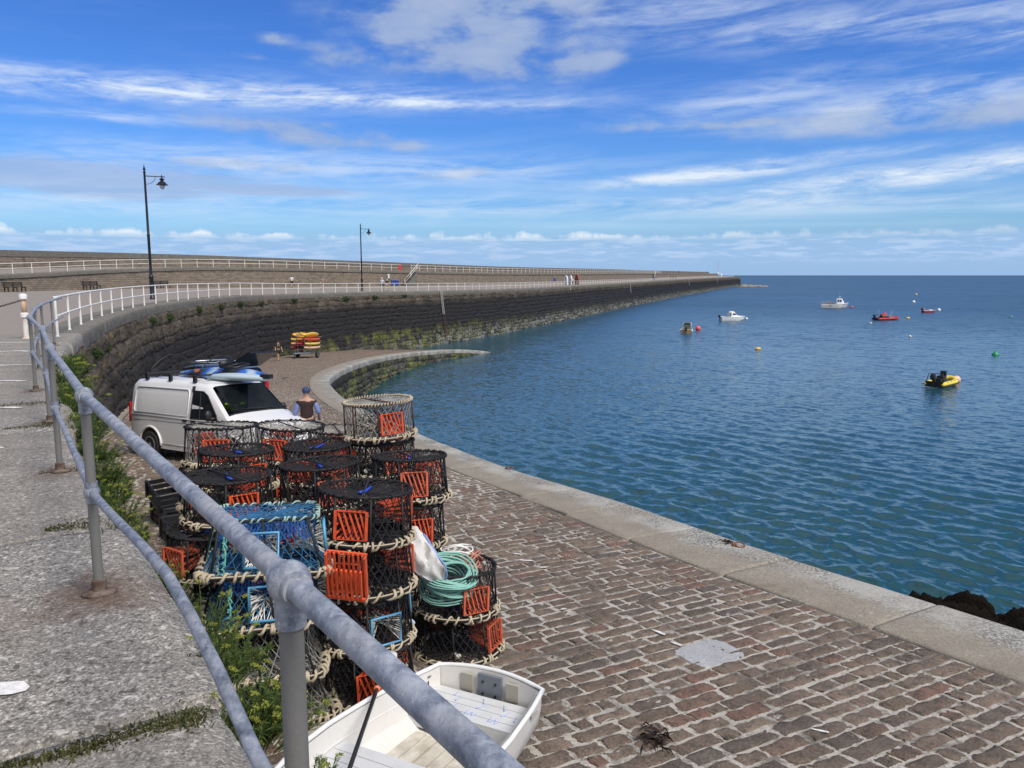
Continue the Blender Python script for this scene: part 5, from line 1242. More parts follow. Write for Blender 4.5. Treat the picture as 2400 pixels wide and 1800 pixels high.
# crates and timber against the wall
def crate(x, y, h, rz, lab, tilt=(0, 0), grp=True):
    th = thing('fish_crate', lab, 'crate', group='black crates by the wall'); on_slip(th, x, y, rz, h); th.rotation_quaternion = Euler((*tilt, 0)).to_quaternion() @ th.rotation_quaternion
    m_ = MB(); w, d, hh, t = .62, .42, .30, .02
    m_.box((0, 0, .015), (w, d, .03))
    for sx in (-1, 1):
        for k in range(3): m_.box((sx*w/2, 0, .07 + .105*k), (t, d, .075))
        for k in range(3): m_.box((0, sx*d/2, .07 + .105*k), (w - t, t, .075))
        for sy in (-1, 1): m_.box((sx*(w/2 + .004), sy*(d/2 + .004), .17), (.06, .06, hh))
    m_.build('basket', M_blkplast, th)
    m_ = MB(); r4 = [(-w/2, -d/2, hh), (w/2, -d/2, hh), (w/2, d/2, hh), (-w/2, d/2, hh)]; m_.tube([(x_*1.02, y_*1.02, z_) for x_, y_, z_ in r4], .022, 6, True); m_.build('rim', M_blkplast, th)
crate(-5.85, 12.6, .32, R(-50), 'black slatted crate tipped towards us, uppermost by the wall', (R(14), R(6)))
crate(-5.75, 12.55, 0, R(-48), 'black slatted crate on the setts under the tipped one'); crate(-5.15, 11.5, 0, R(-55), 'black slatted crate beside the leaning planks')
for i, (x, y, L, az, lab) in enumerate(((-5.0, 10.3, 1.5, 70, 'longest weathered plank leaning on the wall'), (-4.85, 10.0, 1.25, 60, 'short weathered plank leaning on wall, nearest the pots'), (-5.2, 10.6, 1.4, 80, 'weathered plank leaning on the wall, nearest the crates'))):
    m_ = MB(); m_.box((0, 0, L/2), (.10, .022, L)); o = m_.build('plank', mat('grey_timber', (.27, .24, .20), .9, var=.35, vscale=7, dirt=(.10, .05, .03), dscale=3, damt=.5)); on_slip(o, x, y, 0, 0); o.rotation_quaternion = Euler((R(12 + 4*i), R(-34 + 5*i), R(20))).to_quaternion(); tag(o, lab, 'plank', 'planks leaning on the wall')
m_ = MB(); m_.box((0, 0, .16), (.42, .3, .3)); m_.box((0, 0, .33), (.46, .34, .04)); o = m_.build('grey_box', mat('box_grey', (.36, .37, .36), .6)); on_slip(o, -4.55, 10.75, R(-30)); tag(o, 'small pale grey lidded box behind the leaning planks', 'box')

# ---------------------------------------------------------------- white dinghy
def dinghy():
    th = thing('dinghy', 'small white rowing dinghy with slatted thwarts lying below the railing', 'dinghy'); on_slip(th, -.19, 5.92, math.atan2(-.88, -.475), 0)
    L = 2.45; xs = np.linspace(0, L, 17)
    hb = lambda x: float(np.interp(x, [0, .35, .8, 1.2, 1.6, 1.95, 2.2, 2.38, 2.45], [.485, .555, .615, .635, .60, .48, .32, .13, .03]))
    sh = lambda x: .455 + .02*(x/L) + .09*max(0, (x - 1.4)/1.05)**2
    kz = lambda x: .045 + .22*max(0, (x - 1.7)/.75)**2
    def sec(x, off):
        b_, s_, k = max(.012, hb(x) - off), sh(x), kz(x) + off*1.2; P_ = []
        for t, fx, fz in ((0, 1, 1), (1, .985, .62), (2, .93, .30), (3, .74, .07), (4, .38, .0)): P_.append((x, b_*fx, k + (s_ - k)*fz))
        return [Vector(p) for p in P_] + [Vector((x, 0, k))] + [Vector((p[0], -p[1], p[2])) for p in P_[::-1]]
    m_ = MB(); S1 = [sec(x, 0) for x in xs]; S2 = [sec(max(.035, x), .028) for x in xs]
    m_.loft(S1, False); m_.loft(S2, False); n = len(S1[0])
    hull = m_.build('hull', mat('dinghy_white', (.70, .69, .655), .4, dirt=(.45, .40, .30), dscale=4, damt=.22, coat=.15), th, True, 35)
    g = [(x, hb(x) + .008, sh(x)) for x in xs] ; g2 = [(x, -hb(x) - .008, sh(x)) for x in xs[::-1]]
    bow_ = lambda y_: -.085*(1 - (y_/hb(0))**2); crown = lambda y_: .022*(1 - (y_/hb(0))**2)
    gs = [Vector((bow_(y_), y_, sh(0) + crown(y_))) for y_ in np.linspace(-hb(0), hb(0), 11)[1:-1]]
    m_ = MB(); m_.tube([Vector(p) for p in g] + [Vector(p) for p in g2] + gs, .021, 8, True); m_.build('gunwale', M_wht, th, True)
    ys_ = np.linspace(-1, 1, 13); vs = []   # bowed stern board, inner and outer skin
    for off in (.0, .034):
        for zf in (0, .12, .35, .7, 1.0):
            for u in ys_:
                wdt = hb(0)*float(np.interp(zf, [0, .12, .35, 1], [.60, .80, .93, 1])); y_ = u*wdt; vs.append((bow_(y_)*(.35 + .65*zf) + off, y_, kz(0) + (sh(0) + crown(y_) - kz(0))*(zf*(1 - .0) + (1 - zf)*.0) + (.10*abs(u)**3*(1 - zf))))
    fs = [(o*65 + i*13 + j, o*65 + i*13 + j + 1, o*65 + (i + 1)*13 + j + 1, o*65 + (i + 1)*13 + j) for o in (0, 1) for i in range(4) for j in range(12)]
    m_ = MB(); m_.add(vs, fs); tr = m_.build('transom', mat('dinghy_white', (1, 1, 1)), th, True, 50)
    m_ = MB(); m_.box((-.018, 0, .36), (.03, .22, .20)); m_.build('motor_plate', mat('plate_grey', (.16, .18, .21), .5), tr)
    for (y_, z_) in ((-.06, .40), (.06, .40), (-.06, .30), (.06, .30)):
        m_ = MB(); m_.box((.0, y_, z_), (.01, .014, .02)); m_.build('bolt', M_blkplast, tr)
    for sy in (-.215, .215):
        m_ = MB(); m_.box((-.010, sy, .365), (.024, .115, .14)); m_.build('pad', mat('pad_beige', (.40, .38, .32), .8, bump=.003, bscale=90), tr)
    wd = mat('thwart_white', (.62, .64, .65), .5, dirt=(.40, .40, .40), dscale=6, damt=.4)
    def thwart(x0, x1, z, nb):
        m_ = MB()
        for k in range(nb):
            a = x0 + (x1 - x0)*k/nb + .003; b_ = x0 + (x1 - x0)*(k + 1)/nb - .003; w0, w1 = hb(a)*.965 - .03, hb(b_)*.965 - .03
            m_.add([(a, -w0, z), (b_, -w1, z), (b_, w1, z), (a, w0, z), (a, -w0, z - .03), (b_, -w1, z - .03), (b_, w1, z - .03), (a, w0, z - .03)], [(0, 1, 2, 3), (7, 6, 5, 4), (0, 4, 5, 1), (1, 5, 6, 2), (2, 6, 7, 3), (3, 7, 4, 0)])
        m_.box((x1 - .012, 0, z - .1), (.02, 2*(hb(x1)*.93 - .03), .14))
        return m_.build('thwart', wd, th)
    t1 = thwart(.04, .44, .30, 4); thwart(1.12, 1.46, .31, 3)
    r_ = random.Random(9); bmk = mat('blue_marker', (.36, .43, .66), .7)   # old blue paint strokes on the stern thwart
    bp_ = [(.10, -.25), (.17, -.19), (.29, -.16), (.12, .02), (.20, .05), (.31, -.02), (.14, .22), (.22, .28), (.33, .20), (.25, .38)]
    for k, (x_, y_) in enumerate(bp_):
        m_ = MB(); a = r_.uniform(-.5, .7); pts = [(x_ + .075*t*math.cos(a) + .008*math.sin(6*t), y_ + .075*t*math.sin(a), .3035) for t in (-.6, -.2, .2, .7)]; m_.tube(pts, [.002, .004, .005, .010], 4)
        if k in (5, 8): m_.tube([(x_ + .05, y_ + .03, .3035), (x_, y_ + .05, .3035), (x_ + .06, y_ + .07, .3035), (x_ + .01, y_ + .09, .3035)], .005, 4)
        m_.build('paint_stroke', bmk, t1)
    m_ = MB()
    for k in range(7):
        y_ = -.36 + .12*k; xa, xb = .46, 1.9 - abs(y_)*1.2; m_.box(((xa + xb)/2, y_, .085 + .10*y_*y_), (xb - xa, .105, .022))
    m_.build('floor_boards', mat('cream_boards', (.64, .615, .54), .6, var=.1, dirt=(.20, .15, .09), dscale=4, damt=.7), th)
    m_ = MB()   # strakes along the inside of the hull
    for q_ in (1, 2):
        for sg_ in (0, 1): m_.tube([S2[i][q_ if not sg_ else len(S2[0]) - 1 - q_]*1.0 for i in range(2, 15)], .006, 4)
    m_.build('strakes', mat('dinghy_white', (1, 1, 1)), hull)
    m_ = MB(); zt = .36   # black letter marks inside the quarter: T and tape scraps, on the side away from the sea
    def strip_(a, b_, w): m_.bar(a, b_, w, .003)
    yq = lambda x: -(hb(x)*.985 - .034)
    strip_((.30, yq(.30), .43), (.37, yq(.37), .43), .014); strip_((.335, yq(.335), .43), (.335, yq(.335) + .004, .35), .014); strip_((.15, yq(.15), .42), (.185, yq(.185), .42), .012); strip_((.18, yq(.18), .385), (.18, yq(.18), .35), .012)
    m_.build('letter_marks', M_blkplast, hull)
    m_ = MB(); m_.box((.28, .575 - .015, .40), (.10, .004, .035)); m_.build('maker_plate', mat('pad_beige', (.4, .38, .32)), hull)
    return th
dinghy()
pd = thing('paddle', 'black paddle with white blade and orange ring resting across the dinghy side', 'paddle')
a, b_ = Vector((-1.04, 5.72, slip_z(5.72) + .58)), Vector((-1.05, 4.0, slip_z(4.0) + .50)); d = (b_ - a).normalized()
mb = MB(); mb.tube([a, b_], .0155, 10); mb.build('shaft', mat('carbon_black', (.016, .016, .018), .4), pd, True)
mb = MB(); q_ = d.to_track_quat('Z', 'Y').to_matrix(); prof = [(.016, 0), (.045, .08), (.075, .18), (.085, .30), (.07, .41), (.03, .46)]
secs = [[a - d*(t - .02) + q_ @ Vector((w*math.cos(k*PI/6), .012*math.sin(k*PI/6)*(1.3 - t) + .02*(math.cos(k*PI/6))**2*t, 0)) for k in range(12)] for w, t in prof]; mb.loft(secs); mb.build('blade', M_wht, pd, True)
mb = MB(); c = a.lerp(b_, .10); mb.tube([c - d*.012, c + d*.012], .026, 12); mb.build('drip_ring', mat('drip_orange', (.75, .20, .09), .5), pd, True)

# ---------------------------------------------------------------- white van
def vehicle_body(th, stations, ringf, m_, name='body', skip=None):
    secs = [ringf(*s_) for s_ in stations]; n = len(secs[0]); mb = MB(); vs = [v for s_ in secs for v in s_]; fs = []
    for i in range(len(secs) - 1):
        for k in range(n):
            if skip and skip(i, k): continue
            l = (k + 1) % n; fs.append((i*n + k, i*n + l, (i + 1)*n + l, (i + 1)*n + k))
    fs.append(tuple(range(n))); fs.append(tuple((len(secs) - 1)*n + k for k in range(n))); mb.add(vs, fs)
    return mb.build(name, m_, th, True, 38), secs
def wheel(parent, x, y, r, w=.22, side=1):
    wt = MB(); M_ = Matrix.Rotation(PI/2, 3, 'X')
    wt.lathe([(r*.62, -w/2), (r*.93, -w/2), (r, -w*.36), (r, w*.36), (r*.93, w/2), (r*.62, w/2)], 28, (x, y, r), M_); t_ = wt.build('wheel', M_rubber, parent, True, 40)
    rm = MB(); ys = y + side*(w/2 - .015); rm.lathe([(r*.64, -.02), (r*.64, .02), (r*.56, .025), (r*.52, .0), (r*.2, .01), (r*.12, .03)], 24, (x, ys, r), Matrix.Rotation(PI/2*(-side if side < 0 else -1), 3, 'X')); 
    for k in range(14):
        a = 2*PI*k/14; rm.box((x + r*.42*math.cos(a), ys + side*.012, r + r*.42*math.sin(a)), (.035, .02, .035), None, 1)
    rm.build('rim', [mat('rim_grey', (.30, .31, .32), .4, .6), M_blkplast], t_, True, 40)
def van():
    th = thing('white_van', 'white panel van with roof rack parked on the slipway facing right', 'van'); on_slip(th, -9.25, 20.0, R(-32), 0)
    HW = .95
    def wz(z, hw): return hw*(1 - .015*max(0, (.5 - z)/.3)) if z < 1.08 else hw - .13*((z - 1.08)/.80)**1.25
    def rf(x, T, hw, zb):
        zs = [zb, .42, .70, 1.0, 1.10, 1.35, 1.6, T - .10, T - .03]; zs = [min(z, T - .03*(9 - i)) if z > T - .03*(9 - i) else z for i, z in enumerate(zs)]
        P_ = [(x, -wz(z, hw) + (.0 if i < 7 else (.02 if i == 7 else .08)), z) for i, z in enumerate(zs)]
        top = [(x, -hw*.72, T), (x, -hw*.3, T + .018), (x, hw*.3, T + .018), (x, hw*.72, T)]
        return [Vector(p) for p in P_ + top + [(p[0], -p[1], p[2]) for p in P_[::-1]]]
    st = [(0, 1.80, .84, .40), (.04, 1.88, .90, .34), (.14, 1.92, .935, .30), (.6, 1.945, .95, .28), (1.6, 1.955, .95, .27), (2.5, 1.945, .95, .27), (2.95, 1.905, .95, .27), (3.10, 1.86, .945, .27), (3.80, 1.245, .945, .27), (3.95, 1.185, .94, .27), (4.40, 1.09, .915, .28), (4.68, .985, .86, .28), (4.83, .82, .79, .30), (4.90, .62, .74, .34)]
    wp = mat('van_white', (.74, .745, .74), .3, coat=.4, dirt=(.50, .48, .44), dscale=1.5, damt=.18)
    body, secs = vehicle_body(th, st, rf, wp, 'body', skip=lambda i, k: i == 7 and 8 <= k <= 12)
    A, B = secs[7], secs[8]
    m_ = MB(); lx = Vector((0, 0, .012))
    g = [B[9].lerp(A[9], .05) + lx, B[12].lerp(A[12], .05) + lx, A[12].lerp(B[12], .05) + lx, A[9].lerp(B[9], .05) + lx]
    g[0].y -= .02; g[1].y += .02
    m_.add(g, [(0, 1, 2, 3)]); gm, t, b, P_ = custom('windscreen_glass')
    b.inputs['Base Color'].default_value = (.01, .014, .017, 1); b.inputs['Roughness'].default_value = .04
    trn = t.new('ShaderNodeBsdfTransparent'); trn.inputs[0].default_value = (.42, .47, .48, 1); mx = t.new('ShaderNodeMixShader'); mx.inputs[0].default_value = .55; t.l.new(trn.outputs[0], mx.inputs[1]); t.l.new(b.outputs[0], mx.inputs[2]); t.l.new(mx.outputs[0], t.n['Material Output'].inputs[0])
    ws = m_.build('windscreen', gm, body)
    m_ = MB(); m_.tube([B[8] + lx, B[9] + lx, B[10] + lx, B[11] + lx, B[12] + lx, B[13] + lx], .016, 6); m_.build('wiper_cowl', M_blkplast, body)
    m_ = MB(); m_.tube([B[11].lerp(A[11], .04) + lx*2, B[9].lerp(A[9], .12) + lx*2], .012, 5); m_.tube([B[12].lerp(A[12], .04) + lx*2, B[10].lerp(A[10], .1) + lx*2], .012, 5); m_.build('wiper', M_blkplast, body)
    m_ = MB(); m_.box((3.45, 0, 1.0), (.6, 1.62, .42)); m_.box((2.55, 0, 1.1), (.04, 1.74, 1.5)); m_.build('cabin_lining', mat('cabin_dark', (.02, .021, .023), .9), body)
    m_ = MB()
    for sy in (-.42, .05, .5): m_.box((2.80, sy, 1.12), (.14, .42, .75)); m_.box((2.82, sy, 1.58), (.10, .24, .2))
    m_.build('seats', mat('seat_grey', (.05, .055, .065), .9), body)
    # side glass, door shut lines, swage lines on both sides
    def side(x, z, off=.006, s=-1): return Vector((x, s*(wz(z, HW) + off), z))
    for s in (-1, 1):
        m_ = MB(); pl = [(2.52, 1.09), (3.52, 1.11), (3.46, 1.22), (3.08, 1.66), (2.92, 1.74), (2.55, 1.75)]
        m_.add([side(x, z, .007, s) for x, z in pl], [tuple(range(6))]); m_.build('door_window', M_glass, body)
        m_ = MB(); m_.tube([side(x, z, .008, s) for x, z in pl + pl[:1]], .014, 5); m_.tube([side(2.86, 1.11, .01, s), side(2.83, 1.72, .01, s)], .014, 5); m_.build('window_seal', M_blkplast, body)
        m_ = MB(); gl = mat('shut_line', (.05, .05, .05), .8)
        for ln in ([(2.44, .36), (2.45, 1.0), (2.47, 1.80)], [(.05, .93), (1.0, .95), (2.44, .95), (3.7, .97)], [(3.66, .50), (3.66, 1.0), (3.55, 1.12)]): m_.tube([side(x, z, -.001, s) for x, z in ln], .006, 4)
        m_.build('shut_lines', gl, body)
        m_ = MB()
        for ln in ([(.30, 1.13), (2.36, 1.13), (2.40, 1.20), (2.40, 1.70), (2.34, 1.76), (.34, 1.76), (.26, 1.68), (.25, 1.2), (.30, 1.13)], [(.1, 1.06), (2.6, 1.06), (3.8, 1.08)], [(1.35, .40), (2.6, .40), (3.5, .40)]): m_.tube([side(x, z, .0, s) for x, z in ln], .016, 6)
        m_.build('pressings', wp, body, True)
        for wx in (.92, 3.98):
            m_ = MB(); m_.add([Vector((wx + .40*math.cos(a), s*(HW + .004 if wx < 3 else HW - .004), max(.26, .36 + .40*math.sin(a)))) for a in [2*PI*k/32 for k in range(32)]], [tuple(range(32))]); m_.build('arch_lining', mat('arch_black', (.006, .006, .006), .95), body)
            m_ = MB(); m_.tube([Vector((wx + .43*math.cos(a), s*(HW + .006), .36 + .43*math.sin(a))) for a in [PI*k/16 - .05 for k in range(17)]], .03, 6); m_.build('arch_flare', wp, body, True)
            wheel(th, wx, s*.875, .335, .22, s)
        m_ = MB(); m_.ball((3.38, s*1.10, 1.22), .13, 10, 8, 0, (.55, .75, 1.0)); m_.box((3.42, s*.99, 1.15), (.08, .18, .05)); m_.build('wing_mirror', M_blkplast, th, True)
        m_ = MB(); m_.box((2.30, s*(HW + .012), 1.02), (.16, .02, .035)); m_.box((2.62, s*(HW + .012), 1.02), (.16, .02, .035)); m_.build('door_handle', M_blkplast, body)
        m_ = MB(); m_.box((4.72, s*.66, .86), (.22, .30, .20)); m_.build('headlight', mat('lamp_clear', (.55, .58, .6), .1, .3), body)
        m_ = MB(); m_.box((-.005, s*.86, 1.1), (.05, .10, .5)); m_.build('tail_light', mat('tail_red', (.45, .02, .02), .25), body)
    m_ = MB(); m_.box((4.84, 0, .45), (.16, 1.66, .22)); m_.box((4.83, 0, .78), (.10, .9, .10)); m_.build('front_bumper', M_blkplast, body)
    m_ = MB(); m_.box((-.03, 0, .45), (.12, 1.74, .2)); m_.build('rear_bumper', M_blkplast, body)
    m_ = MB()
    for k in range(5): m_.tube([(.35, -.56 + .28*k, 1.967), (2.75, -.56 + .28*k, 1.962)], .012, 5)
    m_.build('roof_ribs', wp, body, True)
    rk = MB()
    for x_ in (.55, 1.5, 2.45):
        rk.tube([(x_, -.78, 2.09), (x_, .78, 2.09)], .022, 8)
        for s in (-1, 1): rk.box((x_, s*.74, 2.01), (.09, .06, .17))
    rk.build('roof_rack', M_blkplast, th)
    return th
VAN = van()
vm = VAN.matrix_basis if False else None
def local_to(th, p): q_ = th.rotation_quaternion; return th.location + q_ @ Vector(p)
# lime jacket on the dashboard
hv = MB(); vs = []; r_ = random.Random(2)
for i in range(8):
    for j in range(10): vs.append((.0 + .3*i/7 + .02*math.sin(j*2), -.3 + .6*j/9, .05 + .05*math.sin(i*1.3 + j) + .05*math.sin(j*.9)))
hv.add(vs, [(i*10 + j, i*10 + j + 1, (i + 1)*10 + j + 1, (i + 1)*10 + j) for i in range(7) for j in range(9)]); o = hv.build('hi_vis_jacket', mat('hi_vis', (.45, .75, .06), .7), None, True)
o.rotation_mode = 'QUATERNION'; o.rotation_quaternion = VAN.rotation_quaternion @ Euler((0, R(-22), 0)).to_quaternion(); o.location = local_to(VAN, (3.18, -.35, 1.27)); tag(o, 'lime yellow jacket lying on the dashboard behind the van windscreen', 'jacket')
# kayak and board on the roof rack
def kayak_mesh(mb, L, B, Hh, nose=.25, n=16, rocker=.12, k=12):
    secs = []
    for i in range(n + 1):
        t = i/n; u = abs(2*t - 1); w = B/2*(1 - u**2.0)**.9 + .015; hgt = Hh*(1 - .6*u**2.2); z0 = rocker*u**2.5
        secs.append([Vector((L*(t - .5), w*math.cos(2*PI*q_/k), z0 + hgt/2 + hgt/2*math.sin(2*PI*q_/k)*(1 if math.sin(2*PI*q_/k) > 0 else 1.0))) for q_ in range(k)])
    mb.loft(secs)
km, t, b, P_ = custom('camo_blue'); ob = t.new('ShaderNodeTexCoord').outputs['Object']; x_, y_, z_ = t.xyz(ob)
f = t.m('SINE', t.m('ADD', t.m('MULTIPLY', x_, 5.2), t.m('MULTIPLY', t.noise(ob, 2.0, 3, .6), 4)))
t.put(b.inputs['Base Color'], t.ramp(t.mapr(f, -1, 1, 0, 1), [(.1, (.010, .012, .016)), (.42, (.015, .03, .08)), (.62, (.015, .09, .42)), (.84, (.03, .15, .5)), (.98, (.35, .45, .55))])); b.inputs['Roughness'].default_value = .35
ky = thing('roof_kayak', 'blue, black and white mottled kayak strapped on the white van roof', 'kayak'); ky.rotation_mode = 'QUATERNION'; ky.rotation_quaternion = VAN.rotation_quaternion @ Euler((R(8), R(-1), R(5))).to_quaternion(); ky.location = local_to(VAN, (2.30, .15, 1.93))
mb = MB(); kayak_mesh(mb, 3.0, .62, .32, rocker=.05); mb.build('hull', km, ky, True)
mb = MB(); mb.tube([(.35, -.22, .36), (.55, -.25, .375), (.75, -.22, .36), (.75, .22, .36), (.55, .25, .375), (.35, .22, .36)], .03, 6, True); mb.box((.2, 0, .42), (.08, .38, .16)); mb.build('cockpit', M_blkplast, ky, True)
mb = MB(); mb.box((-.55, -.26, .28), (.16, .02, .07)); mb.build('orange_badge', mat('badge_orange', (.7, .2, .06), .5), ky)
bd = thing('roof_board', 'pale grey board with black tail lying on van roof in front of kayak', 'board'); bd.rotation_mode = 'QUATERNION'; bd.rotation_quaternion = VAN.rotation_quaternion @ Euler((0, 0, R(9))).to_quaternion(); bd.location = local_to(VAN, (3.2, -.1, 1.95))
mb = MB(); kayak_mesh(mb, 1.9, .46, .2, rocker=.04); mb.build('deck', mat('board_grey', (.42, .52, .56), .4), bd, True); mb = MB(); mb.box((.86, 0, .14), (.26, .16, .10)); mb.build('nose_guard', M_blkplast, bd)
for x_, lab in ((.55, 'black tie-down strap over the rear of the kayak on van roof'), (2.45, 'black tie-down strap over the front of the kayak on van roof')):
    mb = MB(); mb.tube([Vector(local_to(VAN, (x_, -.7 + 1.4*k/10, 2.12 + .42*math.sin(PI*k/10)))) for k in range(11)], .016, 5)
    tag(mb.build('tie_down_strap', M_blkplast, None, True), lab, 'strap')
mb = MB(); mb.tube([Vector(local_to(VAN, p)) for p in ((2.45, -.7, 2.12), (2.9, -.72, 2.0), (3.0, -.55, 1.99), (3.12, -.3, 1.95), (3.1, .0, 1.98), (2.6, .1, 2.1))], .012, 5)
tag(mb.build('loose_strap', M_blkplast, None, True), 'loose black strap end trailing across the van roof above the windscreen', 'strap')

# ---------------------------------------------------------------- dark estate car behind the van, tailgate up
def suv():
    th = thing('dark_car', 'black car behind the van with its tailgate raised', 'car'); on_slip(th, -9.7, 28.2, R(151), 0)
    def rf(x, T, hw, zb):
        zs = [zb, .5, .8, 1.0, 1.05]; P_ = [(x, -hw, min(z, T - .05*(5 - i))) for i, z in enumerate(zs)] + [(x, -hw*.86 if T > 1.2 else -hw*.95, T - .06)]
        return [Vector(p) for p in P_ + [(x, -hw*.7, T), (x, hw*.7, T)] + [(p[0], -p[1], p[2]) for p in P_[::-1]]]
    bk = mat('car_black', (.010, .010, .012), .25, coat=.5)
    body, secs = vehicle_body(th, [(0, 1.02, .86, .45), (.05, 1.06, .9, .35), (.30, 1.66, .9, .3), (.8, 1.76, .92, .3), (2.2, 1.76, .92, .3), (2.7, 1.68, .92, .3), (3.35, 1.1, .92, .3), (4.2, 1.0, .88, .3), (4.6, .75, .78, .35)], rf, bk)
    for s in (-1, 1):
        m_ = MB(); m_.add([Vector((x_, s*y_, z_)) for x_, y_, z_ in ((.55, .915, 1.12), (2.9, .915, 1.12), (2.5, .825, 1.60), (.7, .825, 1.64))], [(0, 1, 2, 3)]); m_.build('side_window', M_glass, body)
        m_ = MB(); m_.box((.02, s*.80, 1.0), (.06, .16, .34)); m_.build('tail_light', mat('tail_red', (.45, .02, .02), .25), body)
        for wx in (.85, 3.6): wheel(th, wx, s*.86, .35, .22, s)
    m_ = MB()
    for s in (-1, 1): m_.tube([(.6, s*.62, 1.86), (2.6, s*.62, 1.84)], .025, 8)
    for x_ in (.9, 2.1): m_.tube([(x_, -.7, 1.90), (x_, .7, 1.90)], .028, 8)
    m_.build('roof_rails', mat('alloy_silver', (.55, .58, .62), .35, .6), th, True)
    m_ = MB(); m_.prism([(-.78, 0), (.78, 0), (.70, 1.25), (-.70, 1.25)], .06, Matrix(((0, -.90, .44, .34), (1, 0, 0, 0), (0, .44, .90, 1.70), (0, 0, 0, 1)))); tg = m_.build('tailgate', bk, th)
    m_ = MB(); m_.prism([(-.62, .15), (.62, .15), (.57, .85), (-.57, .85)], .02, Matrix(((0, -.90, .44, .37), (1, 0, 0, 0), (0, .44, .90, 1.76), (0, 0, 0, 1)))); m_.build('tailgate_glass', M_glass, tg)
suv()

# ---------------------------------------------------------------- kayak trailer and its kayaks
tx, ty, taz = -19.4, 72.3, R(78)
tr = thing('kayak_trailer', 'galvanised kayak trailer on black wheels by the dark wall', 'trailer'); on_slip(tr, tx, ty, taz)
ga = mat('trailer_steel', (.30, .32, .34), .5, .4)
mb = MB(); mb.box((0, 0, .5), (3.0, .08, .08)); mb.bar((-1.2, 0, .5), (-2.4, 0, .45), .09); mb.bar((-2.3, 0, .45), (-.6, -.7, .5), .06); mb.bar((-2.3, 0, .45), (-.6, .7, .5), .06); mb.box((.2, 0, .42), (.1, 1.9, .09)); mb.build('chassis', ga, tr)
mb = MB()
for x_ in (-1.0, 1.1):
    for s in (-.36, .36): mb.box((x_, s, 1.35), (.06, .06, 1.75))
    for z_ in (.78, 1.17, 1.57, 1.95, 2.22): mb.box((x_, 0, z_), (.05, 2.1 if z_ < 2.1 else 1.1, .045))
mb.build('rack', ga, tr)
mb = MB(); mb.tube([(-2.35, 0, .45), (-2.35, 0, .02)], .04, 8); mb.tube([(-2.4, .04, .1), (-2.4, -.04, .1)], .1, 12); mb.build('jockey_wheel', M_blkplast, tr)
for s in (-1, 1): wheel(tr, .2, s*1.0, .30, .2, s)
mb = MB(); mb.tube([(-.9, -.03, .68), (-.9, .03, .68)], .24, 16); mb.build('spare_wheel', M_rubber, tr, True, 40)
KY = [(.88, .72, 'maroon', (.26, .02, .02), 'dark red kayak, lowest on the left side of the trailer'), (.88, -.62, 'peach', (.72, .46, .25), 'pale peach kayak, lowest on the right side of the trailer'),
      (1.25, .74, 'tan', (.68, .38, .12), 'tan kayak, second tier on the left of trailer'), (1.25, .06, 'red', (.52, .03, .03), 'red kayak, second tier in the middle of the trailer'), (1.25, -.66, 'paleyellow', (.70, .50, .14), 'pale yellow kayak, second tier on the right of trailer'),
      (1.65, .72, 'straw', (.66, .46, .08), 'straw yellow kayak, third tier on the left of trailer'), (1.65, .05, 'orange', (.70, .20, .03), 'orange kayak, third tier in the middle of the trailer'), (1.65, -.66, 'scarlet', (.58, .07, .035), 'scarlet kayak, third tier on the right of trailer'),
      (2.05, .66, 'amber', (.72, .42, .03), 'amber yellow kayak, top tier left of trailer'), (2.05, -.66, 'gold', (.74, .45, .05), 'golden yellow kayak, top tier right of trailer')]
kproto = MB(); kayak_mesh(kproto, 3.1, .66, .30, rocker=.16, k=14)
for z_, y_, nm, c, lab in KY:
    o = thing('stacked_kayak', lab, 'kayak', group='kayaks racked on the trailer'); n_ = Vector((0, .06, 1)).normalized(); q_ = tr.rotation_quaternion
    o.rotation_mode = 'QUATERNION'; roll = R(-50 if z_ > 2 and y_ < 0 else (40 if z_ > 2 else 0)); o.rotation_quaternion = q_ @ Euler((roll, 0, R(random.uniform(-3, 3)))).to_quaternion(); o.location = tr.location + q_ @ Vector((0, y_, z_ - .08 + (.06 if z_ > 2 else 0)))
    kproto.build('hull', mat('kayak_' + nm, c, .4, var=.12, vscale=2), o, True)
    m_ = MB(); m_.tube([(.9, -.16, .285), (.2, -.24, .30), (-.9, -.16, .285), (-.9, .16, .285), (.2, .24, .30), (.9, .16, .285)], .022, 5, True); m_.box((-.3, 0, .30), (.1, .34, .08)); m_.build('seat_well', mat('well_dark', (.08, .05, .03), .7), o)
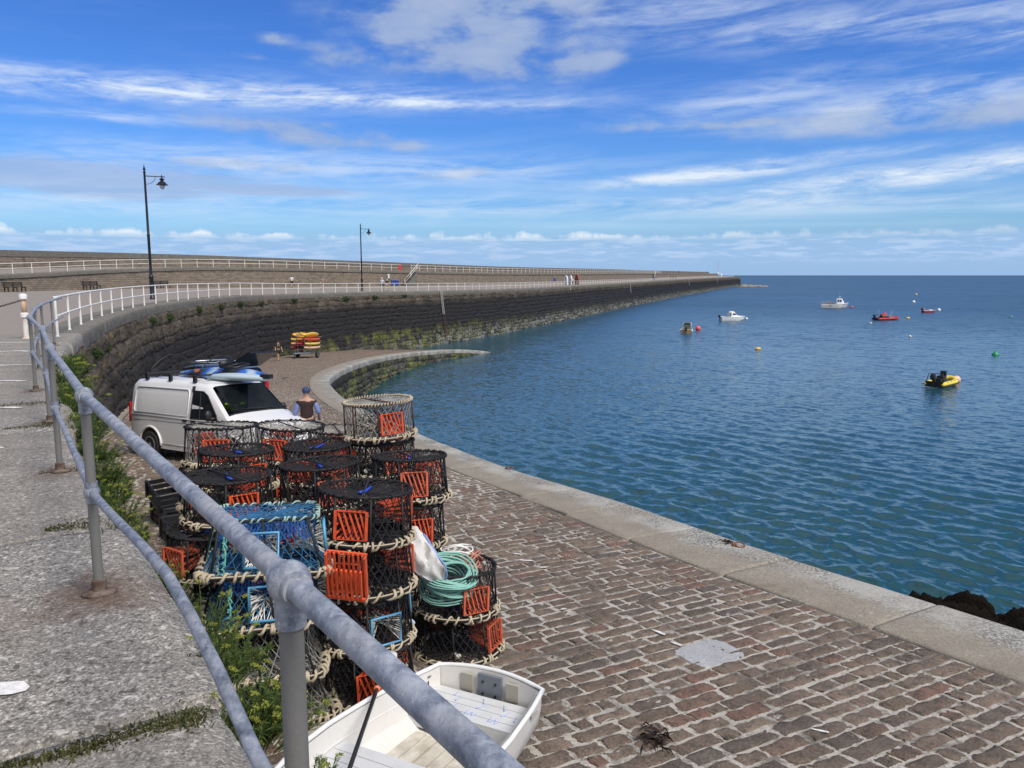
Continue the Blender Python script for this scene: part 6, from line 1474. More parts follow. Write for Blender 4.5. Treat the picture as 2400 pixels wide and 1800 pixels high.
# ---------------------------------------------------------------- boats on the water
def boat_hull(th, L, B, free, m_, bow=.55, name='hull', transom=.9, sheer=.35, deck=None, inner=True, well=(.08, .6), draft=.25):
    """planing hull: x from stern 0 to bow L, z = 0 at the water"""
    xs = np.linspace(0, L, 15); hb = lambda x: B/2*(transom + (1 - transom)*min(1, x/L/.3))*(1 - max(0, (x/L - .42)/.58)**2.3)**.75 + .015
    sh = lambda x: free*(1 + sheer*(x/L)**2); kz = lambda x: -draft + (draft + free*.6)*max(0, (x/L - .72)/.28)**2
    secs = []
    for x in xs:
        h, s_, k = hb(x), sh(x), kz(x)
        xo = x + .0
        P_ = [(x + (.06*L*(x/L)**6 if True else 0), h, s_), (x, h*.97, k + (s_ - k)*.55), (x, h*.82, k + (s_ - k)*.22), (x, h*.35, k + .03)]
        secs.append([Vector(p) for p in P_] + [Vector((x, 0, k))] + [Vector((p[0], -p[1], p[2])) for p in P_[::-1]])
    mb = MB(); mb.loft(secs, False); mb.add(secs[0], [tuple(range(len(secs[0])))]); h_ = mb.build(name, m_, th, True, 40)
    mb = MB(); g = [s_[0] for s_ in secs]; g2 = [s_[-1] for s_ in secs[::-1]]; mb.tube(g + g2, .045*L/5, 6, True); mb.build('rub_rail', deck or m_, h_, True)
    mb = MB()   # deck with a sunk cockpit
    for i in range(len(xs) - 1):
        a, b_ = secs[i], secs[i + 1]; wl = well[0] <= xs[i]/L < well[1]
        if wl:
            for s_ in (0, -1):
                sg = 1 if s_ == 0 else -1; ia, ib = a[s_] + Vector((0, -sg*.10*B/2, -.02)), b_[s_] + Vector((0, -sg*.10*B/2, -.02)); mb.add([a[s_], b_[s_], ib, ia], [(0, 1, 2, 3)]); mb.add([ia, ib, Vector((ib.x, ib.y, free*.2)), Vector((ia.x, ia.y, free*.2))], [(0, 1, 2, 3)])
            mb.add([Vector((a[0].x, a[0].y*.9, free*.2)), Vector((b_[0].x, b_[0].y*.9, free*.2)), Vector((b_[0].x, -b_[0].y*.9, free*.2)), Vector((a[0].x, -a[0].y*.9, free*.2))], [(0, 1, 2, 3)])
        else: mb.add([a[0], b_[0], b_[-1], a[-1]], [(0, 1, 2, 3)])
    k = [i for i in range(len(xs)) if well[0] <= xs[i]/L < well[1]]
    if k:
        c = secs[k[-1] + 1]; mb.add([c[0], c[-1], Vector((c[0].x, -c[0].y*.9, free*.2)), Vector((c[0].x, c[0].y*.9, free*.2))], [(0, 1, 2, 3)])
    mb.build('deck', deck or m_, th)
    return hb, sh
def outboard(th, x, z, s=1.0, col=None):
    m_ = MB(); M_ = col or M_blkplast
    m_.loft([[Vector((x + s*px, s*py, z + s*pz)) for px, py in ((-.28, -.17), (.14, -.17), (.20, 0), (.14, .17), (-.28, .17), (-.36, 0))] if False else [Vector((x + s*(px*k - o), s*py*k, z + s*pz)) for px, py in ((-.28, -.17), (.14, -.17), (.20, 0), (.14, .17), (-.28, .17), (-.36, 0))] for pz, k, o in ((.10, .7, 0), (.2, .95, .02), (.45, 1.0, .05), (.60, .82, .09), (.66, .5, .12))])
    m_.box((x - s*.05, 0, z - s*.15), (s*.16, s*.10, s*.6)); m_.box((x - s*.02, 0, z - s*.62), (s*.5, s*.05, s*.06)); m_.box((x + s*.14, 0, z + s*.05), (s*.16, s*.24, s*.2))
    m_.build('outboard_motor', M_, th, True, 35)
def at_sea(name, lab, cat, x, y, rz, group='boats moored in the bay'): return thing(name, lab, cat, (x, y, ZW), rz, group)
# white cabin cruiser
c = at_sea('cabin_cruiser', 'white motor cruiser with rounded cuddy cabin and black outboard, moored', 'boat', 45.9, 169.6, R(4))
boat_hull(c, 5.4, 2.1, .85, M_wht, transom=.92, sheer=.22, well=(.06, .42))
mb = MB()
def cab(x, w, z0, z1): return [Vector((x, -w, z0)), Vector((x, -w*.95, z0 + (z1 - z0)*.55)), Vector((x, -w*.72, z1 - .04)), Vector((x, -w*.3, z1)), Vector((x, w*.3, z1)), Vector((x, w*.72, z1 - .04)), Vector((x, w*.95, z0 + (z1 - z0)*.55)), Vector((x, w, z0))]
mb.loft([cab(1.75, .86, .85, 2.12), cab(2.1, .88, .86, 2.16), cab(2.75, .88, .87, 2.10), cab(3.25, .82, .9, 1.55), cab(3.6, .74, .93, 1.20), cab(4.6, .42, 1.0, 1.12)]); mb.build('cabin', M_wht, c, True, 40)
for s in (-1, 1):
    mb = MB(); mb.add([Vector((x_, s*y_, z_)) for x_, y_, z_ in ((2.35, .885, 1.38), (3.25, .83, 1.33), (3.02, .80, 1.60), (2.72, .80, 1.76), (2.45, .84, 1.72))], [(0, 1, 2, 3, 4)]); mb.build('side_window', M_glass, c)
    mb = MB(); mb.add([Vector((x_, s*y_, z_)) for x_, y_, z_ in ((1.80, .89, 1.02), (2.05, .90, 1.02), (2.12, .82, 1.9), (1.84, .82, 1.9))], [(0, 1, 2, 3)]); mb.build('door_opening', M_glass, c)
mb = MB(); mb.add([Vector(p) for p in ((2.80, -.6, 2.06), (2.80, .6, 2.06), (3.27, .58, 1.57), (3.27, -.58, 1.57))], [(0, 1, 2, 3)]); mb.build('windscreen', M_glass, c)
mb = MB()
for s in (-1, 1): mb.tube([(.3, s*.95, .55), (2.0, s*1.02, .62), (3.6, s*.9, .72)], .02, 4)
mb.build('hull_stripe', mat('stripe_grey', (.45, .46, .47), .4), c); outboard(c, -.2, .72, 1.0)
# small angling boat seen from astern
c = at_sea('angling_boat', 'tan hulled small boat with targa arch, seen from its stern by the red buoy', 'boat', 30.2, 133.4, R(74))
boat_hull(c, 4.6, 1.8, .62, mat('tan_hull', (.34, .23, .10), .5), deck=mat('cream_deck', (.55, .53, .46), .5), well=(.04, .7))
mb = MB(); mb.box((2.6, 0, .9), (.7, 1.2, .75)); mb.box((.4, .5, .62), (.5, .35, .3)); mb.box((.5, -.5, .66), (.4, .4, .36)); mb.build('console', mat('olive_grey', (.13, .14, .11), .6), c)
mb = MB(); mb.add([Vector(p) for p in ((2.5, -.55, 1.25), (2.5, .55, 1.25), (2.75, .5, 1.72), (2.75, -.5, 1.72))], [(0, 1, 2, 3)]); mb.build('windscreen', M_glass, c)
mb = MB(); mb.tube([(1.7, -.85, .6), (2.1, -.66, 1.75), (2.1, .66, 1.75), (1.7, .85, .6)], .04, 6); mb.tube([(2.5, -.85, .6), (2.3, -.66, 1.75)], .035, 6); mb.tube([(2.5, .85, .6), (2.3, .66, 1.75)], .035, 6); mb.build('targa_arch', mat('alloy_pale', (.5, .52, .5), .4, .3), c, True)
for s in (-1, 1):
    mb = MB(); mb.ball((.6, s*.98, .42), .17, 10, 8, 0, (1.2, .9, 1.2)); mb.build('fender', M_wht, c, True)
outboard(c, -.12, .5, .95)
# fishing boat
c = at_sea('fishing_boat', 'white fishing boat with forward wheelhouse and railed stern, farthest moored boat', 'boat', 93.6, 234.3, R(-16))
boat_hull(c, 7.4, 2.7, 1.15, mat('fish_white', (.74, .74, .68), .4, dirt=(.35, .28, .2), dscale=1.5, damt=.4), transom=.95, sheer=.3, well=(.03, .55))
mb = MB(); mb.loft([cab(4.3, .95, 1.2, 2.9), cab(4.4, 1.0, 1.2, 3.0), cab(5.9, .95, 1.25, 3.0), cab(6.2, .85, 1.3, 2.5), cab(6.5, .75, 1.35, 1.8)]); mb.build('wheelhouse', M_wht, c, True, 40)
for s in (-1, 1):
    mb = MB()
    for x0 in (4.55, 5.2): mb.add([Vector((x0, s*.985, 2.05)), Vector((x0 + .5, s*.975, 2.05)), Vector((x0 + .5, s*.87, 2.7)), Vector((x0, s*.88, 2.7))], [(0, 1, 2, 3)])
    mb.build('side_windows', M_glass, c)
mb = MB(); mb.add([Vector(p) for p in ((6.0, -.75, 2.86), (6.0, .75, 2.86), (6.28, .7, 2.35), (6.28, -.7, 2.35))], [(0, 1, 2, 3)]); mb.build('windscreen', M_glass, c)
mb = MB(); mb.tube([(5.0, 0, 3.0), (5.0, 0, 5.2)], .04, 5); mb.tube([(5.4, -.3, 3.0), (5.4, -.3, 4.0)], .03, 5); mb.box((5.2, .2, 3.3), (.4, .6, .25)); mb.tube([(5.2, .2, 3.4), (5.2, .2, 3.8)], .18, 8); mb.build('mast', mat('alloy_pale', (.5, .5, .5)), c)
mb = MB()
for s in (-1, 1):
    mb.tube([(.1, s*1.25, 2.0), (3.3, s*1.32, 2.0)], .03, 5)
    for x0 in np.linspace(.1, 3.3, 9): mb.tube([(x0, s*1.27, 1.15), (x0, s*1.27, 2.0)], .025, 4)
for y0 in np.linspace(-1.2, 1.2, 7): mb.tube([(.05, y0, 1.1), (.05, y0, 2.0)], .025, 4)
mb.tube([(.05, -1.25, 2.0), (.05, 1.25, 2.0)], .03, 5); mb.build('stern_rail', mat('alloy_dull', (.33, .33, .30), .5), c)
mb = MB(); mb.box((2.6, -.2, 1.35), (1.1, .8, .55)); mb.ball((3.4, .4, 1.5), .3, 8, 6); mb.build('deck_gear', mat('gear_red', (.42, .10, .06), .6), c)
mb = MB(); mb.box((2.4, -1.34, .75), (.12, .02, .35)); mb.box((2.6, -1.34, .75), (.10, .02, .35)); mb.box((2.8, -1.34, .75), (.12, .02, .35)); mb.build('hull_numbers', M_blkplast, c)
mb = MB(); mb.tube([(6.3, -1.0, 1.3), (7.0, -.7, 1.55), (7.75, 0, 1.75), (7.0, .7, 1.55), (6.3, 1.0, 1.3)], .07, 6); mb.build('bow_rail', M_wht, c, True)
# inflatables
def rib(name, lab, x, y, rz, L, B, col, rub, seats):
    c = at_sea(name, lab, 'inflatable boat', x, y, rz); r_ = .235*B/1.9
    def tp(s):
        P_ = []
        for t in np.linspace(0, 1, 22):
            if t < .62: P_.append((L*t/.62*.66, s*(B/2 - r_), .30))
            else: a = (t - .62)/.38*PI/2; P_.append((L*.66 + (L*.34 - r_)*math.sin(a), s*(B/2 - r_)*math.cos(a)**.9 if a < PI/2 - .01 else 0, .30 + .22*math.sin(a)**2))
        return P_
    a, b_ = tp(1), tp(-1); path = a + b_[::-1][1:]
    rr = [r_*min(1, .45 + .55*min(1, i/2.5, (len(path) - 1 - i)/2.5)) for i in range(len(path))]
    mb = MB(); mb.tube(path, rr, 14); tb = mb.build('tube', col, c, True)
    mb = MB(); mb.tube([(p[0], p[1] + (r_ if i < len(a) - 3 else (-r_ if i > len(a) + 2 else 0)) + 0, p[2] - .05) if abs(p[1]) > .2 else (p[0] + r_, p[1], p[2] - .05) for i, p in enumerate(path)], .045, 6); mb.build('rubbing_strake', rub, tb, True)
    mb = MB(); mb.box((L*.40, 0, .10), (L*.74, B - 2*r_, .12)); mb.box((.06, 0, .32), (.08, B - 2*r_, .5)); mb.build('floor', M_blkplast, c)
    mb = MB()
    for i in (4, 8, 12, 15):
        for s, P_ in ((1, a), (-1, b_)): mb.ball((P_[i][0], P_[i][1] + s*r_*.5, P_[i][2] + r_*.86), .07, 6, 5, 0, (1.7, .8, .4))
    mb.build('grab_handles', M_blkplast, tb)
    mb = MB()
    for (sx, w, d, h) in seats: mb.box((sx, 0, .18 + h/2), (d, w, h), tap=.85)
    mb.build('console_seat', M_blkplast, c)
    mb = MB(); mb.tube([(.25, -B*.36, .5), (.35, -B*.3, 1.25), (.35, B*.3, 1.25), (.25, B*.36, .5)], .035, 6); mb.build('a_frame', M_blkplast, c, True)
    outboard(c, -.15, .62, 1.05); return c
c = rib('yellow_inflatable', 'yellow inflatable boat with black console and outboard, nearest boat on water', 37.75, 68.2, R(42), 4.3, 1.95, mat('hypalon_yellow', (.72, .56, .07), .55), M_blkplast, [(1.7, .7, .6, .75), (2.2, .55, .25, 1.15), (1.1, .6, .5, .55)])
c = rib('red_inflatable', 'long red inflatable boat with tall whip aerials, moored right of centre', 81.0, 172.0, R(20), 6.6, 2.3, mat('hypalon_red', (.42, .035, .03), .5), M_blkplast, [(2.2, .9, 1.2, .8), (3.6, .7, .5, .6)])
mb = MB(); mb.tube([(.4, -.8, 1.2), (.1, -.9, 2.6)], .02, 4); mb.tube([(1.6, .6, .8), (1.3, .6, 2.2)], .02, 4); mb.tube([(4.6, .5, .6), (5.4, .4, 2.0)], .025, 4); mb.build('aerials', M_wht, c)
mb = MB(); mb.box((2.4, 0, 1.1), (1.4, .8, .4)); mb.ball((2.9, .2, 1.4), .3, 8, 6); mb.build('seat_covers', mat('cover_red', (.55, .10, .08), .6), c)
c = at_sea('small_motorboat', 'tiny red and white motorboat with black outboard beside a white buoy', 'boat', 109.9, 206.5, R(8))
boat_hull(c, 3.6, 1.5, .55, mat('hull_maroon', (.30, .05, .04), .5), deck=mat('cream_deck', (.6, .58, .5)), well=(.05, .6)); outboard(c, -.1, .6, 1.1)
mb = MB(); mb.box((.2, 0, 1.0), (.4, .5, .4)); mb.build('motor_cover', mat('cover_pink', (.55, .22, .18), .6), c)
mb = MB(); mb.box((2.0, 0, .7), (.8, .9, .35)); mb.build('seat_box', M_wht, c)
# buoys
def buoy(x, y, r, col, kind, lab, z=.25):
    th = thing('mooring_buoy', lab, 'buoy', (x, y, ZW), 0, group='mooring buoys in the bay'); m_ = mat('buoy_%02d%02d%02d' % tuple(int(v*99) for v in col), col, .45, var=.1)
    mb = MB()
    if kind == 'ball': mb.ball((0, 0, r*.62), r, 16, 10)
    elif kind == 'cone': mb.lathe([(r, -.1), (r*1.05, .12*r), (r*.9, .35*r), (r*.35, 1.0*r), (r*.12, 1.25*r), (.01, 1.3*r)], 16)
    else: mb.ball((0, 0, r*.25), r, 16, 10, 0, (1.25, 1, .62))
    mb.build('float', m_, th, True)
    mb = MB(); mb.tube([(0, 0, r*(1.5 if kind == 'ball' else (1.2 if kind == 'cone' else .8))), (0, 0, r*(1.75 if kind == 'ball' else (1.45 if kind == 'cone' else 1.05)))], r*.14, 6); mb.build('eye', mat('buoy_eye', (.3, .28, .25), .7), th, True)
buoy(34.1, 141.0, .48, (.80, .10, .08), 'ball', 'bright red ball buoy beside the tan angling boat')
buoy(53.3, 175.2, .30, (.80, .80, .78), 'ball', 'white ball buoy at the cruiser bow')
buoy(33.4, 104.1, .34, (.74, .47, .12), 'oval', 'yellow orange buoy alone between pier and centre of the bay')
buoy(61.1, 96.8, .42, (.01, .26, .10), 'cone', 'larger green conical buoy at right, above the yellow inflatable')
buoy(118.9, 183.8, .40, (.01, .24, .12), 'cone', 'smaller distant green conical buoy near the right edge')
buoy(145.5, 280.1, .55, (.82, .82, .80), 'ball', 'white ball buoy farthest out, under a yellow buoy')
buoy(119.8, 216.7, .46, (.82, .82, .80), 'ball', 'white ball buoy just right of the tiny motorboat')
buoy(202.1, 387.2, .55, (.74, .52, .14), 'ball', 'tiny yellow ball buoy, farthest buoy toward the horizon')
buoy(92.5, 180.1, .36, (.78, .52, .10), 'oval', 'yellow oval buoy at the red inflatable bow')
buoy(105.3, 239.6, .55, (.42, .09, .06), 'oval', 'dull red oval buoy right of the fishing boat')
buoy(64.8, 125.1, .20, (.8, .78, .68), 'ball', 'tiny white buoy in open water below the red inflatable')
buoy(74.9, 160.9, .24, (.75, .6, .5), 'oval', 'tiny pale buoy left of the red inflatable stern')
buoy(41.9, 71.9, .38, (.80, .50, .40), 'ball', 'peach and white ball buoy touching the yellow inflatable bow')

# ---------------------------------------------------------------- plants: rock samphire along the wall edge, tufts on the wall
def leaf_mat(name, a, b_, tr=.35):
    m_, t, b, P_ = custom(name); at = t.new('ShaderNodeAttribute', attribute_name='rnd').outputs['Color']; r, g, bb = t.xyz(at)
    c = t.mix(r, a, b_); t.put(b.inputs['Base Color'], c); b.inputs['Roughness'].default_value = .6; b.inputs['Specular IOR Level'].default_value = .3
    tl = t.new('ShaderNodeBsdfTranslucent'); t.put(tl.inputs[0], c); mx = t.new('ShaderNodeMixShader'); mx.inputs[0].default_value = tr
    t.l.new(b.outputs[0], mx.inputs[1]); t.l.new(tl.outputs[0], mx.inputs[2]); t.l.new(mx.outputs[0], t.n['Material Output'].inputs[0]); return m_
M_leaf = leaf_mat('samphire_green', (.04, .078, .018), (.14, .19, .05)); M_umb = leaf_mat('umbel_yellow', (.24, .28, .04), (.42, .44, .09)); M_stem = leaf_mat('stem_green', (.09, .13, .035), (.14, .17, .06), .1)
M_moss = leaf_mat('moss_green', (.035, .045, .012), (.10, .10, .03), .2); M_ivy = leaf_mat('tuft_green', (.022, .05, .012), (.06, .10, .022))
def leaves(P_, Dv, Lg, Wd, rnd, r_, droop=.15):
    """curved two-quad leaves from arrays of base points and directions"""
    n = len(P_); Dv = Dv/np.linalg.norm(Dv, axis=1, keepdims=True); s_ = np.cross(Dv, r_.normal(size=(n, 3))); s_ /= np.linalg.norm(s_, axis=1, keepdims=True)
    mid = P_ + Dv*(Lg*.55)[:, None]; tip = P_ + Dv*Lg[:, None] + np.array([0, 0, -1.0])*(Lg*droop)[:, None]
    a = P_ - s_*(Wd*.35)[:, None]; b_ = P_ + s_*(Wd*.35)[:, None]; c = mid + s_*Wd[:, None]*.6; d = mid - s_*Wd[:, None]*.6; e = tip + s_*Wd[:, None]*.08; f = tip - s_*Wd[:, None]*.08
    V = np.stack([a, b_, c, d, e, f], 1).reshape(-1, 3); i = np.arange(n)*6
    F = np.concatenate([np.stack([i, i + 1, i + 2, i + 3], 1), np.stack([i + 3, i + 2, i + 4, i + 5], 1)])
    return V, F, np.repeat(rnd, 6, axis=0)
def samphire(seed, stems=70, spread=.30, height=.34, per=26, umb=14):
    r_ = np.random.default_rng(seed); th = thing('rock_samphire', 'plant', 'plant', group='rock samphire along the wall edge'); LP, LD, LL, LW = [], [], [], []; st = MB(); US = []
    for k in range(stems):
        a = r_.uniform(0, 2*PI); q_ = r_.uniform(0, 1)**.6; base = np.array([.12*q_*math.cos(a), .12*q_*math.sin(a), 0]); d = np.array([math.cos(a)*q_*spread/height*1.1, math.sin(a)*q_*spread/height*1.1, 1.0]); d /= np.linalg.norm(d)
        h = height*r_.uniform(.45, 1.05); flower = k < umb
        if flower: h *= 1.25
        pts = [base + d*h*t + np.array([0, 0, -.12*h*t*t*q_]) for t in (0, .35, .7, 1)]
        st.tube([Vector(p) for p in pts], [.0035, .003, .0025, .002], 4)
        m = per if not flower else per//2
        ts = r_.uniform(.25 if not flower else .15, 1.0 if not flower else .8, m); pp = np.array([np.interp(ts, (0, .35, .7, 1), [p[c] for p in pts]) for c in range(3)]).T
        dd = d*.7 + r_.normal(0, .55, (m, 3)); dd[:, 2] += .25
        for f in range(3):
            LP.append(pp + r_.normal(0, .004, pp.shape)); LD.append(dd + r_.normal(0, .28, dd.shape)); LL.append(r_.uniform(.03, .062, m)); LW.append(r_.uniform(.0035, .0058, m))
        if flower: US.append(pts[-1])
    P_, Dd, Ll, Ww = map(np.concatenate, (LP, LD, LL, LW)); rn = r_.random((len(P_), 3)); V, F, A_ = leaves(P_, Dd, Ll, Ww, rn, r_)
    np_mesh('foliage', V, F, M_leaf, th, attr=A_)
    so = st.build('stems', M_stem, th)
    LP, LD, LL, LW = [], [], [], []
    for c in US:
        for k in range(14):
            a = r_.uniform(0, 2*PI); R_ = r_.uniform(.004, .030); q_ = c + np.array([R_*math.cos(a), R_*math.sin(a), .016 - R_*.25]); m = 7
            LP.append(q_ + r_.normal(0, .004, (m, 3))); dd = r_.normal(0, .6, (m, 3)); dd[:, 2] += .8; LD.append(dd); LL.append(r_.uniform(.006, .012, m)); LW.append(r_.uniform(.004, .007, m))
    if LP:
        P_, Dd, Ll, Ww = map(np.concatenate, (LP, LD, LL, LW)); V, F, A_ = leaves(P_, Dd, Ll, Ww, r_.random((len(P_), 3)), r_); np_mesh('flower_heads', V, F, M_umb, th, attr=A_)
    return th
SP = [samphire(41), samphire(42, 90, .34, .36, 26, 8), samphire(43, 60, .26, .42, 22, 18)]
SPOTS = [  # distance along the edge, outward, height of the root, scale, proto, tilt outward, label
    (-0.62, 2.15, 0.09, -0.21, 0.63, 0, 'leafy samphire clump right under the nearest galvanised post'), (-0.8, 2.4, 0.14, -0.23, 0.60, 1, 'samphire clump at the photo foot, left of the nearest post'), (-0.98, 2.7, 0.12, -0.17, 0.69, 0, 'dense samphire clump just beyond the mossy joint'),
    (-1.18, 2.98, 0.15, -0.21, 0.71, 2, 'tall flowering samphire clump in front of the white net pot'), (-1.42, 3.32, 0.12, -0.16, 0.75, 0, 'largest samphire clump, bushy, hiding the lower blue pot'), (-1.62, 3.62, 0.16, -0.21, 0.69, 2, 'samphire clump with many yellow heads beside the blue pots'),
    (-1.85, 3.95, 0.11, -0.29, 0.55, 1, 'samphire clump below the second galvanised post, nearer side'), (-2.12, 4.35, 0.10, -0.27, 0.55, 0, 'samphire clump level with the second galvanised post'), (-2.38, 4.72, 0.09, -0.25, 0.57, 1, 'samphire clump just past the second galvanised post'),
    (-2.7, 5.22, 0.08, -0.26, 0.64, 0, 'samphire clump along the edge opposite the orange entrance'), (-3.02, 5.7, 0.08, -0.24, 0.67, 2, 'flowering samphire clump opposite the leaning planks'), (-3.35, 6.2, 0.09, -0.18, 0.70, 0, 'samphire clump before the third galvanised post'),
    (-3.72, 6.78, 0.08, -0.14, 0.74, 1, 'samphire clump beside the third galvanised post'), (-4.15, 7.45, 0.09, -0.12, 0.76, 0, 'spreading samphire clump past the third galvanised post'), (-4.62, 8.15, 0.09, -0.12, 0.76, 2, 'samphire clump before the fourth galvanised post'),
    (-5.05, 8.8, 0.10, -0.12, 0.80, 1, 'samphire clump beyond the fourth galvanised post'), (-5.7, 9.8, 0.10, -0.14, 1.11, 0, 'wide samphire clump midway to the van'), (-6.4, 10.9, 0.12, -0.16, 1.18, 1, 'broad samphire clump spilling over the wall above the van rear'),
    (-7.2, 12.1, 0.10, -0.16, 1.25, 2, 'samphire clump on the wall lip near the fifth galvanised post'), (-8.1, 13.7, 0.10, -0.15, 1.32, 0, 'samphire clump farther on, at the notch in the deck edge'), (-9.4, 16.0, 0.14, -0.35, 1.32, 1, 'dark samphire clump hanging below the last bare metal posts')]
for i, (x, y, o_, z, sc, k, lab) in enumerate(SPOTS):
    s = EDGE.near(x, y); p = EDGE.at(s); n_ = EDGE.nrm(s); used = SP[k].get('label') != 'plant'
    th = copy_tree(SP[k]) if used else SP[k]; th['label'] = lab; th.location = (p[0] + n_[0]*(o_ - .02), p[1] + n_[1]*(o_ - .02), z - .08)
    th.rotation_euler = (R(random.uniform(10, 26))*n_[1]*-1, R(random.uniform(10, 26))*n_[0], random.uniform(0, 6.28)); th.scale = (sc*.95,)*3
def tuft(seed, n=260, rad=.34, L=.12):
    r_ = np.random.default_rng(seed); th = thing('wall_plant', 'tuft', 'plant', group='green tufts growing on the harbour wall'); P_ = r_.normal(0, 1, (n, 3)); P_ /= np.linalg.norm(P_, axis=1, keepdims=True); P_ *= rad*(r_.random((n, 1))**.45)*np.array([1.0, .55, .62]); Dd = P_ + r_.normal(0, .15, P_.shape); Dd[:, 2] -= .08
    V, F, A_ = leaves(P_, Dd, r_.uniform(L*.5, L, n), r_.uniform(L*.2, L*.42, n), r_.random((n, 3)), r_, .3); np_mesh('foliage', V, F, M_ivy, th, attr=A_); return th
TP = [tuft(51), tuft(52, 320, .40)]
TS = [(-10.9, 19.2, .55, 1.2, 'largest bright tuft hanging at the broken end of the coping'), (-13.2, 24.0, .75, .95, 'round tuft on the wall below the second white post'), (-15.0, 28.0, .95, .8, 'ragged tuft beside the round one on near wall'), (-19.4, 41.2, .75, 1.1, 'tuft under the coping below the tall lamp post'), (-20.5, 45.5, .8, 1.4, 'broad tuft under the coping right of the tall lamp post'),
      (-22.0, 54.0, .7, 1.2, 'tuft under the coping where the wall begins to curve'), (-22.8, 60.0, .75, 1.1, 'middle tuft of the curve above the van roof'), (-23.2, 65.5, .7, 1.2, 'tuft on the curve of the wall above the van hatch'), (-23.2, 71.0, .8, 1.3, 'tuft high on the wall left above the kayak trailer'), (-22.5, 79.5, .65, 1.0, 'tuft high on the wall right above the kayak trailer'),
      (-19.8, 91.5, .75, 1.8, 'long tuft below the coping near the far lamp post'), (-17.6, 98.5, .7, 1.2, 'tuft below the coping under the pair of walkers'), (-14.6, 105.0, .6, 1.1, 'small tuft below the coping under the stone steps')]
for i, (x, y, dz_, sc, lab) in enumerate(TS):
    s = EDGE.near(x, y); p = EDGE.at(s); n_ = EDGE.nrm(s); used = TP[i % 2].get('label') != 'tuft'; th = copy_tree(TP[i % 2]) if used else TP[i % 2]
    th['label'] = lab; th.location = (p[0] + n_[0]*.14, p[1] + n_[1]*.14, p[2] - dz_); th.rotation_euler = (0, 0, math.atan2(n_[1], n_[0]) - PI/2); th.scale = (sc*1.5, sc, sc*.8)
# moss and grass in the paving joints
PAV = bvh('paving')
def joint_moss():
    r_ = np.random.default_rng(8); LP = []; 
    for (xa, ya, xb, yb, w, n) in ((-1.18, 2.72, -2.05, 2.18, .035, 1500), (-2.72, 5.0, -3.05, 4.85, .10, 420), (-5.0, 8.45, -5.5, 8.2, .12, 420), (-6.0, 10.0, -6.9, 9.4, .11, 520), (-3.6, 6.5, -3.95, 6.25, .05, 160)):
        t = r_.random(n)**1.3; q_ = np.stack([xa + (xb - xa)*t, ya + (yb - ya)*t], 1) + r_.normal(0, 1, (n, 2))*(w*(1.15 - t))[:, None]
        for x, y in q_: LP.append((x, y, gz(x, y, PAV) - .004))
    P_ = np.array(LP); n = len(P_); Dd = r_.normal(0, .6, (n, 3)); Dd[:, 2] = np.abs(Dd[:, 2]) + .35; V, F, A_ = leaves(P_, Dd, r_.uniform(.012, .04, n), r_.uniform(.004, .008, n), r_.random((n, 3)), r_)
    tag(np_mesh('joint_moss', V, F, M_moss, None, attr=A_), 'dark green moss and grass growing in the joints of the paving', 'moss', kind='stuff')
joint_moss()

# ---------------------------------------------------------------- paint marks on the deck, patch and scraps on the slipway
def marking_mat():
    m_, t, b, P_ = custom('worn_road_paint'); n1 = t.noise(P_, 18, 6, .7); c = t.mix(t.mapr(n1, .35, .6, 0, 1), (.45, .44, .42), (.78, .77, .74)); t.put(b.inputs['Base Color'], c); b.inputs['Roughness'].default_value = .8; return m_
M_mark = marking_mat()
mk = MB(); r_ = random.Random(4)
for (x, y, w, L) in ((-1.93, 2.88, .105, 1.5), (-2.55, 3.42, .03, 0), (-4.90, 7.25, .10, 3), (-6.16, 9.55, .10, 4), (-7.59, 11.94, .10, 5), (-8.91, 14.19, .10, 6), (-10.35, 16.78, .10, 6), (-11.4, 19.0, .10, 6)):
    if not L: continue
    N = int(L/.05); top = []; bot = []
    for i in range(N + 1):
        xx = x - L*i/N; e = .35*w if i in (0,) else 0; top.append((xx + r_.uniform(-.008, .008), y + w/2 - e + r_.uniform(-.01, .01) - .055*(x - xx))); bot.append((xx + r_.uniform(-.012, .012), y - w/2 + e + r_.uniform(-.01, .01) - .055*(x - xx)))
    vs = [(a, b_, max(gz(a, b_), gz(a + .03, b_), gz(a - .03, b_)) + .007) for a, b_ in top + bot]
    mk.add(vs, [(i, i + 1, N + 1 + i + 1, N + 1 + i) for i in range(N)])
tag(mk.build('parking_lines', M_mark), kind='structure')
# concrete patch and bits of white paint, dry weed scraps
m_ = MB(); N = 40; cx, cy = 2.02, 7.42; sq_ = lambda c_: math.copysign(abs(c_)**.45, c_)
ring_ = [(cx + .27*sq_(math.cos(2*PI*k/N))*(1 + .05*math.sin(k*1.9)) - .13*sq_(math.sin(2*PI*k/N)), cy + .17*sq_(math.cos(2*PI*k/N)) + .20*sq_(math.sin(2*PI*k/N))*(1 + .06*math.sin(k*2.3))) for k in range(N)]
m_.add([(x, y, slip_z(y) + .018 + .001*math.sin(i*2)) for i, (x, y) in enumerate(ring_)] + [(cx, cy, slip_z(cy) + .019)] + [(x*1.0 + (x - cx)*.06, y + (y - cy)*.06, slip_z(y) - .01) for x, y in ring_], [(k, (k + 1) % N, N) for k in range(N)] + [((k + 1) % N, k, N + 1 + k, N + 1 + (k + 1) % N) for k in range(N)])
tag(m_.build('concrete_patch', granite_mat('patch_concrete', (.38, .39, .40), (.46, .47, .48), (.52, .52, .52), .4, cont=.35), None, False), kind='structure')
m_ = MB()
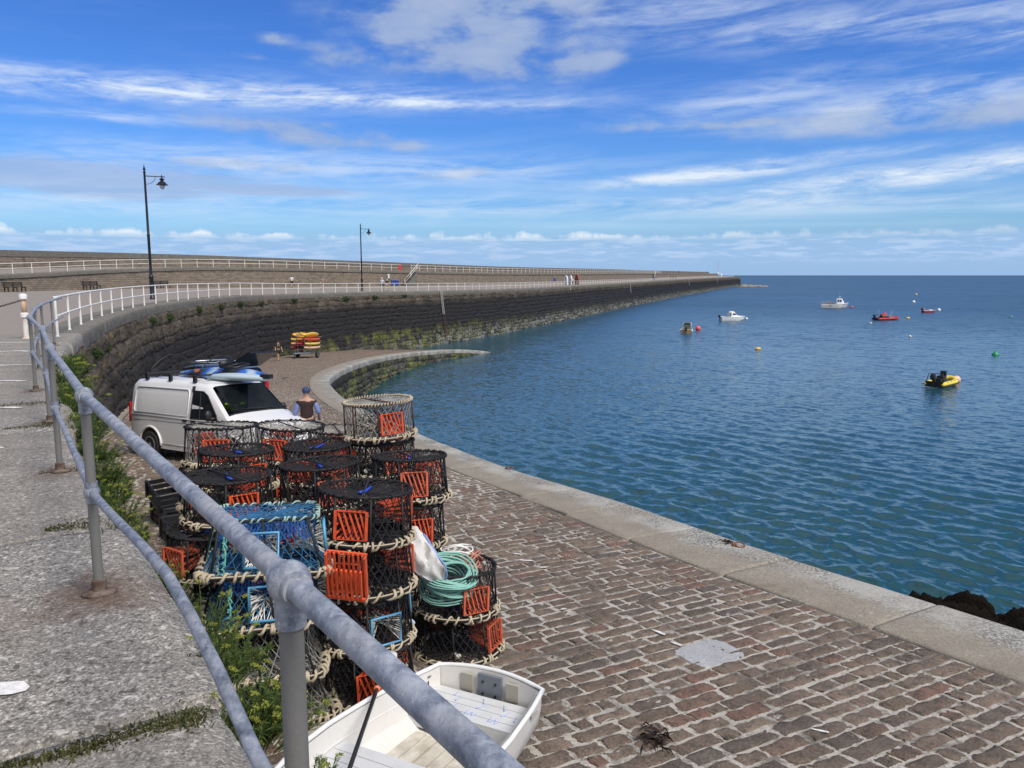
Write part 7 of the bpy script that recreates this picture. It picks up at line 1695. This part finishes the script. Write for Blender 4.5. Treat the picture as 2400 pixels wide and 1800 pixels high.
for (x, y, l, w, a) in ((1.60, 7.92, .20, .05, -.9), (1.72, 7.63, .16, .04, -.7), (.20, 10.45, .26, .06, -.3), (.45, 10.15, .14, .06, .2), (.08, 10.75, .18, .05, -.5), (2.55, 5.9, .16, .035, -.4), (.6, 8.6, .1, .04, .5)):
    k = 8; P_ = []
    for i in range(k): t = 2*PI*i/k; u, v = l/2*math.cos(t)*r_.uniform(.7, 1.15), w/2*math.sin(t)*r_.uniform(.6, 1.2); X, Y_ = x + u*math.cos(a) - v*math.sin(a), y + u*math.sin(a) + v*math.cos(a); P_.append((X, Y_, slip_z(Y_) + .024))
    m_.add(P_, [tuple(range(k))])
tag(m_.build('paint_splashes', M_mark), kind='structure')
def weed_scrap(x, y, r, n, lab, seed):
    q_ = np.random.default_rng(seed); P_ = np.zeros((n, 3)); a = q_.uniform(0, 6.28, n); P_[:, 0] = x + r*.5*q_.normal(size=n)*.6; P_[:, 1] = y + r*.5*q_.normal(size=n)*.9; P_[:, 2] = slip_z(P_[:, 1]) + .02 + q_.uniform(0, .03, n)
    Dd = np.stack([np.cos(a), np.sin(a), q_.uniform(-.05, .35, n)], 1); V, F, A_ = leaves(P_, Dd, q_.uniform(.05, .13, n), q_.uniform(.010, .022, n), q_.random((n, 3)), q_, .3)
    tag(np_mesh('seaweed_scrap', V, F, MATS.get('dry_weed') or leaf_mat('dry_weed', (.012, .008, .007), (.05, .03, .02), .05), None, attr=A_), lab, 'seaweed')
weed_scrap(1.15, 5.78, .17, 90, 'dark dried seaweed scrap on the setts right of the dinghy', 3)
weed_scrap(3.28, 11.28, .12, 30, 'brown weed scrap on the kerb beside a rusty stain', 4); weed_scrap(-12.95, 60.5, .35, 40, 'brown weed scrap on the far kerb bend', 5); weed_scrap(-13.6, 46, .4, 40, 'brown weed scrap on setts inside the far bend', 6)
def ring_bolt(x, y, lab):
    th = thing('mooring_ring', lab, 'ring', (x, y, slip_z(y) + .035)); rm = mat('rust', (.1, .05, .03)); m_ = MB(); m_.tube([(.07*math.cos(k*PI/8), .07*math.sin(k*PI/8), .02 + .015*math.sin(k*PI/8)) for k in range(16)], .013, 6, True); m_.build('ring', rm, th, True); m_ = MB(); m_.box((-.08, 0, .015), (.06, .05, .04)); m_.build('staple', rm, th)
ring_bolt(3.42, 11.1, 'rusty mooring ring on the kerb, nearer one'); ring_bolt(-.05, 17.2, 'rusty mooring ring on the kerb behind the pots')
